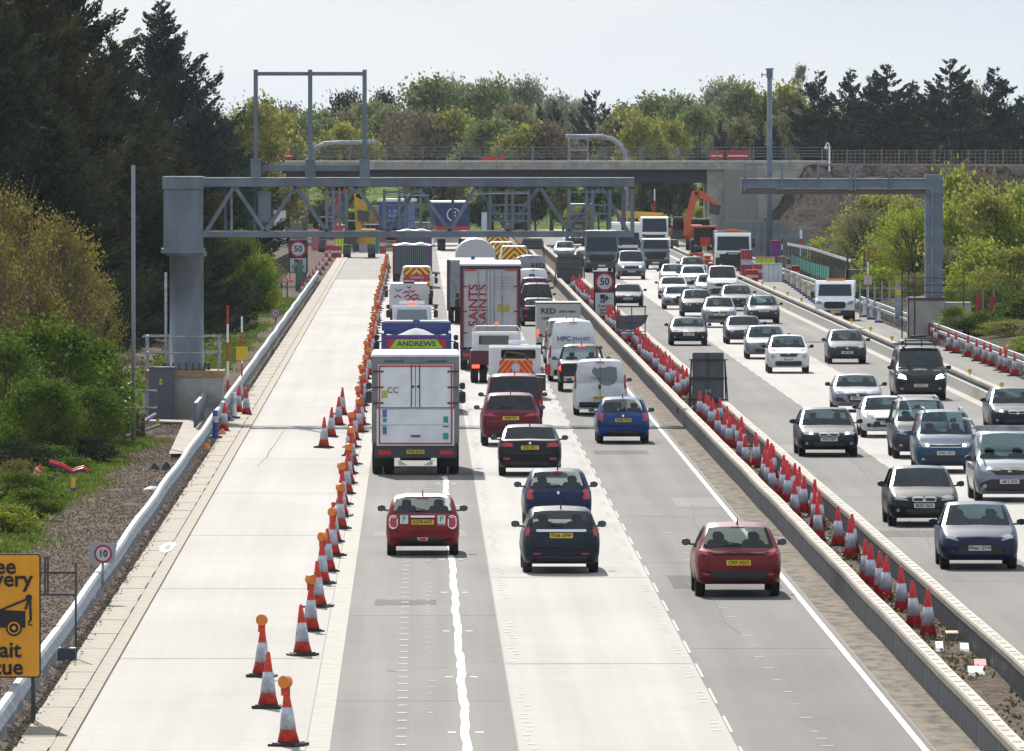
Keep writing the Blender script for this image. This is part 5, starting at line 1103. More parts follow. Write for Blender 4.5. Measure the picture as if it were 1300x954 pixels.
# ================================================================ GANTRIES
def left_gantry():
    Y = 370.; s = 36.5
    x = lambda px: (px-530)/s; z = lambda py: 9.9-(py-172)/s
    t = thing('sign_gantry', 'grey cantilever truss gantry reaching across the left carriageway from its round leg', 'gantry', (0, Y, 0))
    g_ = M['gantry']
    ob('column', MB().lathe([(.66, 1.74), (.66, 1.80), (.59, 1.80), (.59, 5.7), (.70, 5.7), (.70, 5.85)], 32, c=(-8.03, 0, 0)).mesh('column', g_, False), t)
    cm = [o for o in t.children][-1].data; cm.polygons.foreach_set('use_smooth', [len(p.vertices) == 4 for p in cm.polygons])
    b = MB()
    for k in range(20): a = 2*math.pi*k/20; b.box(-8.03+.78*math.cos(a)-.03, -8.03+.78*math.cos(a)+.03, .78*math.sin(a)-.03, .78*math.sin(a)+.03, 1.74, 2.0)
    ob('anchor_bolt', b.mesh('anchor_bolt', M['dark']), t)
    ob('head_box', MB().box(-8.82, -7.47, -.65, .65, 5.86, 8.04).box(-8.86, -7.44, -.70, .70, 8.04, 8.44).box(-8.90, -7.40, -.74, .74, 5.80, 5.97).mesh('head_box', g_), t)
    ob('cover_plate', MB().box(-8.84, -7.42, -.72, .72, 8.44, 8.47).mesh('cover_plate', M['galv']), t)
    xe = x(805)
    for k, yy in enumerate((-.62, .62)):
        ob('top_chord', MB().box(-7.45, xe, yy-.12, yy+.12, 8.12-.02*k, 8.40-.02*k).mesh('top_chord', g_), t)
        ob('bottom_chord', MB().box(-7.45, xe-.1, yy-.11, yy+.11, 6.36, 6.57).mesh('bottom_chord', g_), t)
        tn = [298, 375, 452, 530, 605, 685, 762]; bn = [262, 337, 415, 493, 571, 645, 722, 797]
        for i in range(7):
            for a, c_ in ((bn[i], tn[i]), (tn[i], bn[i+1])):
                pa = (x(a), yy, 6.55 if a in bn else 8.13); pb = (x(c_), yy, 6.55 if c_ in bn else 8.13)
                ob('diagonal', MB().bar(pa, pb, .125).mesh('diagonal', g_), t)
    ob('flange_light', MB().box(-7.44, xe, -.76, .76, 8.405, 8.43).mesh('flange_light', M['galv']), t)
    ob('end_post', MB().box(xe-.12, xe, -.7, .7, 6.34, 8.03).box(xe-.45, xe-.3, -.5, -.35, 6.6, 8.0).mesh('end_post', g_), t)
    for px in (286, 323, 440, 575, 620, 672, 745, 772): ob('hanger', MB().box(x(px)-.05, x(px)+.05, .3, .4, 6.6, 8.03).mesh('hanger', g_), t)
    ob('pipe', MB().tube([(x(294), -.3, 6.6), (x(294), -.3, 7.95)], .045, 8).mesh('pipe', M['galv']), t)
    for a, c_ in ((488, 534), (622, 671), (722, 774), (415, 440)):      # sign frames hung between the chords
        b = MB()
        for px in (a, (a+c_)/2-4, (a+c_)/2+4, c_): b.box(x(px)-.05, x(px)+.05, -.95, -.85, 6.65, 8.02)
        for zz in (6.9, 7.15, 7.45, 7.9): b.box(x(a), x(c_), -.94, -.88, zz, zz+.06)
        for px in np.linspace(a, c_, 9): b.box(x(px)-.012, x(px)+.012, -.93, -.9, 6.9, 7.45)
        ob('sign_frame', b.mesh('sign_frame', g_), t)
    ob('equipment_box', MB().box(x(328), x(344), -.4, .2, 6.85, 7.95).box(x(331), x(341), -.3, .1, 6.65, 6.85).mesh('equipment_box', g_), t)
    ob('camera_rail', MB().box(x(600), x(672), -.98, -.9, 7.86, 7.9).box(x(488), x(545), -1.0, -.9, 7.8, 7.84).mesh('camera_rail', M['galv']), t)
    # tall three legged sign mast on top
    for px in (325, 394, 463):
        ob('mast_post', MB().box(x(px)-.075, x(px)+.075, -.55, -.38, 8.43, 12.18).mesh('mast_post', g_), t)
        ob('mast_shoe', MB().box(x(px)-.17, x(px)+.17, -.75, -.1, 8.43, 9.02).box(x(px)-.2, x(px)+.2, -.78, -.1, 9.02, 9.06).mesh('mast_shoe', g_), t)
    ob('mast_beam', MB().box(x(325), x(463), -.5, -.4, 11.97, 12.10).mesh('mast_beam', g_), t)
    ob('mast_tie', MB().box(x(325), x(463), -.5, -.4, 8.66, 8.86).mesh('mast_tie', g_), t)
    # plinth
    p = thing('gantry_plinth', 'concrete plinth with a timber topped edge under the round gantry leg', 'plinth', (0, Y, 0))
    ob('block', MB().box(-9.42, -6.75, -1.3, 1.3, -.2, 1.52).mesh('block', M['concrete']), p)
    ob('edge_board', MB().box(-9.47, -6.70, -1.34, 1.34, 1.52, 1.74).mesh('edge_board', M['timber']), p)
    b = MB()
    for xx in (-9.4, -8.6, -6.9): 
        for yy in (-1.25, 1.25): b.tube([(xx, yy, 1.74), (xx, yy, 2.95)], .03, 6)
    for yy in (-1.25, 1.25):
        for zz in (2.35, 2.92): b.tube([(-9.55, yy, zz), (-6.8, yy, zz)], .028, 6)
    for zz in (2.35, 2.92): b.tube([(-9.4, -1.25, zz), (-9.4, 1.25, zz)], .028, 6)
    ob('handrail', b.mesh('handrail', M['galv']), p)
    c = thing('electrical_cabinet', 'tall slate grey cabinet with a yellow warning triangle against the plinth', 'cabinet', (-8.87, Y-1.75, 0))
    ob('door', MB().box(-.43, .43, 0, .38, 0, 1.84).mesh('door', mat('slate_cabinet', (.085, .09, .115), .5)), c)
    ob('lid', MB().box(-.46, .46, -.03, .41, 1.84, 1.88).mesh('lid', mat('slate_cabinet', (.1, .1, .12), .5)), c)
    ob('warning_sign', MB().prism([(-.09, 1.38), (.05, 1.38), (-.02, 1.5)], -.012, 0).prism(rrect(-.02, 1.30, .1, .08, .01), -.012, 0).mesh('warning_sign', M['yellow']), c)
    ob('door_gap', MB().box(-.40, .40, -.006, 0, .42, .43).mesh('door_gap', M['black']), c)
    h = thing('handrail', 'white tubular handrail around the steps left of the slate cabinet', 'handrail', (0, Y-6, 0))
    zz = lambda py: 9.9-(py-172)/37.1; xx = lambda px: (px-530)/37.1
    b = MB().tube([(xx(150), 0, zz(496)), (xx(199), 0, zz(496)), (xx(199), 0, zz(518)), (xx(150), 0, zz(518))], .035, 6).tube([(xx(183), 0, zz(496)), (xx(183), 0, zz(541))], .035, 6).tube([(xx(150), 0, zz(496)), (xx(166), 3, zz(487))], .035, 6).tube([(xx(150), 0, zz(518)), (xx(166), 3, zz(505))], .035, 6)
    ob('rail', b.mesh('rail', M['galv']), h)
    pth = MB().add([(-7.6, 325, .17), (-6.98, 325, .17), (-7.05, 350, .17), (-7.3, 363, .17), (-9.3, 364.5, .17), (-9.3, 362.5, .17), (-7.95, 361, .17)], [(0, 1, 2, 3, 4, 5, 6)]); struct('path', pth.mesh('path', M['concrete_tan']))
left_gantry()
def right_gantry():
    Y = 519.; s = 26.
    x = lambda px: (px-530)/s; z = lambda py: 9.9-(py-172)/s; g_ = M['gantry_r']
    t = thing('sign_gantry', 'box beam gantry on a square leg over the oncoming carriageway at the right', 'gantry', (0, Y, 0))
    ob('column', MB().box(24.78, 25.62, -.45, .45, 1.9, 7.98).box(24.74, 25.66, -.5, .5, 7.0, 7.08).box(25.14, 25.20, -.47, -.44, 2, 7.3).mesh('column', g_), t)
    ob('beam', MB().box(15.8, 24.78, -.5, .5, 7.34, 7.74).mesh('beam', g_), t)
    ob('beam_soffit', MB().prismx([(-.5, 7.33), (.5, 7.33), (.34, 7.02), (-.34, 7.02)], 15.8, 24.77).mesh('beam_soffit', mat('reflected_brown_soffit', (.16, .135, .13), .7)), t)  # brownish reflection on the underside is put into its colour
    ob('walkway_plate', MB().box(15.75, 24.78, -.56, .56, 7.745, 7.80).mesh('walkway_plate', M['galv']), t)
    ob('conduit', MB().tube([(17.5, -.54, 7.30), (24.9, -.54, 7.30), (25.1, -.54, 7.2), (25.1, -.54, 2)], .035, 6).mesh('conduit', M['galv']), t)
    for a, c_ in ((945, 992), (1038, 1080), (1085, 1129)):
        for px in (a, c_): ob('frame_post', MB().box(x(px)-.05, x(px)+.05, -.62, -.5, 7.2, 8.5).mesh('frame_post', g_), t)
        ob('frame_bar', MB().box(x(a), x(c_), -.6, -.52, 8.42, 8.5).mesh('frame_bar', g_), t)
    p = thing('gantry_plinth', 'grey concrete plinth with scaffold handrails under the right gantry leg', 'plinth', (0, Y, 0))
    ob('block', MB().box(23.95, 25.68, -1, 1, 0, 1.86).mesh('block', M['concrete']), p); ob('block', MB().box(25.7, 27.0, -.8, 1, 0, 1.75).mesh('block', M['concrete']), p)
    ob('edge_board', MB().box(23.9, 25.72, -1.04, 1.04, 1.86, 2.0).mesh('edge_board', mat('plum_board', (.10, .05, .06), .7)), p)
    b = MB()
    for px in (1144, 1152, 1160, 1222): b.tube([(x(px), -1, -.2), (x(px), -1, 3.4)], .035, 6)
    for zz in (2.25, 2.6, 2.95): b.tube([(x(1142), -1, zz), (x(1224), -1, zz)], .025, 6)
    ob('handrail', b.mesh('handrail', M['dark']), p)
right_gantry()

# ================================================================ THE BRIDGE
BY = 955.; bs = F/BY
bx = lambda px: (px-530)/bs; bz = lambda py: 9.9-(py-172)/bs
def bridge():
    t = thing('road_bridge', 'concrete decked road bridge with dark girders spanning both carriageways', 'bridge', (0, BY, 0))
    ob('deck', MB().box(-24, 37.2, 0, 12, 6.82, 7.58).mesh('deck', M['concrete']), t)
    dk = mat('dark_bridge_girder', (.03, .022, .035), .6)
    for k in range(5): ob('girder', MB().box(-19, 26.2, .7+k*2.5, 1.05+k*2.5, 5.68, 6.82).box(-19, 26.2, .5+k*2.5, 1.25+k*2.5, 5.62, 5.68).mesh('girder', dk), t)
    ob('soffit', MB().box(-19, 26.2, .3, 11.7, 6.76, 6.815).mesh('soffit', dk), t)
    b = MB()
    for k in range(40): b.box(-23.9+k*1.55, -23.88+k*1.55, -.012, 0, 6.84, 7.56)
    ob('panel_joint', b.mesh('panel_joint', M['dark']), t)
    pr_ = mat('dull_parapet_metal', (.15, .17, .19), .6, var=.15)
    for yy, nme in ((.1, 'near'), (11.8, 'far')):
        pm = MB().box(-.05, .05, -.06, .06, 7.58, 8.84).mesh('parapet_post', pr_); k = -22.6
        while k < 37: ob('parapet_post', pm, t, (k, yy, 0)); k += 3.3
        for zz in (7.95, 8.20, 8.47, 8.78): ob('parapet_rail', MB().box(-24, 37.2, yy-.03, yy+.03, zz, zz+.05).mesh('parapet_rail', pr_), t)
    cc = M['concrete']
    ob('pier', MB().box(26.0, 27.6, .3, 11.5, 0, 6.76).mesh('pier', cc), t)
    b = MB().box(27.55, 30.4, -.6, 11.5, 0, 6.82); 
    ob('abutment', b.mesh('abutment', mat('ribbed_concrete', (.27, .255, .235), .85, col2=(.22, .21, .19), vscale=3, stretch=(6, 6, .1), vlo=.45, vhi=.55)), t)
    ob('wing_wall', MB().prism([(30.4, 2.0), (30.4, 6.8), (37.2, 6.8), (37.2, 6.4), (31.3, 2.4)], -.3, .2).mesh('wing_wall', cc), t)
    ob('abutment', MB().box(-24, -18.5, -.6, 11.5, 0, 6.82).mesh('abutment', cc), t)
bridge()
# approach ramp and its slope
q = random.Random(5)
def zr(x, y):
    top = 7.3-.004*(x-37)
    foot = BY-18
    k = min(1, max(0, (y-foot)/(18.))); k2 = min(1, max(0, (x-29.5)/5.5)) if y < BY+1 else 1
    z = min(top, top*k)*k2
    return z+(q.uniform(-.3, .3) if 0.05 < z < top-.1 else 0)
M['ramp'] = mat('dug_soil', (.105, .082, .068), .95, spec=.03, col2=(.022, .018, .017), vscale=2.6, detail=10, vlo=.36, vhi=.66, bump=.8, bscale=3)
terrain('embankment', [29.4+i*.6 for i in range(12)]+[37+i*.8 for i in range(80)], [BY-20+i*1.0 for i in range(21)]+[BY+.5, BY+4, BY+12, BY+30], zr, M['ramp'])
terrain('embankment', [-90, -70, -60, -50, -42, -36, -30, -27, -24.1], [BY-14, BY-10, BY-6, BY-2, BY+2, BY+12, BY+26], lambda x, y: min(6.8, max(0, (y-BY+14)*.48))*(1 if x < -26 else .9), M['ramp'])
f_ = thing('timber_fence', 'long timber post and rail fence on top of the earth ramp right of the bridge', 'fence', (37.0, BY-.4, 7.2))
pm = MB().box(-.08, .08, -.06, .06, 0, 1.45).mesh('post', M['weathered']); k = 0.
while k < 62: ob('post', pm, f_, (k, 0, 0)); k += 1.56
for zz in (.35, .68, 1.0, 1.3): ob('rail', MB().box(-.2, 62, -.04, .04, zz, zz+.07).mesh('rail', M['weathered']), f_)
b = MB()
for k in range(150): b.box(.3+k*.4, .33+k*.4, -.01, .01, .1, 1.3)
o = ob('mesh_wire', b.mesh('mesh_wire', M['galv']), f_); o['kind'] = 'stuff'
def piles(label, px0, px1, zt, Y, n):
    t = thing('sheet_pile_wall', label, 'wall', (0, Y, 0)); s = F/Y; a = (px0-530)/s; c_ = (px1-530)/s; w_ = (c_-a)/n
    me = MB().prism([(0, 0), (w_*.98, 0), (w_*.98, zt), (0, zt)], 0, .02).mesh('sheet_pile', mat('weathered_pile_steel', (.17, .185, .21), .6, var=.25, vscale=1))
    me2 = MB().prismx([(0, 0), (.02, 0), (.02, zt), (0, zt)], 0, .3).mesh('sheet_pile', MATS['weathered_pile_steel'])
    for k in range(n): ob('sheet_pile', me, t, (a+k*w_, .28*(k % 2), 0)); 
piles('weathered steel sheet pile wall below the bridge abutment', 918, 1001, 3.5, 800, 16)
piles('short darker run of sheet piles right of the long pile wall', 1001, 1025, 2.7, 815, 6)
for nme, lab, rects in (('works_barrier', 'pair of red and white works barriers on the bridge deck right of the span', ((902, 919), (923, 951))), ('works_barrier', 'red works barrier on the bridge deck at its left end', ((351, 371),))):
    t = thing(nme, lab, 'barrier', (0, BY+1.2, 7.58))
    for a, c_ in rects:
        ob('panel', MB().box(bx(a), bx(c_), 0, .06, .1, .95).mesh('panel', M['red']), t)
        ob('stripe', MB().box(bx(a)+.1, bx(c_)-.1, -.02, -.0, .38, .52).mesh('stripe', M['white']), t)
t = thing('works_barrier', 'orange barrier lying low behind the bridge parapet in mid span', 'barrier', (bx(627), BY+1.2, 7.58)); ob('panel', MB().box(-1, 1, 0, .06, .05, .45).mesh('panel', M['orange']), t)

def cantilever_sign(label, Y, pts, boxr, mirror=False):
    s = F/Y; t = thing('motorway_sign_gantry', label, 'gantry', (0, Y, 0))
    P = [((a-530)/s, 0, 9.9-(c_-172)/s) for a, c_ in pts]
    ob('curved_mast', MB().tube(P, .26, 10).mesh('curved_mast', M['galv'], True), t)
    if boxr:
        a, c_, y0, y1 = boxr; b = MB(); X0, X1 = (a-530)/s, (c_-530)/s; z0, z1 = 9.9-(y1-172)/s, 9.9-(y0-172)/s
        for xx in (X0, X1): b.box(xx-.08, xx+.08, -.3, -.1, z0, z1)
        for zz in (z0, (z0+z1)/2, z1): b.box(X0, X1, -.28, -.14, zz-.07, zz+.07)
        ob('sign_frame', b.mesh('sign_frame', M['galv']), t)
cantilever_sign('curved galvanised sign mast rising behind the bridge right of mid span', 1010, [(796, 290), (795, 205), (793, 194), (788, 185), (778, 177), (764, 174), (718, 174)], (722, 746, 176, 205))
cantilever_sign('curved galvanised sign mast rising behind the left part of the bridge', 1005, [(388, 300), (389, 214), (393, 198), (400, 189), (412, 183), (426, 182), (478, 181)], None)

# ================================================================ SIGNS, POLES
def frame_sign(name, label, cat, X, Y, w_, z0, z1, m, parts=None, legs=True, tilt=0., yaw=0.):
    t = thing(name, label, cat, (X, Y, 0), yaw)
    t.rotation_euler = (0, tilt, yaw)
    ob('board', MB().prism(rrect(0, (z0+z1)/2, w_, z1-z0, .05), 0, .04).mesh('board', m), t)
    if legs:
        b = MB()
        for s_ in (-1, 1): b.bar((s_*w_*.42, .06, 0), (s_*w_*.42, .06, z1-.1), .05).bar((s_*w_*.42, .9, 0), (s_*w_*.42, .06, z1*.7), .04)
        ob('stand', b.mesh('stand', M['dark']), t)
    return t
wy = mat('works_sign_amber', (.80, .34, .01), .45, var=.04)
# recovery sign, cut off by the left edge
X1_ = XA(51.5, 178.); X0_ = X1_-1.75
z0_, z1_ = ZA(861, 178.), ZA(703, 178.)
xc = (X0_+X1_)/2
t = frame_sign('works_sign', 'amber works sign reading Free recovery Await rescue with a tow truck picture', 'sign', xc, 178., X1_-X0_, z0_, z1_, M['sign_black'])
sc_ = 178./F
ob('panel', MB().prism(rrect(0, (z0_+z1_)/2, X1_-X0_-.05, z1_-z0_-.05, .03), -.012, 0).mesh('panel', wy), t)
def sx(px): return XA(px, 178.)-xc
def sz(py): return ZA(py, 178.)
me_t = {}
def sign_text(txt, size, xr, zc_):
    me = text_mesh(txt, size, M['ink'], True, squeeze=1.0); xs = [v.co.x for v in me.vertices]
    o = ob('lettering', me, t, (xr-max(xs), -.02, zc_), (math.pi/2, 0, 0))
sign_text('Free', .37, sx(20), sz(720)); sign_text('recovery', .37, sx(42), sz(736)); sign_text('Await', .37, sx(27), sz(826)); sign_text('rescue', .37, sx(29), sz(848))
b = MB()
def pb(p0, p1, w_): b.bar((sx(p0[0]), -.022, sz(p0[1])), (sx(p1[0]), -.022, sz(p1[1])), w_, .02) if False else b.prism(_seg(p0, p1, w_), -.03, -.013)
def _seg(p0, p1, w_):
    a = Vector((sx(p0[0]), sz(p0[1]))); c_ = Vector((sx(p1[0]), sz(p1[1]))); d = (c_-a).normalized(); n_ = Vector((-d.y, d.x))*w_/2
    return [tuple(a-n_), tuple(c_-n_), tuple(c_+n_), tuple(a+n_)]
pb((-12, 780), (36, 760), .035); pb((32, 774), (37, 760), .04); pb((38, 760), (39, 788), .04); pb((39, 788), (36, 790), .03); pb((36, 790), (36.5, 794), .02); pb((36.5, 794), (41, 793.5), .02)
b.prism([(sx(-30), sz(797)), (sx(32), sz(797)), (sx(32), sz(776)), (sx(-30), sz(773))], -.028, -.013); b.disc(sx(36.5), -.032, sz(759), .055, n=14, th=.018)
b.disc(sx(17.5), -.034, sz(797.5), .135, n=20, th=.018)
ob('tow_truck_picture', b.mesh('tow_truck_picture', M['ink']), t)
ob('tow_truck_wheel', MB().disc(sx(17.5), -.040, sz(797.5), .105, n=20, th=.004).mesh('tow_truck_wheel', wy), t); ob('tow_truck_hub', MB().disc(sx(17.5), -.046, sz(797.5), .080, n=20, th=.004).disc(sx(-22), -.034, sz(797.5), .135, n=20, th=.018).mesh('tow_truck_hub', M['ink']), t)
ob('tow_truck_hub', MB().disc(sx(17.5), -.052, sz(797.5), .035, n=12, th=.004).mesh('tow_truck_hub', wy), t)
t = thing('sign_stand', 'dark steel A frame stand holding down a sign with a black sandbag at its foot', 'sign stand', (0, 200, 0))
xx = lambda px: XA(px, 200.); zz = lambda py: ZA(py, 200.)
b = MB()
for px, a, c_ in ((57, 706, 756), (60.5, 706, 756), (96, 714, 842)): b.bar((xx(px), 0, zz(c_)), (xx(px), 0, zz(a)), .04)
for py in (727, 755): b.bar((xx(52), 0, zz(py)), (xx(97), 0, zz(py)), .05)
ob('frame', b.mesh('frame', M['dark']), t)
t2 = thing('sandbag', 'black weight block with a grey strap at the foot of the sign stand', 'sandbag', (xx(85), 199.6, 0)); ob('bag', MB().prism(rrect(0, .13, .34, .27, .06), -.15, .15).mesh('bag', M['tan_cloth']), t2); ob('strap', MB().box(-.17, -.05, -.16, .15, .27, .29).box(.06, .17, -.16, .15, .26, .28).mesh('strap', M['galv']), t2)
def roundel(parent, x_, z_, r_, num, y_=-.012, depth=0.):
    ob('red_ring', MB().disc(x_, y_-.006, z_, r_, n=32, th=.008).mesh('red_ring', mat('sign_red', (.42, .01, .04), .4)), parent)
    ob('white_disc', MB().disc(x_, y_-.014, z_, r_*.78, n=32, th=.008).mesh('white_disc', mat('sign_white', (.50, .51, .56), .4)), parent)
    letters(num, r_*1.05, M['ink'], parent, (x_, y_-.02, z_), 0, True, .95)
# small 10 plate
Y = 224.; t = thing('speed_sign', 'small pale square plate with a 10 roundel on top of the left barrier', 'sign', (XA(129.5, Y), Y-.3, 0), 0); zc_ = ZA(702, Y)
t.rotation_euler = (0, R(1.5), 0)
ob('plate', MB().prism([(-.27, zc_-.22), (.23, zc_-.20), (.29, zc_+.21), (-.29, zc_+.23)], 0, .02).mesh('plate', mat('pale_plate', (.30, .33, .38), .4)), t); roundel(t, 0, zc_-.01, .19, '10', 0)
ob('post', MB().box(-.03, .03, .02, .06, 0, zc_).mesh('post', M['galv']), t)
Y = 560.; t = thing('speed_sign', 'small round 10 plate on a thin post by the green mesh fence', 'sign', (XA(350, Y), Y, 0)); zc_ = ZA(398, Y)
ob('plate', MB().disc(0, 0, zc_, .26, n=20, th=.02).mesh('plate', mat('pale_plate', (.30, .33, .38), .4)), t); roundel(t, 0, zc_, .22, '10', 0); ob('post', MB().box(-.03, .03, .02, .06, -.3, zc_).mesh('post', M['dark']), t)
def fifty(label, px, Y, w_, py0, py1, n=''):
    X = XA(px, Y); z0, z1 = ZA(py1, Y), ZA(py0, Y)
    t = frame_sign('speed_sign', label, 'sign', X, Y, w_, z0, z1, M['sign_black']); h_ = z1-z0
    r_ = w_*.43; roundel(t, 0, z1-r_-.04, r_, '50', 0)
    hh = h_-2*r_-.16; zc = z0+.05+hh/2
    ob('camera_plate', MB().prism(rrect(0, zc, w_*.84, hh, .02), -.012, 0).mesh('camera_plate', mat('sign_white', (.50, .51, .56), .4)), t)
    b = MB().prism([(-.20*w_, zc+hh*.06), (.02*w_, zc+hh*.06), (.02*w_, zc+hh*.42), (-.20*w_, zc+hh*.42)], -.02, -.012).prism([(.04*w_, zc+hh*.12), (.14*w_, zc+hh*.2), (.18*w_, zc+hh*.26), (.14*w_, zc+hh*.34), (.04*w_, zc+hh*.40)], -.02, -.012).prism([(.2*w_, zc+hh*.2), (.27*w_, zc+hh*.26), (.2*w_, zc+hh*.31)], -.02, -.012)
    ob('camera_symbol', b.mesh('camera_symbol', M['ink']), t); ob('camera_lens', MB().disc(-.12*w_, -.026, zc+hh*.18, .07*w_, n=14, th=.006).mesh('camera_lens', MATS['sign_white']), t)
    ob('camera_lens', MB().disc(-.12*w_, -.03, zc+hh*.18, .035*w_, n=14, th=.004).mesh('camera_lens', M['ink']), t)
    for i, tx in enumerate(('Average', 'speed', 'check')): letters(tx, .19*w_, M['ink'], t, (0, -.016, zc-hh*(.08+.155*i)), 0, True)
fifty('tall sign board with a red 50 roundel and camera plate standing in the median', 767.5, 562., 1.17, 345, 402)
fifty('leaning 50 sign board with a camera plate at the left edge of the closed lane', 378.5, 715., 1.30, 305, 347)
def back_sign(label, px0, px1, py0, py1, Y, grid=(2, 3), yaw=0., tilt=0., split=False, extra=None):
    w_ = (px1-px0)*Y/F; t = frame_sign('sign_board', label, 'sign', XA((px0+px1)/2, Y), Y, w_, ZA(py1, Y), ZA(py0, Y), M['sign_back'], legs=False, tilt=tilt, yaw=yaw)
    z0, z1 = ZA(py1, Y), ZA(py0, Y); b = MB()
    for k in range(1, grid[0]): b.box(-w_/2+w_*k/grid[0]-.02, -w_/2+w_*k/grid[0]+.02, -.05, 0, z0, z1)
    for k in range(1, grid[1]+0): b.box(-w_/2, w_/2, -.05, -.01, z0+(z1-z0)*k/grid[1]-.02, z0+(z1-z0)*k/grid[1]+.02)
    ob('stiffener', b.mesh('stiffener', M['dark']), t)
    b = MB()
    for s_ in (-1, 1): b.bar((s_*(w_/2+.09), -.04, 0), (s_*(w_/2+.03), -.04, z1-.25), .05).bar((s_*(w_/2+.16), -.75, 0), (s_*(w_/2+.04), -.04, z1-.3), .04)
    for zz in (z0+.15, (z0+z1)/2, z1-.25): b.bar((-w_/2-.12, -.06, zz), (w_/2+.12, -.06, zz), .045)
    ob('stand', b.mesh('stand', M['sign_black']), t)
    return t
t = back_sign('back of a grey portrait sign board in the median in front of the oncoming cars', 879, 919, 448, 513, 372., (2, 2))
ob('paper_label', MB().box(-.1, -.02, -.06, -.05, .9, 1.0).box(.02, .1, -.06, -.05, .9, 1.0).mesh('paper_label', M['galv']), t)
back_sign('back of a dark leaning sign board in the median near the silver crossover', 706, 739, 323, 361, 690., (3, 3), tilt=R(3))
back_sign('back of a far dark sign board at the top of the median', 664, 689, 303, 317, 860., (3, 1))
Y = 490.; t = thing('sign_board', 'bare metal stand with a half round dark board slung in it in the median', 'sign', (XA(801, Y), Y, 0)); s = F/Y
fx = lambda px: (px-801)/s; fz = lambda py: ZA(py, Y)
ob('board', MB().prism([(fx(782), fz(401)), (fx(782), fz(417)), (fx(790), fz(419)), (fx(802), fz(419)), (fx(813), fz(415)), (fx(820), fz(409)), (fx(823), fz(400))], 0, .04).mesh('board', M['sign_back']), t)
b = MB()
for px in (784, 802, 819): b.bar((fx(px), -.05, fz(438 if px > 810 else 420)), (fx(px), -.05, fz(389)), .05)
for py in (389, 410, 421, 425): b.bar((fx(783), -.05, fz(py)), (fx(820), -.05, fz(py)), .04)
ob('stand', b.mesh('stand', M['dark']), t)
t = thing('road_lamp', 'round amber hazard lamp in a black hood sitting low in the median', 'lamp', G(866, 524, .3)-Vector((0, 0, .3))); ob('lens', MB().disc(0, 0, .36, .14, n=16, th=.04).mesh('lens', M['amber']), t); ob('hood', MB().disc(0, .03, .36, .19, n=16, th=.2).box(-.05, .05, .05, .15, 0, .3).mesh('hood', M['black']), t)
def pole(label, px, py0, py1, Y, r_, m, cat='pole', name='lamp_post', cap=None):
    t = thing(name, label, cat, (XA(px, Y), Y, 0)); z1 = ZA(py0, Y); z0 = min(0, ZA(py1, Y))
    ob('post', MB().tube([(0, 0, z0), (0, 0, z1)], [r_*1.08, r_*.92], 12).mesh('post', m, True), t); return t
pole('slim tall grey pole in front of the dark trees at the left', 169.5, 210, 572, 338., .065, mat('pole_grey', (.22, .23, .27), .5), name='pole')
pole('short pale pole standing just left of the round gantry leg', 210.5, 346, 455, 385., .05, M['galv'], name='pole')
t = pole('very tall camera mast with a square head rising above the bridge', 977, 95, 330, 800., .20, M['gantry_r'], 'mast', 'camera_mast')
z1 = ZA(95, 800.); ob('head', MB().box(-.24, .24, -.2, .2, z1-.25, z1+.42).box(-.30, .30, -.26, .26, z1+.36, z1+.48).mesh('head', M['gantry_r']), t); ob('side_lamp', MB().bar((-.24, 0, z1-.02), (-.55, 0, z1-.02), .07).box(-.62, -.54, -.05, .05, z1-.2, z1+.14).mesh('side_lamp', M['dark']), t)
t = pole('cream swan necked lamp at the right end of the bridge parapet', 1053, 186, 222, BY-1.5, .07, M['white'], 'lamp', 'parapet_lamp'); z1 = ZA(186, BY-1.5)
ob('neck', MB().tube([(0, 0, z1), (-.08, 0, z1+.28), (-.22, 0, z1+.3), (-.30, 0, z1+.1)], .06, 8).mesh('neck', M['white'], True), t); ob('lantern', MB().lathe([(.05, .1), (.16, -.12), (.14, -.25)], 10, c=(-.30, 0, z1)).mesh('lantern', M['white']), t)
def marker(label, px, py0, py1, ys, m1_, m2_, r_=.05, plate_=None, name='marker_post'):
    Y = ys; t = thing(name, label, 'post', (XA(px, Y), Y, 0)); z1 = ZA(py0, Y); n = 5
    for k in range(n): ob('band', MB().tube([(0, 0, z1*k/n), (0, 0, z1*(k+1)/n)], r_, 8).mesh('band', m1_ if k % 2 else m2_), t)
    if plate_: ob('plate', MB().box(-.22, .22, -.09, -.06, z1*.45, z1*.45+.5).mesh('plate', plate_), t)
    return t
marker('red topped measuring post left of the green grass strip', 289, 388, 490, 400., M['white'], M['red'], .04)
marker('white banded post with a yellow label at the head of the barrier', 307, 402, 500, 405., M['red'], M['white'], .035, M['yellow'])
marker('red and white post beside the right hand bushes with a pink notice', 1102, 316, 388, 590., M['white'], M['red'], .045, mat('pink_notice', (.6, .4, .45), .5))
marker('red and white banded post near the sheet piles', 1017, 292, 352, 760., M['red'], M['white'], .09)
marker('thin white topped pole among the works near the sheet piles', 993, 303, 345, 800., M['white'], M['dark'], .05)
marker('red tipped thin pole under the bridge left of the red excavator', 831, 240, 300, 930., M['red'], M['white'], .06, M['timber'])
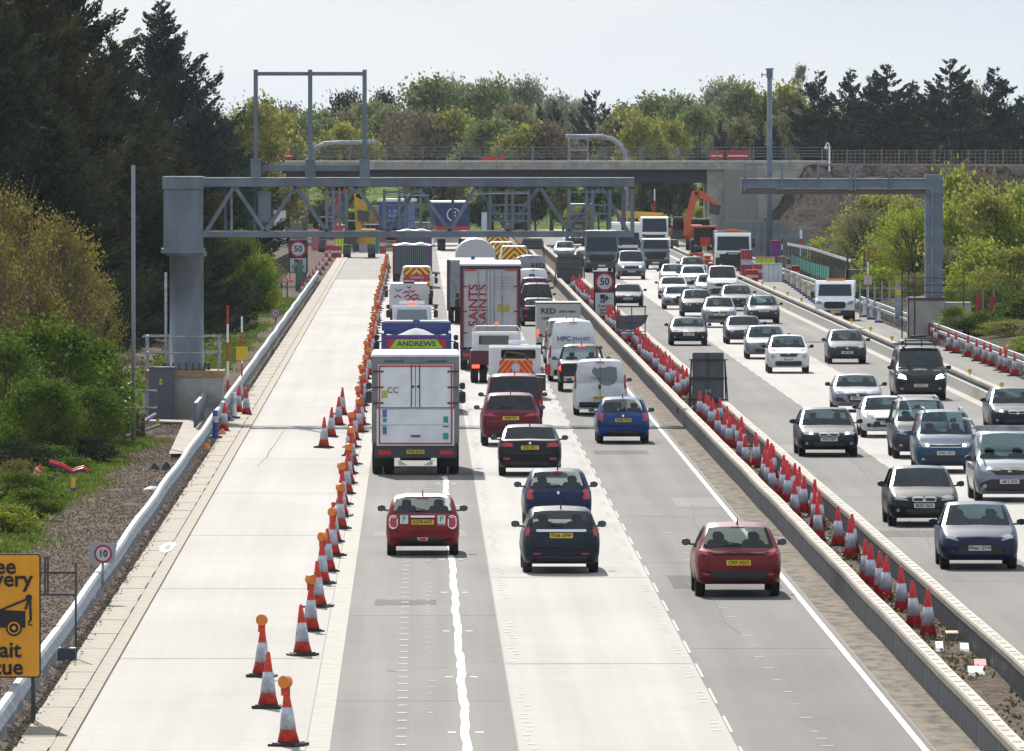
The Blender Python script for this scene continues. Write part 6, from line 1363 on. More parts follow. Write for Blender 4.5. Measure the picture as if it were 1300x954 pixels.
# bollards
def bollard(label, px, py, m, group, h_=.95):
    t = thing('bollard', label, 'bollard', G(px, py), 0, group); ob('base', MB().box(-.22, .22, -.22, .22, 0, .12).mesh('base', M['blue']), t); ob('shaft', MB().lathe([(.10, .12), (.085, .5), (.085, h_)], 12).mesh('shaft', m), t); ob('band', MB().lathe([(.105, .55), (.105, .75)], 12).mesh('band', M['sleeve']), t); return t
for i, (px, py) in enumerate(((1098, 403), (1106, 406), (1116, 410))): bollard('white bollard with a blue foot in the trio right of the flatbed truck', px, py, M['white'], 'three bollards by the flatbed truck')
for i in range(12):
    py = 358+i*2.6; px = 998+i*3.6
    t = bollard('yellow banded works bollard in the close row leading to the flatbed truck', px, py, M['yellow'] if i % 2 else M['white'], 'row of works bollards left of the flatbed truck', .9)
bollard('blue footed bollard beside the barrier head, right of its neighbour', 297, 533, M['white'], None); bollard('blue bollard tucked behind the barrier beside the leaning cones', 273, 558, M['blue'], None)
for i, (px, py) in enumerate(((313, 528), (302, 525), (284, 549))): tag(cone('', 'red_cone', G(px, py)), ['red cone standing at the right of the trio beside the plinth barrier', 'middle red cone of the trio beside the plinth barrier', 'lowest red cone of the trio beside the plinth barrier'][i], 'cone')
for k in range(10):
    px = 384+k*4.3; py = 377-k*5.6
    tag(cone('', 'red_cone', G(px, py)), 'cone in the short slanting row beside the far end of the left barrier', 'cone', 'cones by the far end of the left barrier')
# lamps lying on the verge
for i, (px, py, m_, lab) in enumerate(((196, 594, 'dark', 'left one of two dark speaker shaped lamps lying on the gravel'), (211, 593, 'dark', 'right one of two dark speaker shaped lamps lying on the gravel'), (282, 550, 'amber', 'amber lamp lying beside the blue bollard'), (262, 568, 'amber', 'amber lamp lying behind the left barrier'), (194, 620, 'white', 'crumpled white and pink paper on the gravel'))):
    t = thing('warning_lamp' if m_ != 'white' else 'litter', lab, 'lamp' if m_ != 'white' else 'litter', G(px, py, .1)); ob('case', MB().lathe([(.17, -.1), (.13, .0), (.05, .14)], 9).mesh('case', M[m_] if m_ != 'dark' else M['black'], False), t)
    if m_ == 'white': t.scale = (1.6, 1, .35)
    elif m_ == 'dark': ob('highlight_cap', MB().lathe([(.04, .13), (.03, .18)], 8, c=(0, 0, 0)).mesh('highlight_cap', M['galv']), t)
# tar splash on the kerb
b = MB(); c0 = G(213, 698)
def blob(n, rx, ry, z, seed, m_, nm):
    q_ = random.Random(seed); return struct(nm, MB().add([(c0.x+rx*math.cos(2*math.pi*k/n)*(1+q_.uniform(-.25, .25)), c0.y+ry*math.sin(2*math.pi*k/n)*(1+q_.uniform(-.25, .25)), z) for k in range(n)], [tuple(range(n))]).mesh(nm, m_))
blob(18, .17, 3.4, .0605, 1, mat('splashed_white_paint', (.85, .85, .84), .5), 'paint_splash'); blob(14, .07, 1.9, .0645, 2, M['joint'], 'paint_splash')
# litter in the median near the camera
for i, (px, py, m_, w_, lab) in enumerate(((1212, 816, 'yellow', .34, 'yellow topped crate corner among the median litter'), (1193, 830, 'white', .14, 'crumpled white packet left of the yellow crate'), (1225, 832, 'white', .16, 'white and yellow packet below the yellow crate'), (1245, 853, 'red', .22, 'red wrapper on the rubble at the end of the median'), (1240, 862, 'white', .3, 'white sheet at the very end of the median rubble'))):
    t = thing('litter', lab, 'litter', G(px, py)); ob('wrapper', MB().prismx([(-.4, 0), (.3, 0), (.5, .10), (.1, .22), (-.2, .12)], -w_/2, w_/2).mesh('wrapper', M[m_]), t)
    if i == 0: ob('wrapper', MB().box(-w_/2, w_/2, -.41, .3, .0, .19).mesh('wrapper', M['hair']), t)
# ================================================================ WORKS AT THE BRIDGE
def excavator(label, px, Y, m, boom, cabc, name='excavator', w_=.55):
    s = F/Y; t = thing(name, label, 'excavator', (XA(px, Y), Y, 0))
    P = [((a-px)/s, 0, 9.9-(c_-172)/s) for a, c_ in boom]
    for a, c_ in zip(P[:-1], P[1:]): ob('boom', MB().bar(a, c_, w_*.7, w_).mesh('boom', m), t)
    ob('ram', MB().bar((Vector(P[0])*.6+Vector(P[1])*.4)+Vector((.4, 0, 0)), Vector(P[1])+Vector((.1, 0, -.7)), .16).mesh('ram', M['galv']), t)
    ob('bucket', MB().prism([(P[-1][0]-.5, P[-1][2]+.2), (P[-1][0]+.5, P[-1][2]+.1), (P[-1][0]+.3, P[-1][2]-.8), (P[-1][0]-.5, P[-1][2]-.6)], -.5, .5).mesh('bucket', M['dark']), t)
    ob('house', MB().box(-1.3, 1.3, .4, 3.6, 1.1, 2.3).mesh('house', m), t); ob('cab', MB().prism([(-1.25, 1.1), (-.2, 1.1), (-.25, 3.0), (-1.15, 3.0)], .0, 1.6).mesh('cab', cabc), t)
    ob('cab_window', MB().prism([(-1.15, 1.9), (-.3, 1.9), (-.33, 2.85), (-1.1, 2.85)], -.03, 0).mesh('cab_window', M['glass_d']), t)
    for s_ in (-1, 1): ob('track', MB().prismx([(-.2, .3), (.1, 0), (3.7, 0), (4, .3), (4, .7), (3.7, 1), (.1, 1), (-.2, .7)], s_*1.0-.3, s_*1.0+.3).mesh('track', M['dark']), t)
er = mat('excavator_red', (.62, .10, .035), .5); ey = mat('excavator_yellow', (.55, .33, .02), .45)
excavator('red excavator with its boom raised against the bridge pier', 872, 900., er, [(871, 300), (874, 278), (883, 243), (905, 256), (908, 262)], M['dark'])
excavator('yellow excavator with an upright boom beyond the closed lane', 456, 860., ey, [(456, 300), (453, 246), (461, 250), (462, 270)], M['dark'], w_=.5)
excavator('dark red drilling rig behind the truss left of the yellow excavator', 424, 900., M['red'], [(424, 300), (427, 262), (434, 236), (438, 250)], M['dark'], 'drilling_rig', .4)
excavator('yellow telescopic handler with a level boom behind the motorhome', 800, 905., ey, [(780, 272), (842, 275), (845, 278)], M['white'], 'telehandler', .6)
def lump(name, label, cat, px, py, h_, w_, m, mats2=None, d=1., Y=None):
    Y = Y or YK(py); t = thing(name, label, cat, (XA(px, Y), Y, 0)); return t
def tractor(label, px, py, w_, h_, m):
    Y = YK(py); t = thing('tractor', label, 'tractor', (XA(px, Y), Y, 0)); 
    ob('cab', MB().prism([(-w_/2, .9), (w_/2, .9), (w_*.44, h_), (-w_*.44, h_)], 0, 1.6).mesh('cab', M['glass_d']), t); ob('roof', MB().box(-w_/2, w_/2, -.1, 1.7, h_, h_+.15).mesh('roof', m), t); ob('bonnet', MB().box(-.4, .4, -1.4, .0, .8, 1.5).mesh('bonnet', m), t)
    for s_ in (-1, 1): wheel(t, s_*w_*.5, .9, .7, .4); wheel(t, s_*w_*.4, -1.0, .45, .3)
tractor('green tractor parked beside the red excavator', 888, 318, 1.9, 2.6, mat('tractor_green', (.03, .22, .06), .4))
tractor('dumper with a pale dusty cab behind the works tipper', 895, 325, 1.9, 2.3, M['orange'])
# pipe stacks, skips, crates, portable barriers: all real things of the works
def crate(name, label, cat, px, py, sx_, sy_, sz_, m, m2=None, yaw=0., z=0.):
    if m in (M['red'], M['orange']): sz_ *= .85; sx_ *= .9
    Y = YK(py); t = thing(name, label, cat, (XA(px, Y), Y, z), yaw)
    ob('body', MB().prismx([(0, 0), (sy_, 0), (sy_+.02, sz_), (-.02, sz_)], -sx_/2, sx_/2).mesh('body', m), t)
    b = MB()
    for k in range(4): b.box(-sx_/2+sx_*(k+.12)/4, -sx_/2+sx_*(k+.2)/4, -.05, -.021, .05, sz_-.02)
    b.box(-sx_/2-.02, sx_/2+.02, -.06, sy_+.06, sz_, sz_+.05); ob('frame', b.mesh('frame', m2 or m), t)
    if m in (M['red'], M['orange']): ob('white_band', MB().box(-sx_/2, sx_/2, -.07, -.052, sz_*.45, sz_*.66).mesh('white_band', M['sleeve']), t)
    return t
hz = mat('dusty_machine_grey', (.20, .21, .23), .6, var=.3, vscale=2); br = mat('red_brown_crate', (.22, .07, .05), .7)
crate('lit_board', 'lime green works board at the end of the closed lane', 'board', 433, 323, 1.1, .2, 1.3, M['hiviz'], M['black'])
crate('skip', 'grey skip standing beyond the end of the closed lane', 'skip', 462, 320, 1.9, 2.4, 1.3, M['steel_dark'] , hz)
crate('water_tank', 'pale square tank beside the grey skip', 'tank', 461, 321, .7, 1, 1.15, mat('pale_tank', (.4, .36, .4), .5), M['galv'])
crate('portable_toilet', 'teal portable toilet at the end of the closed lane', 'toilet', 475.5, 322, .75, 1, 1.9, mat('toilet_teal', (.01, .25, .22), .5), M['timber'])
crate('works_barrier', 'red plastic barrier right of the teal toilet', 'barrier', 486, 322, .6, .3, 1.6, M['red'], M['sleeve'])
crate('works_barrier', 'dark pink barrier block left of the lime board', 'barrier', 423, 328, 1.5, .5, 1.1, M['red'], mat('plum_board2', (.12, .03, .05), .6))
crate('works_barrier', 'red chequered panel just left of the lime board', 'barrier', 405, 318, 1.3, .3, 1.2, mat('pinkish_panel', (.45, .12, .16), .6), M['galv'])
crate('material_pile', 'tarpaulin wrapped bundles below the truss at the left', 'bundles', 425, 305, 2.0, 1.0, 1.2, mat('pink_tarp', (.42, .22, .28), .7, var=.4, vscale=3), M['red'])
crate('hoarding', 'long red mesh hoarding behind the left bushes', 'hoarding', 337, 312, 3.6, .1, 1.1, M['red'], M['orange'])
crate('site_cabin', 'grey site cabin half hidden behind the gantry truss', 'cabin', 372, 305, 2.6, 4, 2.6, hz, M['galv']); crate('site_cabin', 'white site cabin left of the grey one behind the truss', 'cabin', 318, 315, 1.0, 3, 3.2, M['white_dirty'], M['galv'])
crate('parked_lorry', 'white parked lorry body right of the white site cabin', 'lorry', 355, 315, 1.0, 3, 3.3, M['white_dirty'], M['dark'])
crate('earth_mover', 'ochre machine body beside the yellow excavator', 'machine', 474, 300, 2.2, 3, 2.9, mat('ochre_paint', (.35, .22, .06), .6, var=.3, vscale=1), M['dark'])
crate('generator', 'dark generator below the ochre machine', 'generator', 475, 306, 1.7, 2, 1.5, M['dark'], M['galv'])
crate('pipe_stack', 'heap of dark pipes beyond the far left queue', 'pipes', 540, 303, 2.4, 3, 1.5, hz, M['dark'])
crate('parked_car', 'pale parked car below the truss beyond the bulk lorries', 'car', 528, 300, 1.6, 3, .9, M['white'], M['black'])
crate('works_sign', 'white works notice with green lettering under the bridge', 'sign', 616, 298, .75, .1, 2.2, M['white_dirty'], M['teal'])
crate('hedge_bin', 'red and white works barrier just right of the notice', 'barrier', 641, 299, .9, .3, 1.3, M['red'], M['white'])
crate('works_barrier', 'long red barrier line on the bend beyond the bridge', 'barrier', 690, 288, 5.2, .3, .7, M['red'], M['white'])
crate('parked_van', 'pale green and white van beyond the bend under the bridge', 'van', 678, 287, 2.4, 4, 1.5, M['white'], mat('pale_green', (.2, .45, .2), .5))
for i, (px, py, m_) in enumerate([(884, 335, 'orange'), (893, 339, 'orange'), (901, 344, 'red'), (908, 349, 'red')]):
    crate('works_barrier', 'orange barrier foot in the jumble left of the works tipper', 'barrier', px, py, 1.2, .4, .9, M[m_], M['orange']).__setitem__('group', 'orange barriers left of the works tipper')
for i, (px, py, m_, w_, h_) in enumerate([(955, 360, 'red', .9, 1.0), (963, 355, 'orange', .8, 1.2), (972, 352, 'hiviz', 1.3, 1.35), (981, 358, 'white_dirty', 1.3, 1.2), (993, 352, 'green', .5, 1.4), (1005, 350, 'red', .8, 1.4), (1010, 356, 'red', .6, 1.1), (948, 352, 'red', .9, 2.2), (985, 340, 'purple', .7, 2.0)]):
    crate('works_barrier' if i != 2 else 'material_sack', ['red barrier block nearest the works tipper', 'orange crate on end right of the works tipper', 'lime yellow sack on a pallet among the works', 'dirty white concrete bags beside the lime sack', 'green mesh roll stood on end among the works', 'red panel behind the green roll', 'smaller red panel in front of the green roll', 'tall red tank behind the works tipper', 'red and white checked panel before the sheet piles'][i], 'works gear', px, py, w_, .6, h_, M[m_], M['galv'] if i % 2 else M['orange'])
def mesh_fence(name, label, pts, z0, z1, m, posts=True, mp=None, solid=True, gap=1.6):
    """fence run through the given ground points"""
    a = pts[0]; t = thing(name, label, 'fence', (a.x, a.y, a.z)); b = MB()
    for p0, p1 in zip(pts[:-1], pts[1:]):
        p0 = p0-a; p1 = p1-a
        if solid: b.add([p0+Vector((0, 0, z0)), p1+Vector((0, 0, z0)), p1+Vector((0, 0, z1)), p0+Vector((0, 0, z1))], [(0, 1, 2, 3)]); b.add([p0+Vector((0.03, 0.03, z0)), p1+Vector((0.03, 0.03, z0)), p1+Vector((.03, .03, z1)), p0+Vector((.03, .03, z1))], [(3, 2, 1, 0)])
        else:
            for k in range(3): zz = z0+(z1-z0)*(k+.5)/3; b.bar(p0+Vector((0, 0, zz)), p1+Vector((0, 0, zz)), .05)
    ob('panel' if solid else 'rail', b.mesh('panel' if solid else 'rail', m), t)
    pm = MB().box(-.04, .04, -.04, .04, 0, z1+.08).mesh('post', mp or M['dark'])
    for p0, p1 in zip(pts[:-1], pts[1:]):
        n = max(1, int((p1-p0).length/gap))
        for k in range(n): ob('post', pm, t, (p0-a)+(p1-p0)*k/n)
    return t
mesh_fence('mesh_barrier', 'low green mesh fence below the bushes left of the closed lane', [G(298, 402), G(322, 390), G(338, 382), G(357, 374)], .15, .75, M['green'])
mesh_fence('mesh_barrier', 'upright green sheet leaning at the foot of the left 50 sign', [G(376, 370), G(383, 360), G(388, 352)], .1, 1.5, M['green'])
mesh_fence('timber_fence', 'dark post and rail fence in front of the round bush', [G(322, 372), G(345, 358), G(366, 346)], .5, 1.3, M['bark'], True, M['bark'], False)
mesh_fence('orange_duct', 'orange flexible duct run over the top of the green mesh fence', [G(305, 402), G(330, 388), G(350, 380), G(372, 378)], .95, 1.1, M['orange'], True, M['dark'], False)
mesh_fence('mesh_barrier', 'long green mesh screen behind the row of bollards on the right', [G(1004, 350), G(1030, 362), G(1052, 369)], .7, 1.5, M['green'], gap=3)
mesh_fence('mesh_barrier', 'dark pink mesh strip below the right gantry plinth', [G(1170, 428), G(1200, 435), G(1222, 438)], .1, .7, mat('plum_mesh', (.30, .03, .06), .7))
mesh_fence('metal_gate', 'galvanised bar fence between the flatbed truck and the right gantry leg', [G(1092, 404), G(1148, 404)], .2, 1.9, M['galv'], True, M['galv'], False, .35)
mesh_fence('road_plate_rail', 'thin white rope rail on top of the slope foot', [G(1000, 345), G(1030, 352), G(1080, 372)], 1.9, 2.1, M['white'], True, M['dark'], False, 3)
for i, (px, py, h_) in enumerate(((1242, 425, 2.0), (1256, 428, 2.0))):
    t = thing('red_banner', ['left one of two red strips hung among the right bushes', 'right slanting one of two red strips hung among the right bushes'][i], 'banner', G(px, py)); ob('cloth', MB().prism([(-.08, .9), (.06, .9), (.16+.2*i, h_), (-.10+.2*i, h_-.05)], 0, .05).mesh('cloth', mat('faded_red_cloth', (.30, .02, .04), .7, var=.3)), t); ob('post', MB().box(.2, .28, .05, .12, 0, h_+.3).mesh('post', M['timber']), t)
t = thing('notice_post', 'round yellow notice on the gate post beside the right gantry plinth', 'sign', G(1141, 415)); ob('post', MB().box(-.18, .18, 0, .1, 0, 2.1).mesh('post', M['galv']), t); ob('notice', MB().disc(0, -.03, 1.75, .16, n=14, th=.02).mesh('notice', M['yellow']), t)
t = thing('traffic_signal', 'dark round backed signal on a post at the foot of the slope', 'signal', G(1056, 356)); ob('post', MB().box(-.05, .05, 0, .1, 0, 1.8).mesh('post', M['dark']), t); ob('head', MB().disc(0, -.05, 2.2, .38, n=16, th=.2).mesh('head', M['blue']), t)
t = thing('cabinet', 'low dark cabinet on legs between the slope and the flatbed truck', 'cabinet', G(1090, 383)); ob('box', MB().box(-.75, .75, 0, .8, .9, 1.9).mesh('box', M['steel_dark']), t); ob('leg', MB().box(-.7, -.6, 0, .1, 0, 3).box(.3, .4, 0, .1, 0, 3).mesh('leg', M['dark']), t)
def ducts():
    a = G(52, 660); t = thing('striped_duct', 'red and white flexible duct coming out of the undergrowth at the left', 'duct', (XA(40, 290.), 290., 0)); s = F/290.
    pts = [((px-40)/s, 0, ZA(py, 290.)) for px, py in ((25, 628), (32, 627), (37, 622), (38, 613), (42, 607), (46, 603), (48, 598), (52, 593))]
    for k in range(len(pts)-1):
        for j in range(2):
            p0 = Vector(pts[k]).lerp(Vector(pts[k+1]), j/2); p1 = Vector(pts[k]).lerp(Vector(pts[k+1]), (j+1)/2)
            ob('duct_ring', MB().tube([p0, p1], .085 if j else .10, 8).mesh('duct_ring', M['orange'] if j else mat('pink_white', (.62, .45, .42), .5)), t)
    t = thing('cable_ducts', 'red and purple cable ducts lying under the dark green bush', 'ducts', (XA(85, 300.), 300., 0)); s = F/300.
    for i, (m_, dz) in enumerate((('red', .05), ('purple', 0), ('orange', .10))):
        ob('duct', MB().tube([((px-85)/s, .1*i, ZA(py, 300.)+dz) for px, py in ((62, 589), (76, 593), (92, 601), (98, 599), (106, 597), (111, 601))], .03, 8).mesh('duct', M[m_]), t)
    for px, lab in ((57, 'yellow and blue marker post under the dark bush'), (93, 'short yellow marker post beside the cable ducts')):
        t = thing('marker_post', lab, 'post', (XA(px, 292.), 292., 0)); z1 = ZA(614 if px < 60 else 607, 292.)
        ob('shaft', MB().box(-.06, .06, 0, .06, .2, z1).mesh('shaft', M['yellow']), t); ob('foot', MB().box(-.07, .07, -.01, .07, 0, .22).mesh('foot', M['blue']), t)
    t = thing('lying_pole', 'long dark pole lying aslant on the gravel with a violet sleeve at its head', 'pole', G(160, 560)); ob('pole', MB().tube([(-.35, -6, .15), (.95, 6, .35)], .05, 8).mesh('pole', M['dark']), t); ob('sleeve', MB().tube([(.2, 3, .35), (.75, 8, .65)], .06, 8).mesh('sleeve', M['purple']), t)
    t = thing('banded_stake', 'short violet and red stake stood at the foot of the slim pole', 'stake', G(176, 556)); ob('stake', MB().tube([(0, 0, 0), (0, 0, .5)], .06, 8).mesh('stake', M['red']), t); ob('band', MB().tube([(0, 0, .2), (0, 0, .35)], .065, 8).mesh('band', M['purple']), t)
    t = thing('timber_screen', 'dark boarded screen behind the gravel left of the plinth', 'screen', G(152, 560))
    for k in range(8): ob('board', MB().box(-.45+k*.16, -.31+k*.16, 0, .04, 0, .9).mesh('board', mat('dark_board', (.04, .025, .02), .8)), t)
ducts()

# ================================================================ PLANTS
def quadcloud(P, size, aspect, rng, axis=None):
    """one small leaf face at each point"""
    n = len(P); a = rng.normal(size=(n, 3)); a /= np.linalg.norm(a, axis=1, keepdims=True)
    if axis is not None: a = axis+a*.35; a /= np.linalg.norm(a, axis=1, keepdims=True)
    b = rng.normal(size=(n, 3)); b -= (b*a).sum(1, keepdims=True)*a; b /= np.linalg.norm(b, axis=1, keepdims=True)
    sz = size*rng.uniform(.6, 1.3, (n, 1)); u = a*sz*aspect; v = b*sz
    V = np.stack([P-u*.5, P+v*.5-u*.05, P+u*.5, P-v*.5+u*.05], 1).reshape(-1, 3); return V
def np_mesh(name, V, m, extra=None):
    me = bpy.data.meshes.new(name); n = len(V)//4; me.vertices.add(len(V)); me.vertices.foreach_set('co', V.astype(np.float32).ravel())
    me.loops.add(4*n); me.loops.foreach_set('vertex_index', np.arange(4*n, dtype=np.int32)); me.polygons.add(n); me.polygons.foreach_set('loop_start', np.arange(0, 4*n, 4, dtype=np.int32)); me.polygons.foreach_set('loop_total', np.full(n, 4, dtype=np.int32))
    me.materials.append(m); me.update(); me.validate(); return me
def blob_points(blobs, n, rng, shell=.45):
    w_ = np.array([b[3]*b[3] for b in blobs]); w_ = w_/w_.sum(); idx = rng.choice(len(blobs), n, p=w_)
    d = rng.normal(size=(n, 3)); d /= np.linalg.norm(d, axis=1, keepdims=True); r_ = shell+(1-shell)*rng.random((n, 1))**.7
    B = np.array([b[:3] for b in blobs])[idx]; rad = np.array([b[3] for b in blobs])[idx][:, None]
    sc = np.array([1, 1, .8]); return B+d*r_*rad*sc*(1+.36*rng.normal(size=(n, 1)))
def make_decid(seed, H=12., Rw=4.5, n=8500, leaf=.30, nb=34, low=.22, name='crown'):
    rng = np.random.default_rng(seed); blobs = []
    for k in range(nb):
        u = rng.uniform(-1, 1); th = rng.uniform(0, 2*math.pi); rr_ = math.sqrt(1-u*u)*rng.uniform(.55, .95)
        z = H*(low+(1-low)*(.5+.5*u*.86)); wdt = Rw*(.55+.45*math.cos((z/H-.55)*2.2))
        blobs.append((rr_*math.cos(th)*wdt, rr_*math.sin(th)*wdt, z, Rw*rng.uniform(.20, .42)))
    P = blob_points(blobs, n, rng); crown = quadcloud(P, leaf, 1.25, rng)
    b = MB(); b.tube([(0, 0, -.3), (.1, 0, H*.35), (0, .1, H*.75)], [H*.024, H*.016, H*.006], 7)
    for (x, y, z, r_) in blobs:
        b.tube([(0.05, 0, H*rng.uniform(.18, .5)), (x*.5, y*.5, z*.72), (x, y, z)], [H*.008, H*.005, H*.0015], 4)
        for _ in range(3): b.tube([(x*.6, y*.6, z*.8), (x+rng.normal()*r_*.8, y+rng.normal()*r_*.8, z+r_*rng.uniform(.2, 1.2))], [H*.003, H*.0008], 3)
    return crown, b
def make_conifer(seed, H=14., Rw=4.0, n=15000, L_=.40, tiers=24, droop=.25, ragged=.35):
    rng = np.random.default_rng(seed); P = []; A = []; b = MB(); b.tube([(0, 0, -.3), (0, 0, H*.98)], [H*.02, .03], 7)
    br_ = []
    for k in range(tiers):
        f = (k+.5)/tiers; z = H*(.06+.93*f); Lm = Rw*(1-f**1.5)**.9+.2; nb = 7 if f < .8 else 5; z0_ = z
        for j in range(nb):
            z = z0_+rng.uniform(-.6, .6)*H/tiers; th = rng.uniform(0, 2*math.pi); L1 = Lm*rng.uniform(1-ragged, 1+ragged*.6); up = rng.uniform(-.05, .6)+.6*f
            br_.append((th, z, L1, up))
    wts = np.array([x[2] for x in br_])**1.25; wts /= wts.sum(); cnt = rng.multinomial(n, wts)
    for (th, z, L1, up), c_ in zip(br_, cnt):
        t_ = rng.random(c_)**.62; x = t_*L1; zz = z+x*up*.55-droop*np.sin(t_*math.pi)*L1*.25+(t_**3)*L1*.12
        sp = .10*L1+.16
        side = rng.normal(size=c_)*sp*(1-.6*t_)+0; pz = rng.normal(size=c_)*sp*.35-.08
        P.append(np.stack([x*math.cos(th)-side*math.sin(th), x*math.sin(th)+side*math.cos(th), zz+pz], 1)); A.append(np.tile([math.cos(th), math.sin(th), up*.8+.15], (c_, 1)))
        b.tube([(0, 0, z), (L1*.9*math.cos(th), L1*.9*math.sin(th), z+L1*.9*up*.5-.05)], [.06, .012], 3)
    P = np.concatenate(P); A = np.concatenate(A); A /= np.linalg.norm(A, axis=1, keepdims=True)
    return quadcloud(P, L_*.42, 2.3, rng, A), b
def make_bare(seed, H=10., spread=.5, leafn=500, leaf=.14):
    rng = np.random.default_rng(seed); b = MB(); tips = []
    def grow(p, d, L_, r_, dep):
        q_ = p+d*L_; b.tube([p, q_], [r_, r_*.65], 3 if dep > 1 else 5, caps=False)
        if dep >= 5: tips.append(q_); return
        for _ in range(3 if dep < 3 else 2+(rng.random() < .5)):
            nd = (d+Vector(rng.normal(size=3))*spread+Vector((0, 0, .12))).normalized(); grow(q_, nd, L_*rng.uniform(.62, .82), r_*.58, dep+1)
    grow(Vector((0, 0, 0)), Vector((0, 0, 1)), H*.27, H*.014, 0)
    T = np.array([tuple(p) for p in tips]); P = T[rng.integers(0, len(T), leafn)]+rng.normal(size=(leafn, 3))*.25
    return quadcloud(P, leaf, 1.2, rng), b
LM = {  # spring, olive and pale leaf colours lightened to paint in distance haze
 'spring': leafmat('spring_green_leaves', (.085, .115, .05), (.26, .31, .12)), 'yellow': leafmat('yellow_green_leaves', (.13, .145, .035), (.40, .39, .09)),
 'olive': leafmat('olive_leaves', (.10, .10, .055), (.26, .25, .12)), 'brown': leafmat('brown_budding_twigs', (.12, .105, .07), (.26, .20, .14), .35),
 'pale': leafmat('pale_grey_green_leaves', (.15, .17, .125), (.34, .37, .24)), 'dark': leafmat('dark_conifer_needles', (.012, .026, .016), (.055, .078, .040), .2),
 'bluedark': leafmat('blue_green_needles', (.014, .030, .028), (.050, .078, .058), .2), 'browndark': leafmat('rusty_conifer_needles', (.024, .028, .014), (.095, .082, .042), .25),
 'bush': leafmat('bush_leaves', (.014, .04, .008), (.15, .22, .03), .5), 'lime': leafmat('fresh_lime_leaves', (.10, .155, .02), (.35, .40, .05), .58), 'bud': leafmat('yellow_buds', (.075, .062, .038), (.29, .25, .045), .5)}
TM = {}
def reg(key, cr_, tr_, nm='crown'):
    TM[key] = (np_mesh(nm, cr_, LM['spring']), tr_.mesh('trunk', M['bark'], True))
for i, sd_ in enumerate((1, 2, 3)): reg('dec%d' % i, *make_decid(sd_))
for i, sd_ in enumerate((11, 12, 13)): reg('con%d' % i, *make_conifer(sd_))
reg('cedar', *make_conifer(21, 10, 5.5, 5200, .6, 12, .1, .5)); reg('poplar', *make_decid(31, 16, 1.6, 2200, .24, 26, .15))
for i, sd_ in enumerate((41, 42)): reg('bare%d' % i, *make_bare(sd_))
for i, sd_ in enumerate((51, 52, 53)): reg('big%d' % i, *make_conifer(sd_, 19., 5.4, 70000, .30, 46, .35, .45))
for i, sd_ in enumerate((61, 62)): reg('bush%d' % i, *make_decid(sd_, 4.4, 2.5, 16000, .105, 44, .02, 'foliage'), nm='foliage')
for i, sd_ in enumerate((71, 72)): reg('shrub%d' % i, *make_decid(sd_, 4.4, 2.4, 6500, .15, 34, .02), nm='foliage')
reg('tangle', *make_bare(81, 4.2, .6, 1500, .08))
reg('budtree', *make_decid(91, 8.0, 2.8, 9000, .105, 60, .10), nm='foliage')
BASE = dict(dec0=(12, 4.5), dec1=(12, 4.5), dec2=(12, 4.5), con0=(14, 3.6), con1=(14, 3.6), con2=(14, 3.6), cedar=(10, 5.5), poplar=(16, 1.6), bare0=(10, 4), bare1=(10, 4), big0=(19, 5.2), big1=(19, 5.2), big2=(19, 5.2), bush0=(4.4, 2.5), bush1=(4.4, 2.5), shrub0=(4.4, 2.4), shrub1=(4.4, 2.4), tangle=(4.2, 2.), budtree=(8, 2.8))
def plant(name, label, cat, key, X, Y, H, Rw, leaf, group=None, rz=None, z=0.):
    cm, tm = TM[key]; bh, br2 = BASE[key]
    t = thing(name, label, cat, (X, Y, z), rnd.uniform(0, 6.28) if rz is None else rz, group); t.scale = (Rw/br2, Rw/br2, H/bh)
    c = ob(cm.name.split('.')[0], cm, t); paint_over(c, LM[leaf]); k = ob('trunk' if cat == 'tree' else 'stems', tm, t)
    if leaf == 'bud' or key.startswith('bare') or key == 'tangle': paint_over(k, M['twig'])
    return t
def far(label, px, top, w_, key, leaf, Y, name='tree', group=None, base=0.):
    H = ZA(top, Y); plant(name, label, 'tree', key, XA(px, Y), Y, H-base, w_*Y/F/2, leaf, group, z=base)
ORD = ['first', 'second', 'third', 'fourth', 'fifth', 'sixth', 'seventh', 'eighth', 'ninth', 'tenth', 'eleventh', 'twelfth']
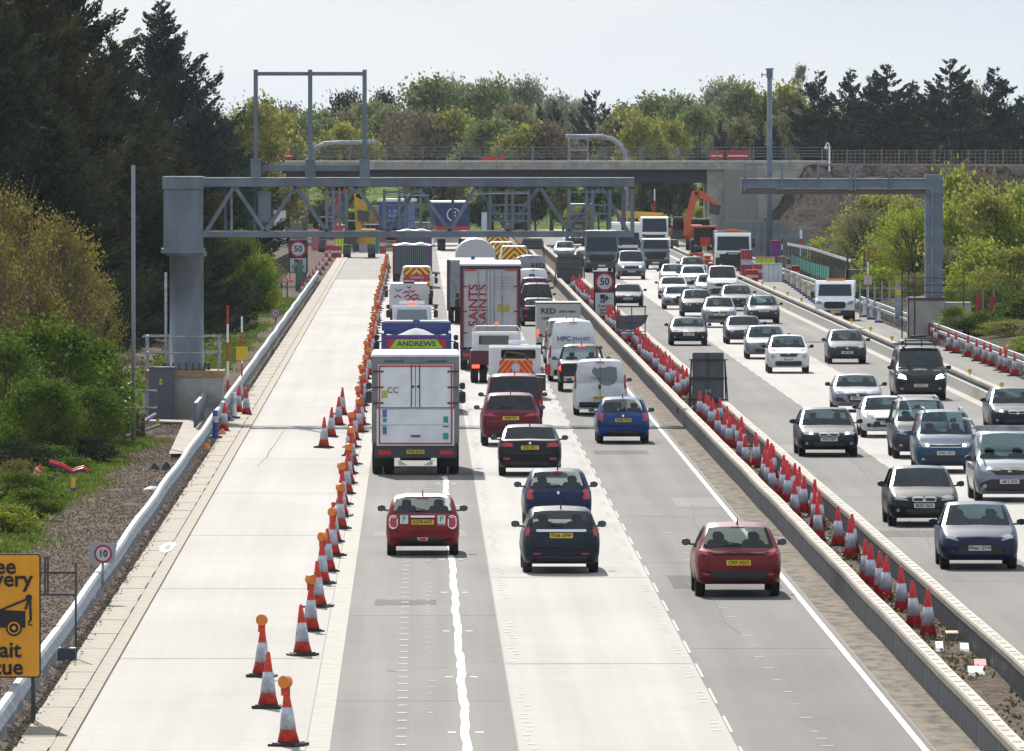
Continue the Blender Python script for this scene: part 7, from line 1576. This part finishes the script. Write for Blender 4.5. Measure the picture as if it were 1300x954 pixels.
# wood behind the bridge, named by what each one is and what it stands near
wood = [
 (300, 100, 90, 'bare0', 'brown', 1050, 'bare branched tree between the dark conifer and the tall mast frame'), (340, 128, 60, 'bare1', 'brown', 1150, 'thin bare tree seen through the left bay of the mast frame'), (322, 132, 66, 'dec0', 'yellow', 940, 'yellow green tree behind the left leg of the mast frame'),
 (352, 150, 60, 'dec1', 'yellow', 980, 'low yellow green tree inside the left bay of the mast frame'), (382, 153, 70, 'dec2', 'spring', 1200, 'fresh green tree left of the middle leg of the mast frame'), (410, 146, 60, 'dec0', 'spring', 1250, 'fresh green tree right of the middle leg of the mast frame'),
 (441, 124, 46, 'dec1', 'dark', 1350, 'dark rounded pine seen in the right bay of the mast frame'), (432, 150, 50, 'dec2', 'olive', 1200, 'olive tree under the dark rounded pine'), (438, 163, 60, 'dec0', 'yellow', 1100, 'orange yellow bush tree just above the curved left mast'),
 (484, 125, 40, 'dec2', 'dark', 1380, 'dark flat topped pine just right of the mast frame'), (466, 136, 54, 'dec1', 'spring', 1250, 'green tree behind the right leg of the mast frame'), (492, 142, 60, 'dec0', 'spring', 1220, 'green tree under the dark flat topped pine'),
 (511, 124, 50, 'bare0', 'brown', 1350, 'brown budding tree left of the big dome shaped tree'), (520, 148, 60, 'dec1', 'brown', 1180, 'brown tree low left of the big dome shaped tree'), (556, 108, 84, 'dec2', 'spring', 1300, 'big dome shaped light green tree, highest of the middle wood'),
 (586, 112, 60, 'dec1', 'olive', 1330, 'olive tree joined to the right side of the dome shaped tree'), (545, 150, 70, 'dec0', 'brown', 1150, 'russet undergrowth tree below the dome shaped tree'), (577, 148, 64, 'dec2', 'yellow', 1150, 'yellow green tree below the olive tree'),
 (617, 108, 62, 'dec0', 'spring', 1300, 'light green tree second to the right of the dome shaped tree'), (640, 130, 54, 'bare1', 'olive', 1250, 'thin grey green tree with open branches in the middle wood'), (624, 158, 70, 'dec1', 'spring', 1120, 'rounded green tree above the middle of the bridge'),
 (672, 110, 60, 'dec2', 'pale', 1320, 'pale feathery tree right of the open branched one'), (652, 140, 56, 'dec1', 'olive', 1200, 'olive tree below the pale feathery one'), (700, 128, 54, 'dec0', 'pale', 1300, 'pale green tree between the feathery one and the spreading cedar'),
 (684, 136, 26, 'con0', 'bluedark', 1230, 'narrow dark spruce left one of a pair in the middle wood'), (705, 134, 30, 'con1', 'bluedark', 1230, 'narrow dark spruce right one of a pair in the middle wood'), (668, 166, 60, 'dec0', 'yellow', 1100, 'yellow bush tree low in the middle of the wood'),
 (700, 165, 60, 'dec2', 'brown', 1100, 'brown thicket tree left of the spreading cedar'), (757, 124, 66, 'cedar', 'bluedark', 1180, 'dark spreading cedar with upswept branches above the bridge'), (735, 135, 46, 'dec1', 'pale', 1330, 'pale tree peeping out left of the cedar'),
 (800, 146, 60, 'dec0', 'yellow', 1220, 'yellow green tree right of the spreading cedar'), (790, 158, 60, 'dec2', 'olive', 1120, 'olive tree behind the curved right sign mast'), (838, 128, 72, 'dec1', 'spring', 1350, 'broad pale green willow right of the curved sign mast'),
 (818, 158, 50, 'dec2', 'yellow', 1080, 'bright yellow shrub tree low beside the curved sign mast'), (872, 128, 56, 'dec0', 'spring', 1340, 'green tree right of the broad willow'), (846, 160, 50, 'dec1', 'yellow', 1090, 'yellow green tree low beneath the broad willow'),
 (912, 112, 62, 'dec2', 'pale', 1400, 'grey green tree left of the tall camera mast'), (948, 112, 64, 'dec0', 'spring', 1300, 'large light green tree behind the tall camera mast'), (888, 140, 54, 'dec1', 'spring', 1230, 'green tree below the grey green one'), (990, 116, 60, 'dec2', 'yellow', 1300, 'light green tree right of the tall camera mast'),
 (992, 98, 50, 'bare0', 'pale', 1450, 'bare twiggy crown poking up right of the camera mast'), (1015, 80, 20, 'poplar', 'pale', 1400, 'tall thin pale poplar right of the camera mast'), (1028, 100, 40, 'bare1', 'pale', 1400, 'bare grey tree beside the thin poplar'),
 (915, 158, 24, 'con2', 'bluedark', 1080, 'small dark clipped conifer above the red works barriers'), (965, 160, 20, 'con0', 'bluedark', 1080, 'small dark conifer left of the camera mast foot'), (984, 158, 28, 'con1', 'bluedark', 1080, 'small dark conifer right of the camera mast foot'), (935, 158, 50, 'dec0', 'olive', 1120, 'olive thicket tree behind the small dark conifers'), (1000, 150, 50, 'dec1', 'olive', 1150, 'olive tree left of the row of tall conifers'),
 (1290, 96, 60, 'bare1', 'pale', 1250, 'bare pale tree at the right edge behind the conifers'), (1230, 118, 50, 'dec2', 'olive', 1250, 'olive tree in the gap between two tall conifers at the right'), (1165, 112, 40, 'bare0', 'olive', 1250, 'thin olive tree between the middle tall conifers'),
 (1040, 96, 76, 'con1', 'bluedark', 1030, 'leftmost tall dark conifer of the row above the earth ramp'), (1080, 93, 66, 'con2', 'bluedark', 1040, 'second tall dark conifer of the row above the earth ramp'), (1126, 86, 90, 'con0', 'bluedark', 1030, 'third and broad tall conifer of the row above the earth ramp'), (1105, 102, 60, 'con1', 'dark', 1060, 'slighter conifer between the second and third tall ones'),
 (1160, 108, 60, 'con2', 'browndark', 1050, 'shorter rusty conifer right of the broad one above the ramp'), (1206, 79, 92, 'con0', 'bluedark', 1030, 'highest conifer of the row above the earth ramp'), (1262, 92, 84, 'con1', 'bluedark', 1035, 'rightmost but one tall conifer above the timber fence'), (1310, 110, 70, 'con2', 'bluedark', 1040, 'conifer cut by the right edge above the timber fence')]
for (px, top, w_, key, leaf, Y, lab) in wood: far(lab, px, top-6, w_*1.5, key, leaf, Y)
# hedge line that closes the gaps behind the wood
for k in range(26):
    px = 300+k*40; far('low mixed tree in the dense belt closing the view behind the bridge', px+rnd.uniform(-12, 12), rnd.uniform(134, 156), 84, 'dec%d' % (k % 3), ['spring', 'olive', 'brown', 'olive', 'yellow'][k % 5], 1420+rnd.uniform(-30, 30), group='belt of low trees behind the bridge')
# trees seen under the bridge deck
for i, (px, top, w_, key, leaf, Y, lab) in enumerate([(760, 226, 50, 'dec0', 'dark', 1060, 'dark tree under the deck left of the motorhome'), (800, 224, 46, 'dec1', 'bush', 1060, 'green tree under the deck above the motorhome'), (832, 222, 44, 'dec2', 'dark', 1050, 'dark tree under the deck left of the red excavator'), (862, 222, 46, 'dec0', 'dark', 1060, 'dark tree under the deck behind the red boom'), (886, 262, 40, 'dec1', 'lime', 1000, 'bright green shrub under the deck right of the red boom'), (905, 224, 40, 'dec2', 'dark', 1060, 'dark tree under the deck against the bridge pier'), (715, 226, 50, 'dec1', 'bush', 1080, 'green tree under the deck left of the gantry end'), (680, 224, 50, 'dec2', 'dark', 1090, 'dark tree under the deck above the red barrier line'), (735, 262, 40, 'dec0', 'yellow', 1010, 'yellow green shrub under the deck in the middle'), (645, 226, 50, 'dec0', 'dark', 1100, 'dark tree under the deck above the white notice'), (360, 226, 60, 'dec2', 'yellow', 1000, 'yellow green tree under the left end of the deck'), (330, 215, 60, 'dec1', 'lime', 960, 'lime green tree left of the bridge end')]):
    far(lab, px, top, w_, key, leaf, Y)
# the grass bank beyond
M['bank'] = mat('bright_grass_bank', (.13, .20, .03), .95, spec=.03, col2=(.055, .085, .018), vscale=.5, detail=8)
terrain('grass_bank', [-80, -40, -20, -10, 0, 5, 10, 14, 20, 30, 60], [1120, 1135, 1150, 1165, 1180, 1230], lambda x, y: min(4.6, max(0, (y-1125)*.12)), M['bank'])
for k in range(9): far('rounded bush at the foot of the grass bank beyond the bridge', 380+k*34+rnd.uniform(-6, 6), rnd.uniform(250, 258), 44, 'shrub%d' % (k % 2), ['bush', 'dark', 'bush'][k % 3], 1110, 'bush', 'bushes at the foot of the grass bank')
# the dark wood at the left
big = [(-45, 470, 19, 5.5, 'dark', 'dark conifer cut by the left edge, nearest of the big ones'), (38, 495, 20, 4.6, 'browndark', 'huge rusty dark conifer rising out of the frame at the far left'), (88, 530, 20.5, 4.6, 'dark', 'huge dark conifer right of the rusty one, rising out of the frame'), (5, 560, 22, 5.5, 'bluedark', 'blue black conifer filling the upper left corner behind the others'), (140, 600, 15.5, 4.6, 'browndark', 'shorter rusty conifer between the two highest dark ones'), (205, 660, 18.3, 5.4, 'bluedark', 'tall ragged blue green conifer with sky showing between its branches'), (255, 640, 12.6, 3.6, 'bluedark', 'dark conifer shoulder right of the ragged tall one'), (172, 560, 11.0, 3.6, 'browndark', 'low rusty conifer behind the slim grey pole'), (225, 540, 9.3, 3.4, 'browndark', 'low rusty conifer behind the head box of the round legged gantry'), (120, 500, 12, 4.0, 'dark', 'dark conifer behind the slim grey pole on its left'), (60, 460, 11, 4.2, 'dark', 'black green conifer above the budding bush'), (285, 700, 11.2, 3.6, 'dark', 'dark conifer seen between the head box and the mast frame'), (190, 500, 7.5, 3.0, 'dark', 'low dark conifer left of the round gantry leg'), (250, 520, 6.2, 2.6, 'dark', 'lowest dark conifer right of the round gantry leg')]
for i, (px, Y, H, Rw, leaf, lab) in enumerate(big): plant('conifer', lab, 'tree', 'big%d' % (i % 3), XA(px, Y), Y, H, Rw, leaf)
plant('bare_tree', 'bare pale tree glimpsed in the sky gap between the two dark conifers', 'tree', 'bare0', XA(140, 720.), 720., ZA(-4, 720.), 3.6, 'brown')
# bushes on the left verge
for (key, px, Y, top, w_, leaf, lab) in [
  ('budtree', 20, 392., 232, 130, 'bud', 'tall bush in yellow bud against the black conifers at the left edge'), ('budtree', 70, 400., 265, 120, 'bud', 'yellow budding bush right of the tallest budding one'), ('budtree', 108, 405., 330, 90, 'bud', 'lower budding bush reaching out over the dark trees'), ('budtree', -20, 380., 270, 110, 'bud', 'brown twiggy bush cut by the left edge'),
  ('bush0', 62, 336., 416, 190, 'bush', 'large green bush beside the slim pole, lit at its top'), ('bush1', 112, 340., 428, 110, 'bush', 'green bush right of the large one with leaves reaching the slim pole'), ('bush0', 8, 330., 436, 130, 'bush', 'green bush cut by the left edge below the budding ones'), ('bush1', 100, 325., 490, 130, 'bush', 'deep green bush low beside the gravel'), ('bush1', 50, 320., 480, 120, 'bush', 'shaded green bush in front of the large lit one'),
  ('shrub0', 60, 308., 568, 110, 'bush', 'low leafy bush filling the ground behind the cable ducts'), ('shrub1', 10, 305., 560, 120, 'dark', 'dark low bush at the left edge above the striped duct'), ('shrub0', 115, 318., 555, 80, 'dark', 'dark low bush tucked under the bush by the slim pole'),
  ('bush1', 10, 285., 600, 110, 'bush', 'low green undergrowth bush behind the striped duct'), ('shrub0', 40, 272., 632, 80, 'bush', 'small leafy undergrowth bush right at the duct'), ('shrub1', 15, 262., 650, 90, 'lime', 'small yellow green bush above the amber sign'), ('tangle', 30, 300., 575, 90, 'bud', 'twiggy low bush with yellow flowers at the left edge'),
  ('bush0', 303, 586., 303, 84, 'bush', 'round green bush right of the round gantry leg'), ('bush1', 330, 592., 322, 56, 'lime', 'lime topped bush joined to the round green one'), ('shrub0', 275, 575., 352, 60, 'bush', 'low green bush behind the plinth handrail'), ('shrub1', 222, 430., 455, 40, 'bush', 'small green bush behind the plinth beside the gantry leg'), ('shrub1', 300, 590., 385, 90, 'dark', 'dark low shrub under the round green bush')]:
    H = max(.8, ZA(top, Y)); plant('bush', lab, 'bush', key, XA(px, Y), Y, H, w_*Y/F/2, leaf)
for i, (px, py, w_, top, leaf) in enumerate(((1030, 330, 40, 312, 'brown'), (1035, 318, 70, 298, 'brown'), (1065, 320, 70, 296, 'dark'), (1100, 322, 70, 292, 'brown'), (1120, 330, 70, 300, 'olive'), (1140, 322, 70, 290, 'brown'), (1050, 338, 44, 318, 'yellow'), (1075, 345, 50, 322, 'olive'), (1012, 318, 36, 305, 'olive'), (1095, 352, 50, 326, 'yellow'), (1045, 322, 60, 300, 'brown'), (1085, 328, 60, 296, 'olive'))):
    Y = YK(py); plant('bush', ['small russet', 'broad brown', 'broad dark', 'farther brown', 'broad olive', 'rightmost brown', 'small yellowish', 'small olive', 'tiny olive', 'second yellowish', 'wider russet', 'wider olive'][i]+' bush at the foot of the earth ramp', 'bush', 'shrub%d' % (i % 2), XA(px, Y), Y, ZA(top, Y), w_*Y/F/2, leaf)
# bushes and small trees on the right bank
rb_ = [(1100, 700, 262, 70, 'olive'), (1140, 690, 270, 80, 'lime'), (1090, 720, 300, 70, 'yellow'), (1128, 650, 305, 80, 'yellow'), (1160, 640, 262, 70, 'lime'), (1178, 640, 310, 70, 'yellow'), (1212, 640, 222, 60, 'lime'), (1240, 660, 218, 90, 'brown'), (1275, 660, 225, 80, 'brown'), (1225, 610, 256, 70, 'lime'), (1260, 600, 250, 90, 'yellow'), (1295, 600, 262, 80, 'lime'), (1210, 580, 310, 60, 'olive'), (1245, 570, 305, 80, 'lime'), (1285, 560, 318, 90, 'yellow'), (1222, 545, 352, 50, 'lime'), (1262, 540, 360, 80, 'bush'), (1300, 530, 372, 80, 'bush'), (1215, 515, 392, 46, 'lime'), (1250, 510, 396, 60, 'bush'), (1285, 500, 405, 70, 'yellow'), (1300, 470, 428, 50, 'lime'), (1060, 760, 318, 60, 'yellow'), (1120, 620, 340, 70, 'lime'), (1160, 600, 345, 50, 'yellow'), (1080, 760, 285, 90, 'lime'), (1115, 740, 250, 90, 'yellow'), (1150, 730, 252, 80, 'yellow'), (1065, 800, 300, 70, 'yellow'), (1300, 640, 235, 90, 'lime'), (1235, 630, 240, 90, 'yellow')]
for i, (px, Y, top, w_, leaf) in enumerate(rb_):
    side = 'left of the right gantry leg' if px < 1180 else 'right of the right gantry leg'
    i2 = [j for j, r_ in enumerate(sorted([r_ for r_ in rb_ if (r_[0] < 1180) == (px < 1180)], key=lambda r_: r_[2])) if r_[0] == px and r_[1] == Y][0]
    kind = {'olive': 'olive', 'lime': 'lime green', 'yellow': 'yellow green', 'brown': 'brown budding', 'bush': 'deep green'}[leaf]
    X_ = XA(px, Y); zb_ = .1+min(.9, max(0, (X_-25.3)*.12))
    w_ = w_*1.25; plant('bush', '%s bush %s, %s from the top of that thicket' % (kind, side, (ORD+['thirteenth', 'fourteenth', 'fifteenth', 'sixteenth', 'seventeenth', 'eighteenth', 'nineteenth', 'twentieth'])[i2]), 'bush', 'shrub%d' % (i % 2) if i % 4 else 'budtree', X_, Y, max(1., ZA(top, Y)-zb_+.3), w_*Y/F/2, leaf, z=zb_-.3)
# grass strip on the verge
rng = np.random.default_rng(5); n = 60000
yy = rng.uniform(240, 640, n); band = np.where(yy < 330, -9.55-(330-yy)*.004, -9.1+ (yy-330)*.0035); xx = band+rng.normal(size=n)*.38*(1+.3*np.sin(yy*.3)); keep = (np.sin(yy*.13)+np.sin(yy*.041+1)+rng.normal(size=n)*.6 > -.5) & ((yy < 345) | (yy > 400)); xx = xx[keep]; yy = yy[keep]
P = np.stack([xx, yy, rng.uniform(.06, .15, len(xx))], 1)
V = quadcloud(P, .055, 1.9, rng, np.tile([0, 0, 1.], (len(P), 1)))
o = ob('grass', np_mesh('grass', V, leafmat('verge_grass', (.05, .080, .016), (.18, .24, .045), .4))); o['kind'] = 'stuff'
n = 9000; yy = rng.uniform(195, 560, n); xx = np.where(yy < 330, -10.8, -10.4)+rng.normal(size=n)*.55
o = ob('weeds', np_mesh('weeds', quadcloud(np.stack([xx, yy, rng.uniform(.1, .45, n)], 1), .12, 1.4, rng), LM['bush'])); o['kind'] = 'stuff'
# weeds and small scrub growing in the median rubble
n = 2600; yy = rng.uniform(190, 480, n); xx = rng.uniform(9.4, 10.5, n); kk = np.sin(yy*.9)+np.sin(yy*.31+2) > .7; kk |= yy < 214
o = ob('weeds', np_mesh('weeds', quadcloud(np.stack([xx, yy, rng.uniform(.08, .24, n)], 1)[kk], .07, 1.5, rng), leafmat('dry_weeds', (.05, .05, .02), (.20, .19, .06), .3))); o['kind'] = 'stuff'
# stones and rubble on the verge and in the median
def rubble(name, n, xr, yr, z, size, m, seed):
    q_ = np.random.default_rng(seed); P = np.stack([q_.uniform(*xr, n), q_.uniform(*yr, n)**1., np.full(n, z)], 1); b = MB()
    base = np.array([(1, 0, 0), (-1, 0, 0), (0, 1, 0), (0, -1, 0), (0, 0, .8), (0, 0, -.8)]); F8 = [(0, 2, 4), (2, 1, 4), (1, 3, 4), (3, 0, 4), (2, 0, 5), (1, 2, 5), (3, 1, 5), (0, 3, 5)]
    s_ = size*q_.uniform(.4, 1.3, (n, 1, 1))*q_.uniform(.6, 1.3, (n, 1, 3)); V = (P[:, None, :]+base[None]*s_).reshape(-1, 3)
    me = bpy.data.meshes.new(name); me.from_pydata(V.tolist(), [], [tuple(i+6*k for i in f) for k in range(n) for f in F8]); me.materials.append(m); me.update()
    o = ob(name, me); o['kind'] = 'stuff'
rubble('gravel', 26000, (-9.4, -6.35), (165, 420), .045, .032, mat('verge_gravel', (.27, .205, .155), .9, spec=.1, var=.45, vscale=9), 1)
rubble('gravel', 3500, (9.3, 10.55), (165, 420), .08, .035, mat('median_rubble', (.16, .13, .10), .9, var=.5, vscale=7), 2)
rubble('gravel', 3000, (24.7, 27.5), (330, 560), .1, .07, MATS['verge_gravel'], 3)

# ================================================================ AIR
hm = bpy.data.materials.new('thin_haze'); hm.use_nodes = True; ht = hm.node_tree; ht.nodes.clear()
ho = ht.nodes.new('ShaderNodeOutputMaterial'); pv = ht.nodes.new('ShaderNodeVolumePrincipled')
pv.inputs['Color'].default_value = (.80, .88, 1, 1); pv.inputs['Density'].default_value = 3e-5; pv.inputs['Anisotropy'].default_value = .3
ht.links.new(pv.outputs[0], ho.inputs['Volume'])
o = ob('haze', MB().box(-3100, 3100, -500, 9100, -1.2, 34).mesh('haze', hm)); o['kind'] = 'stuff'
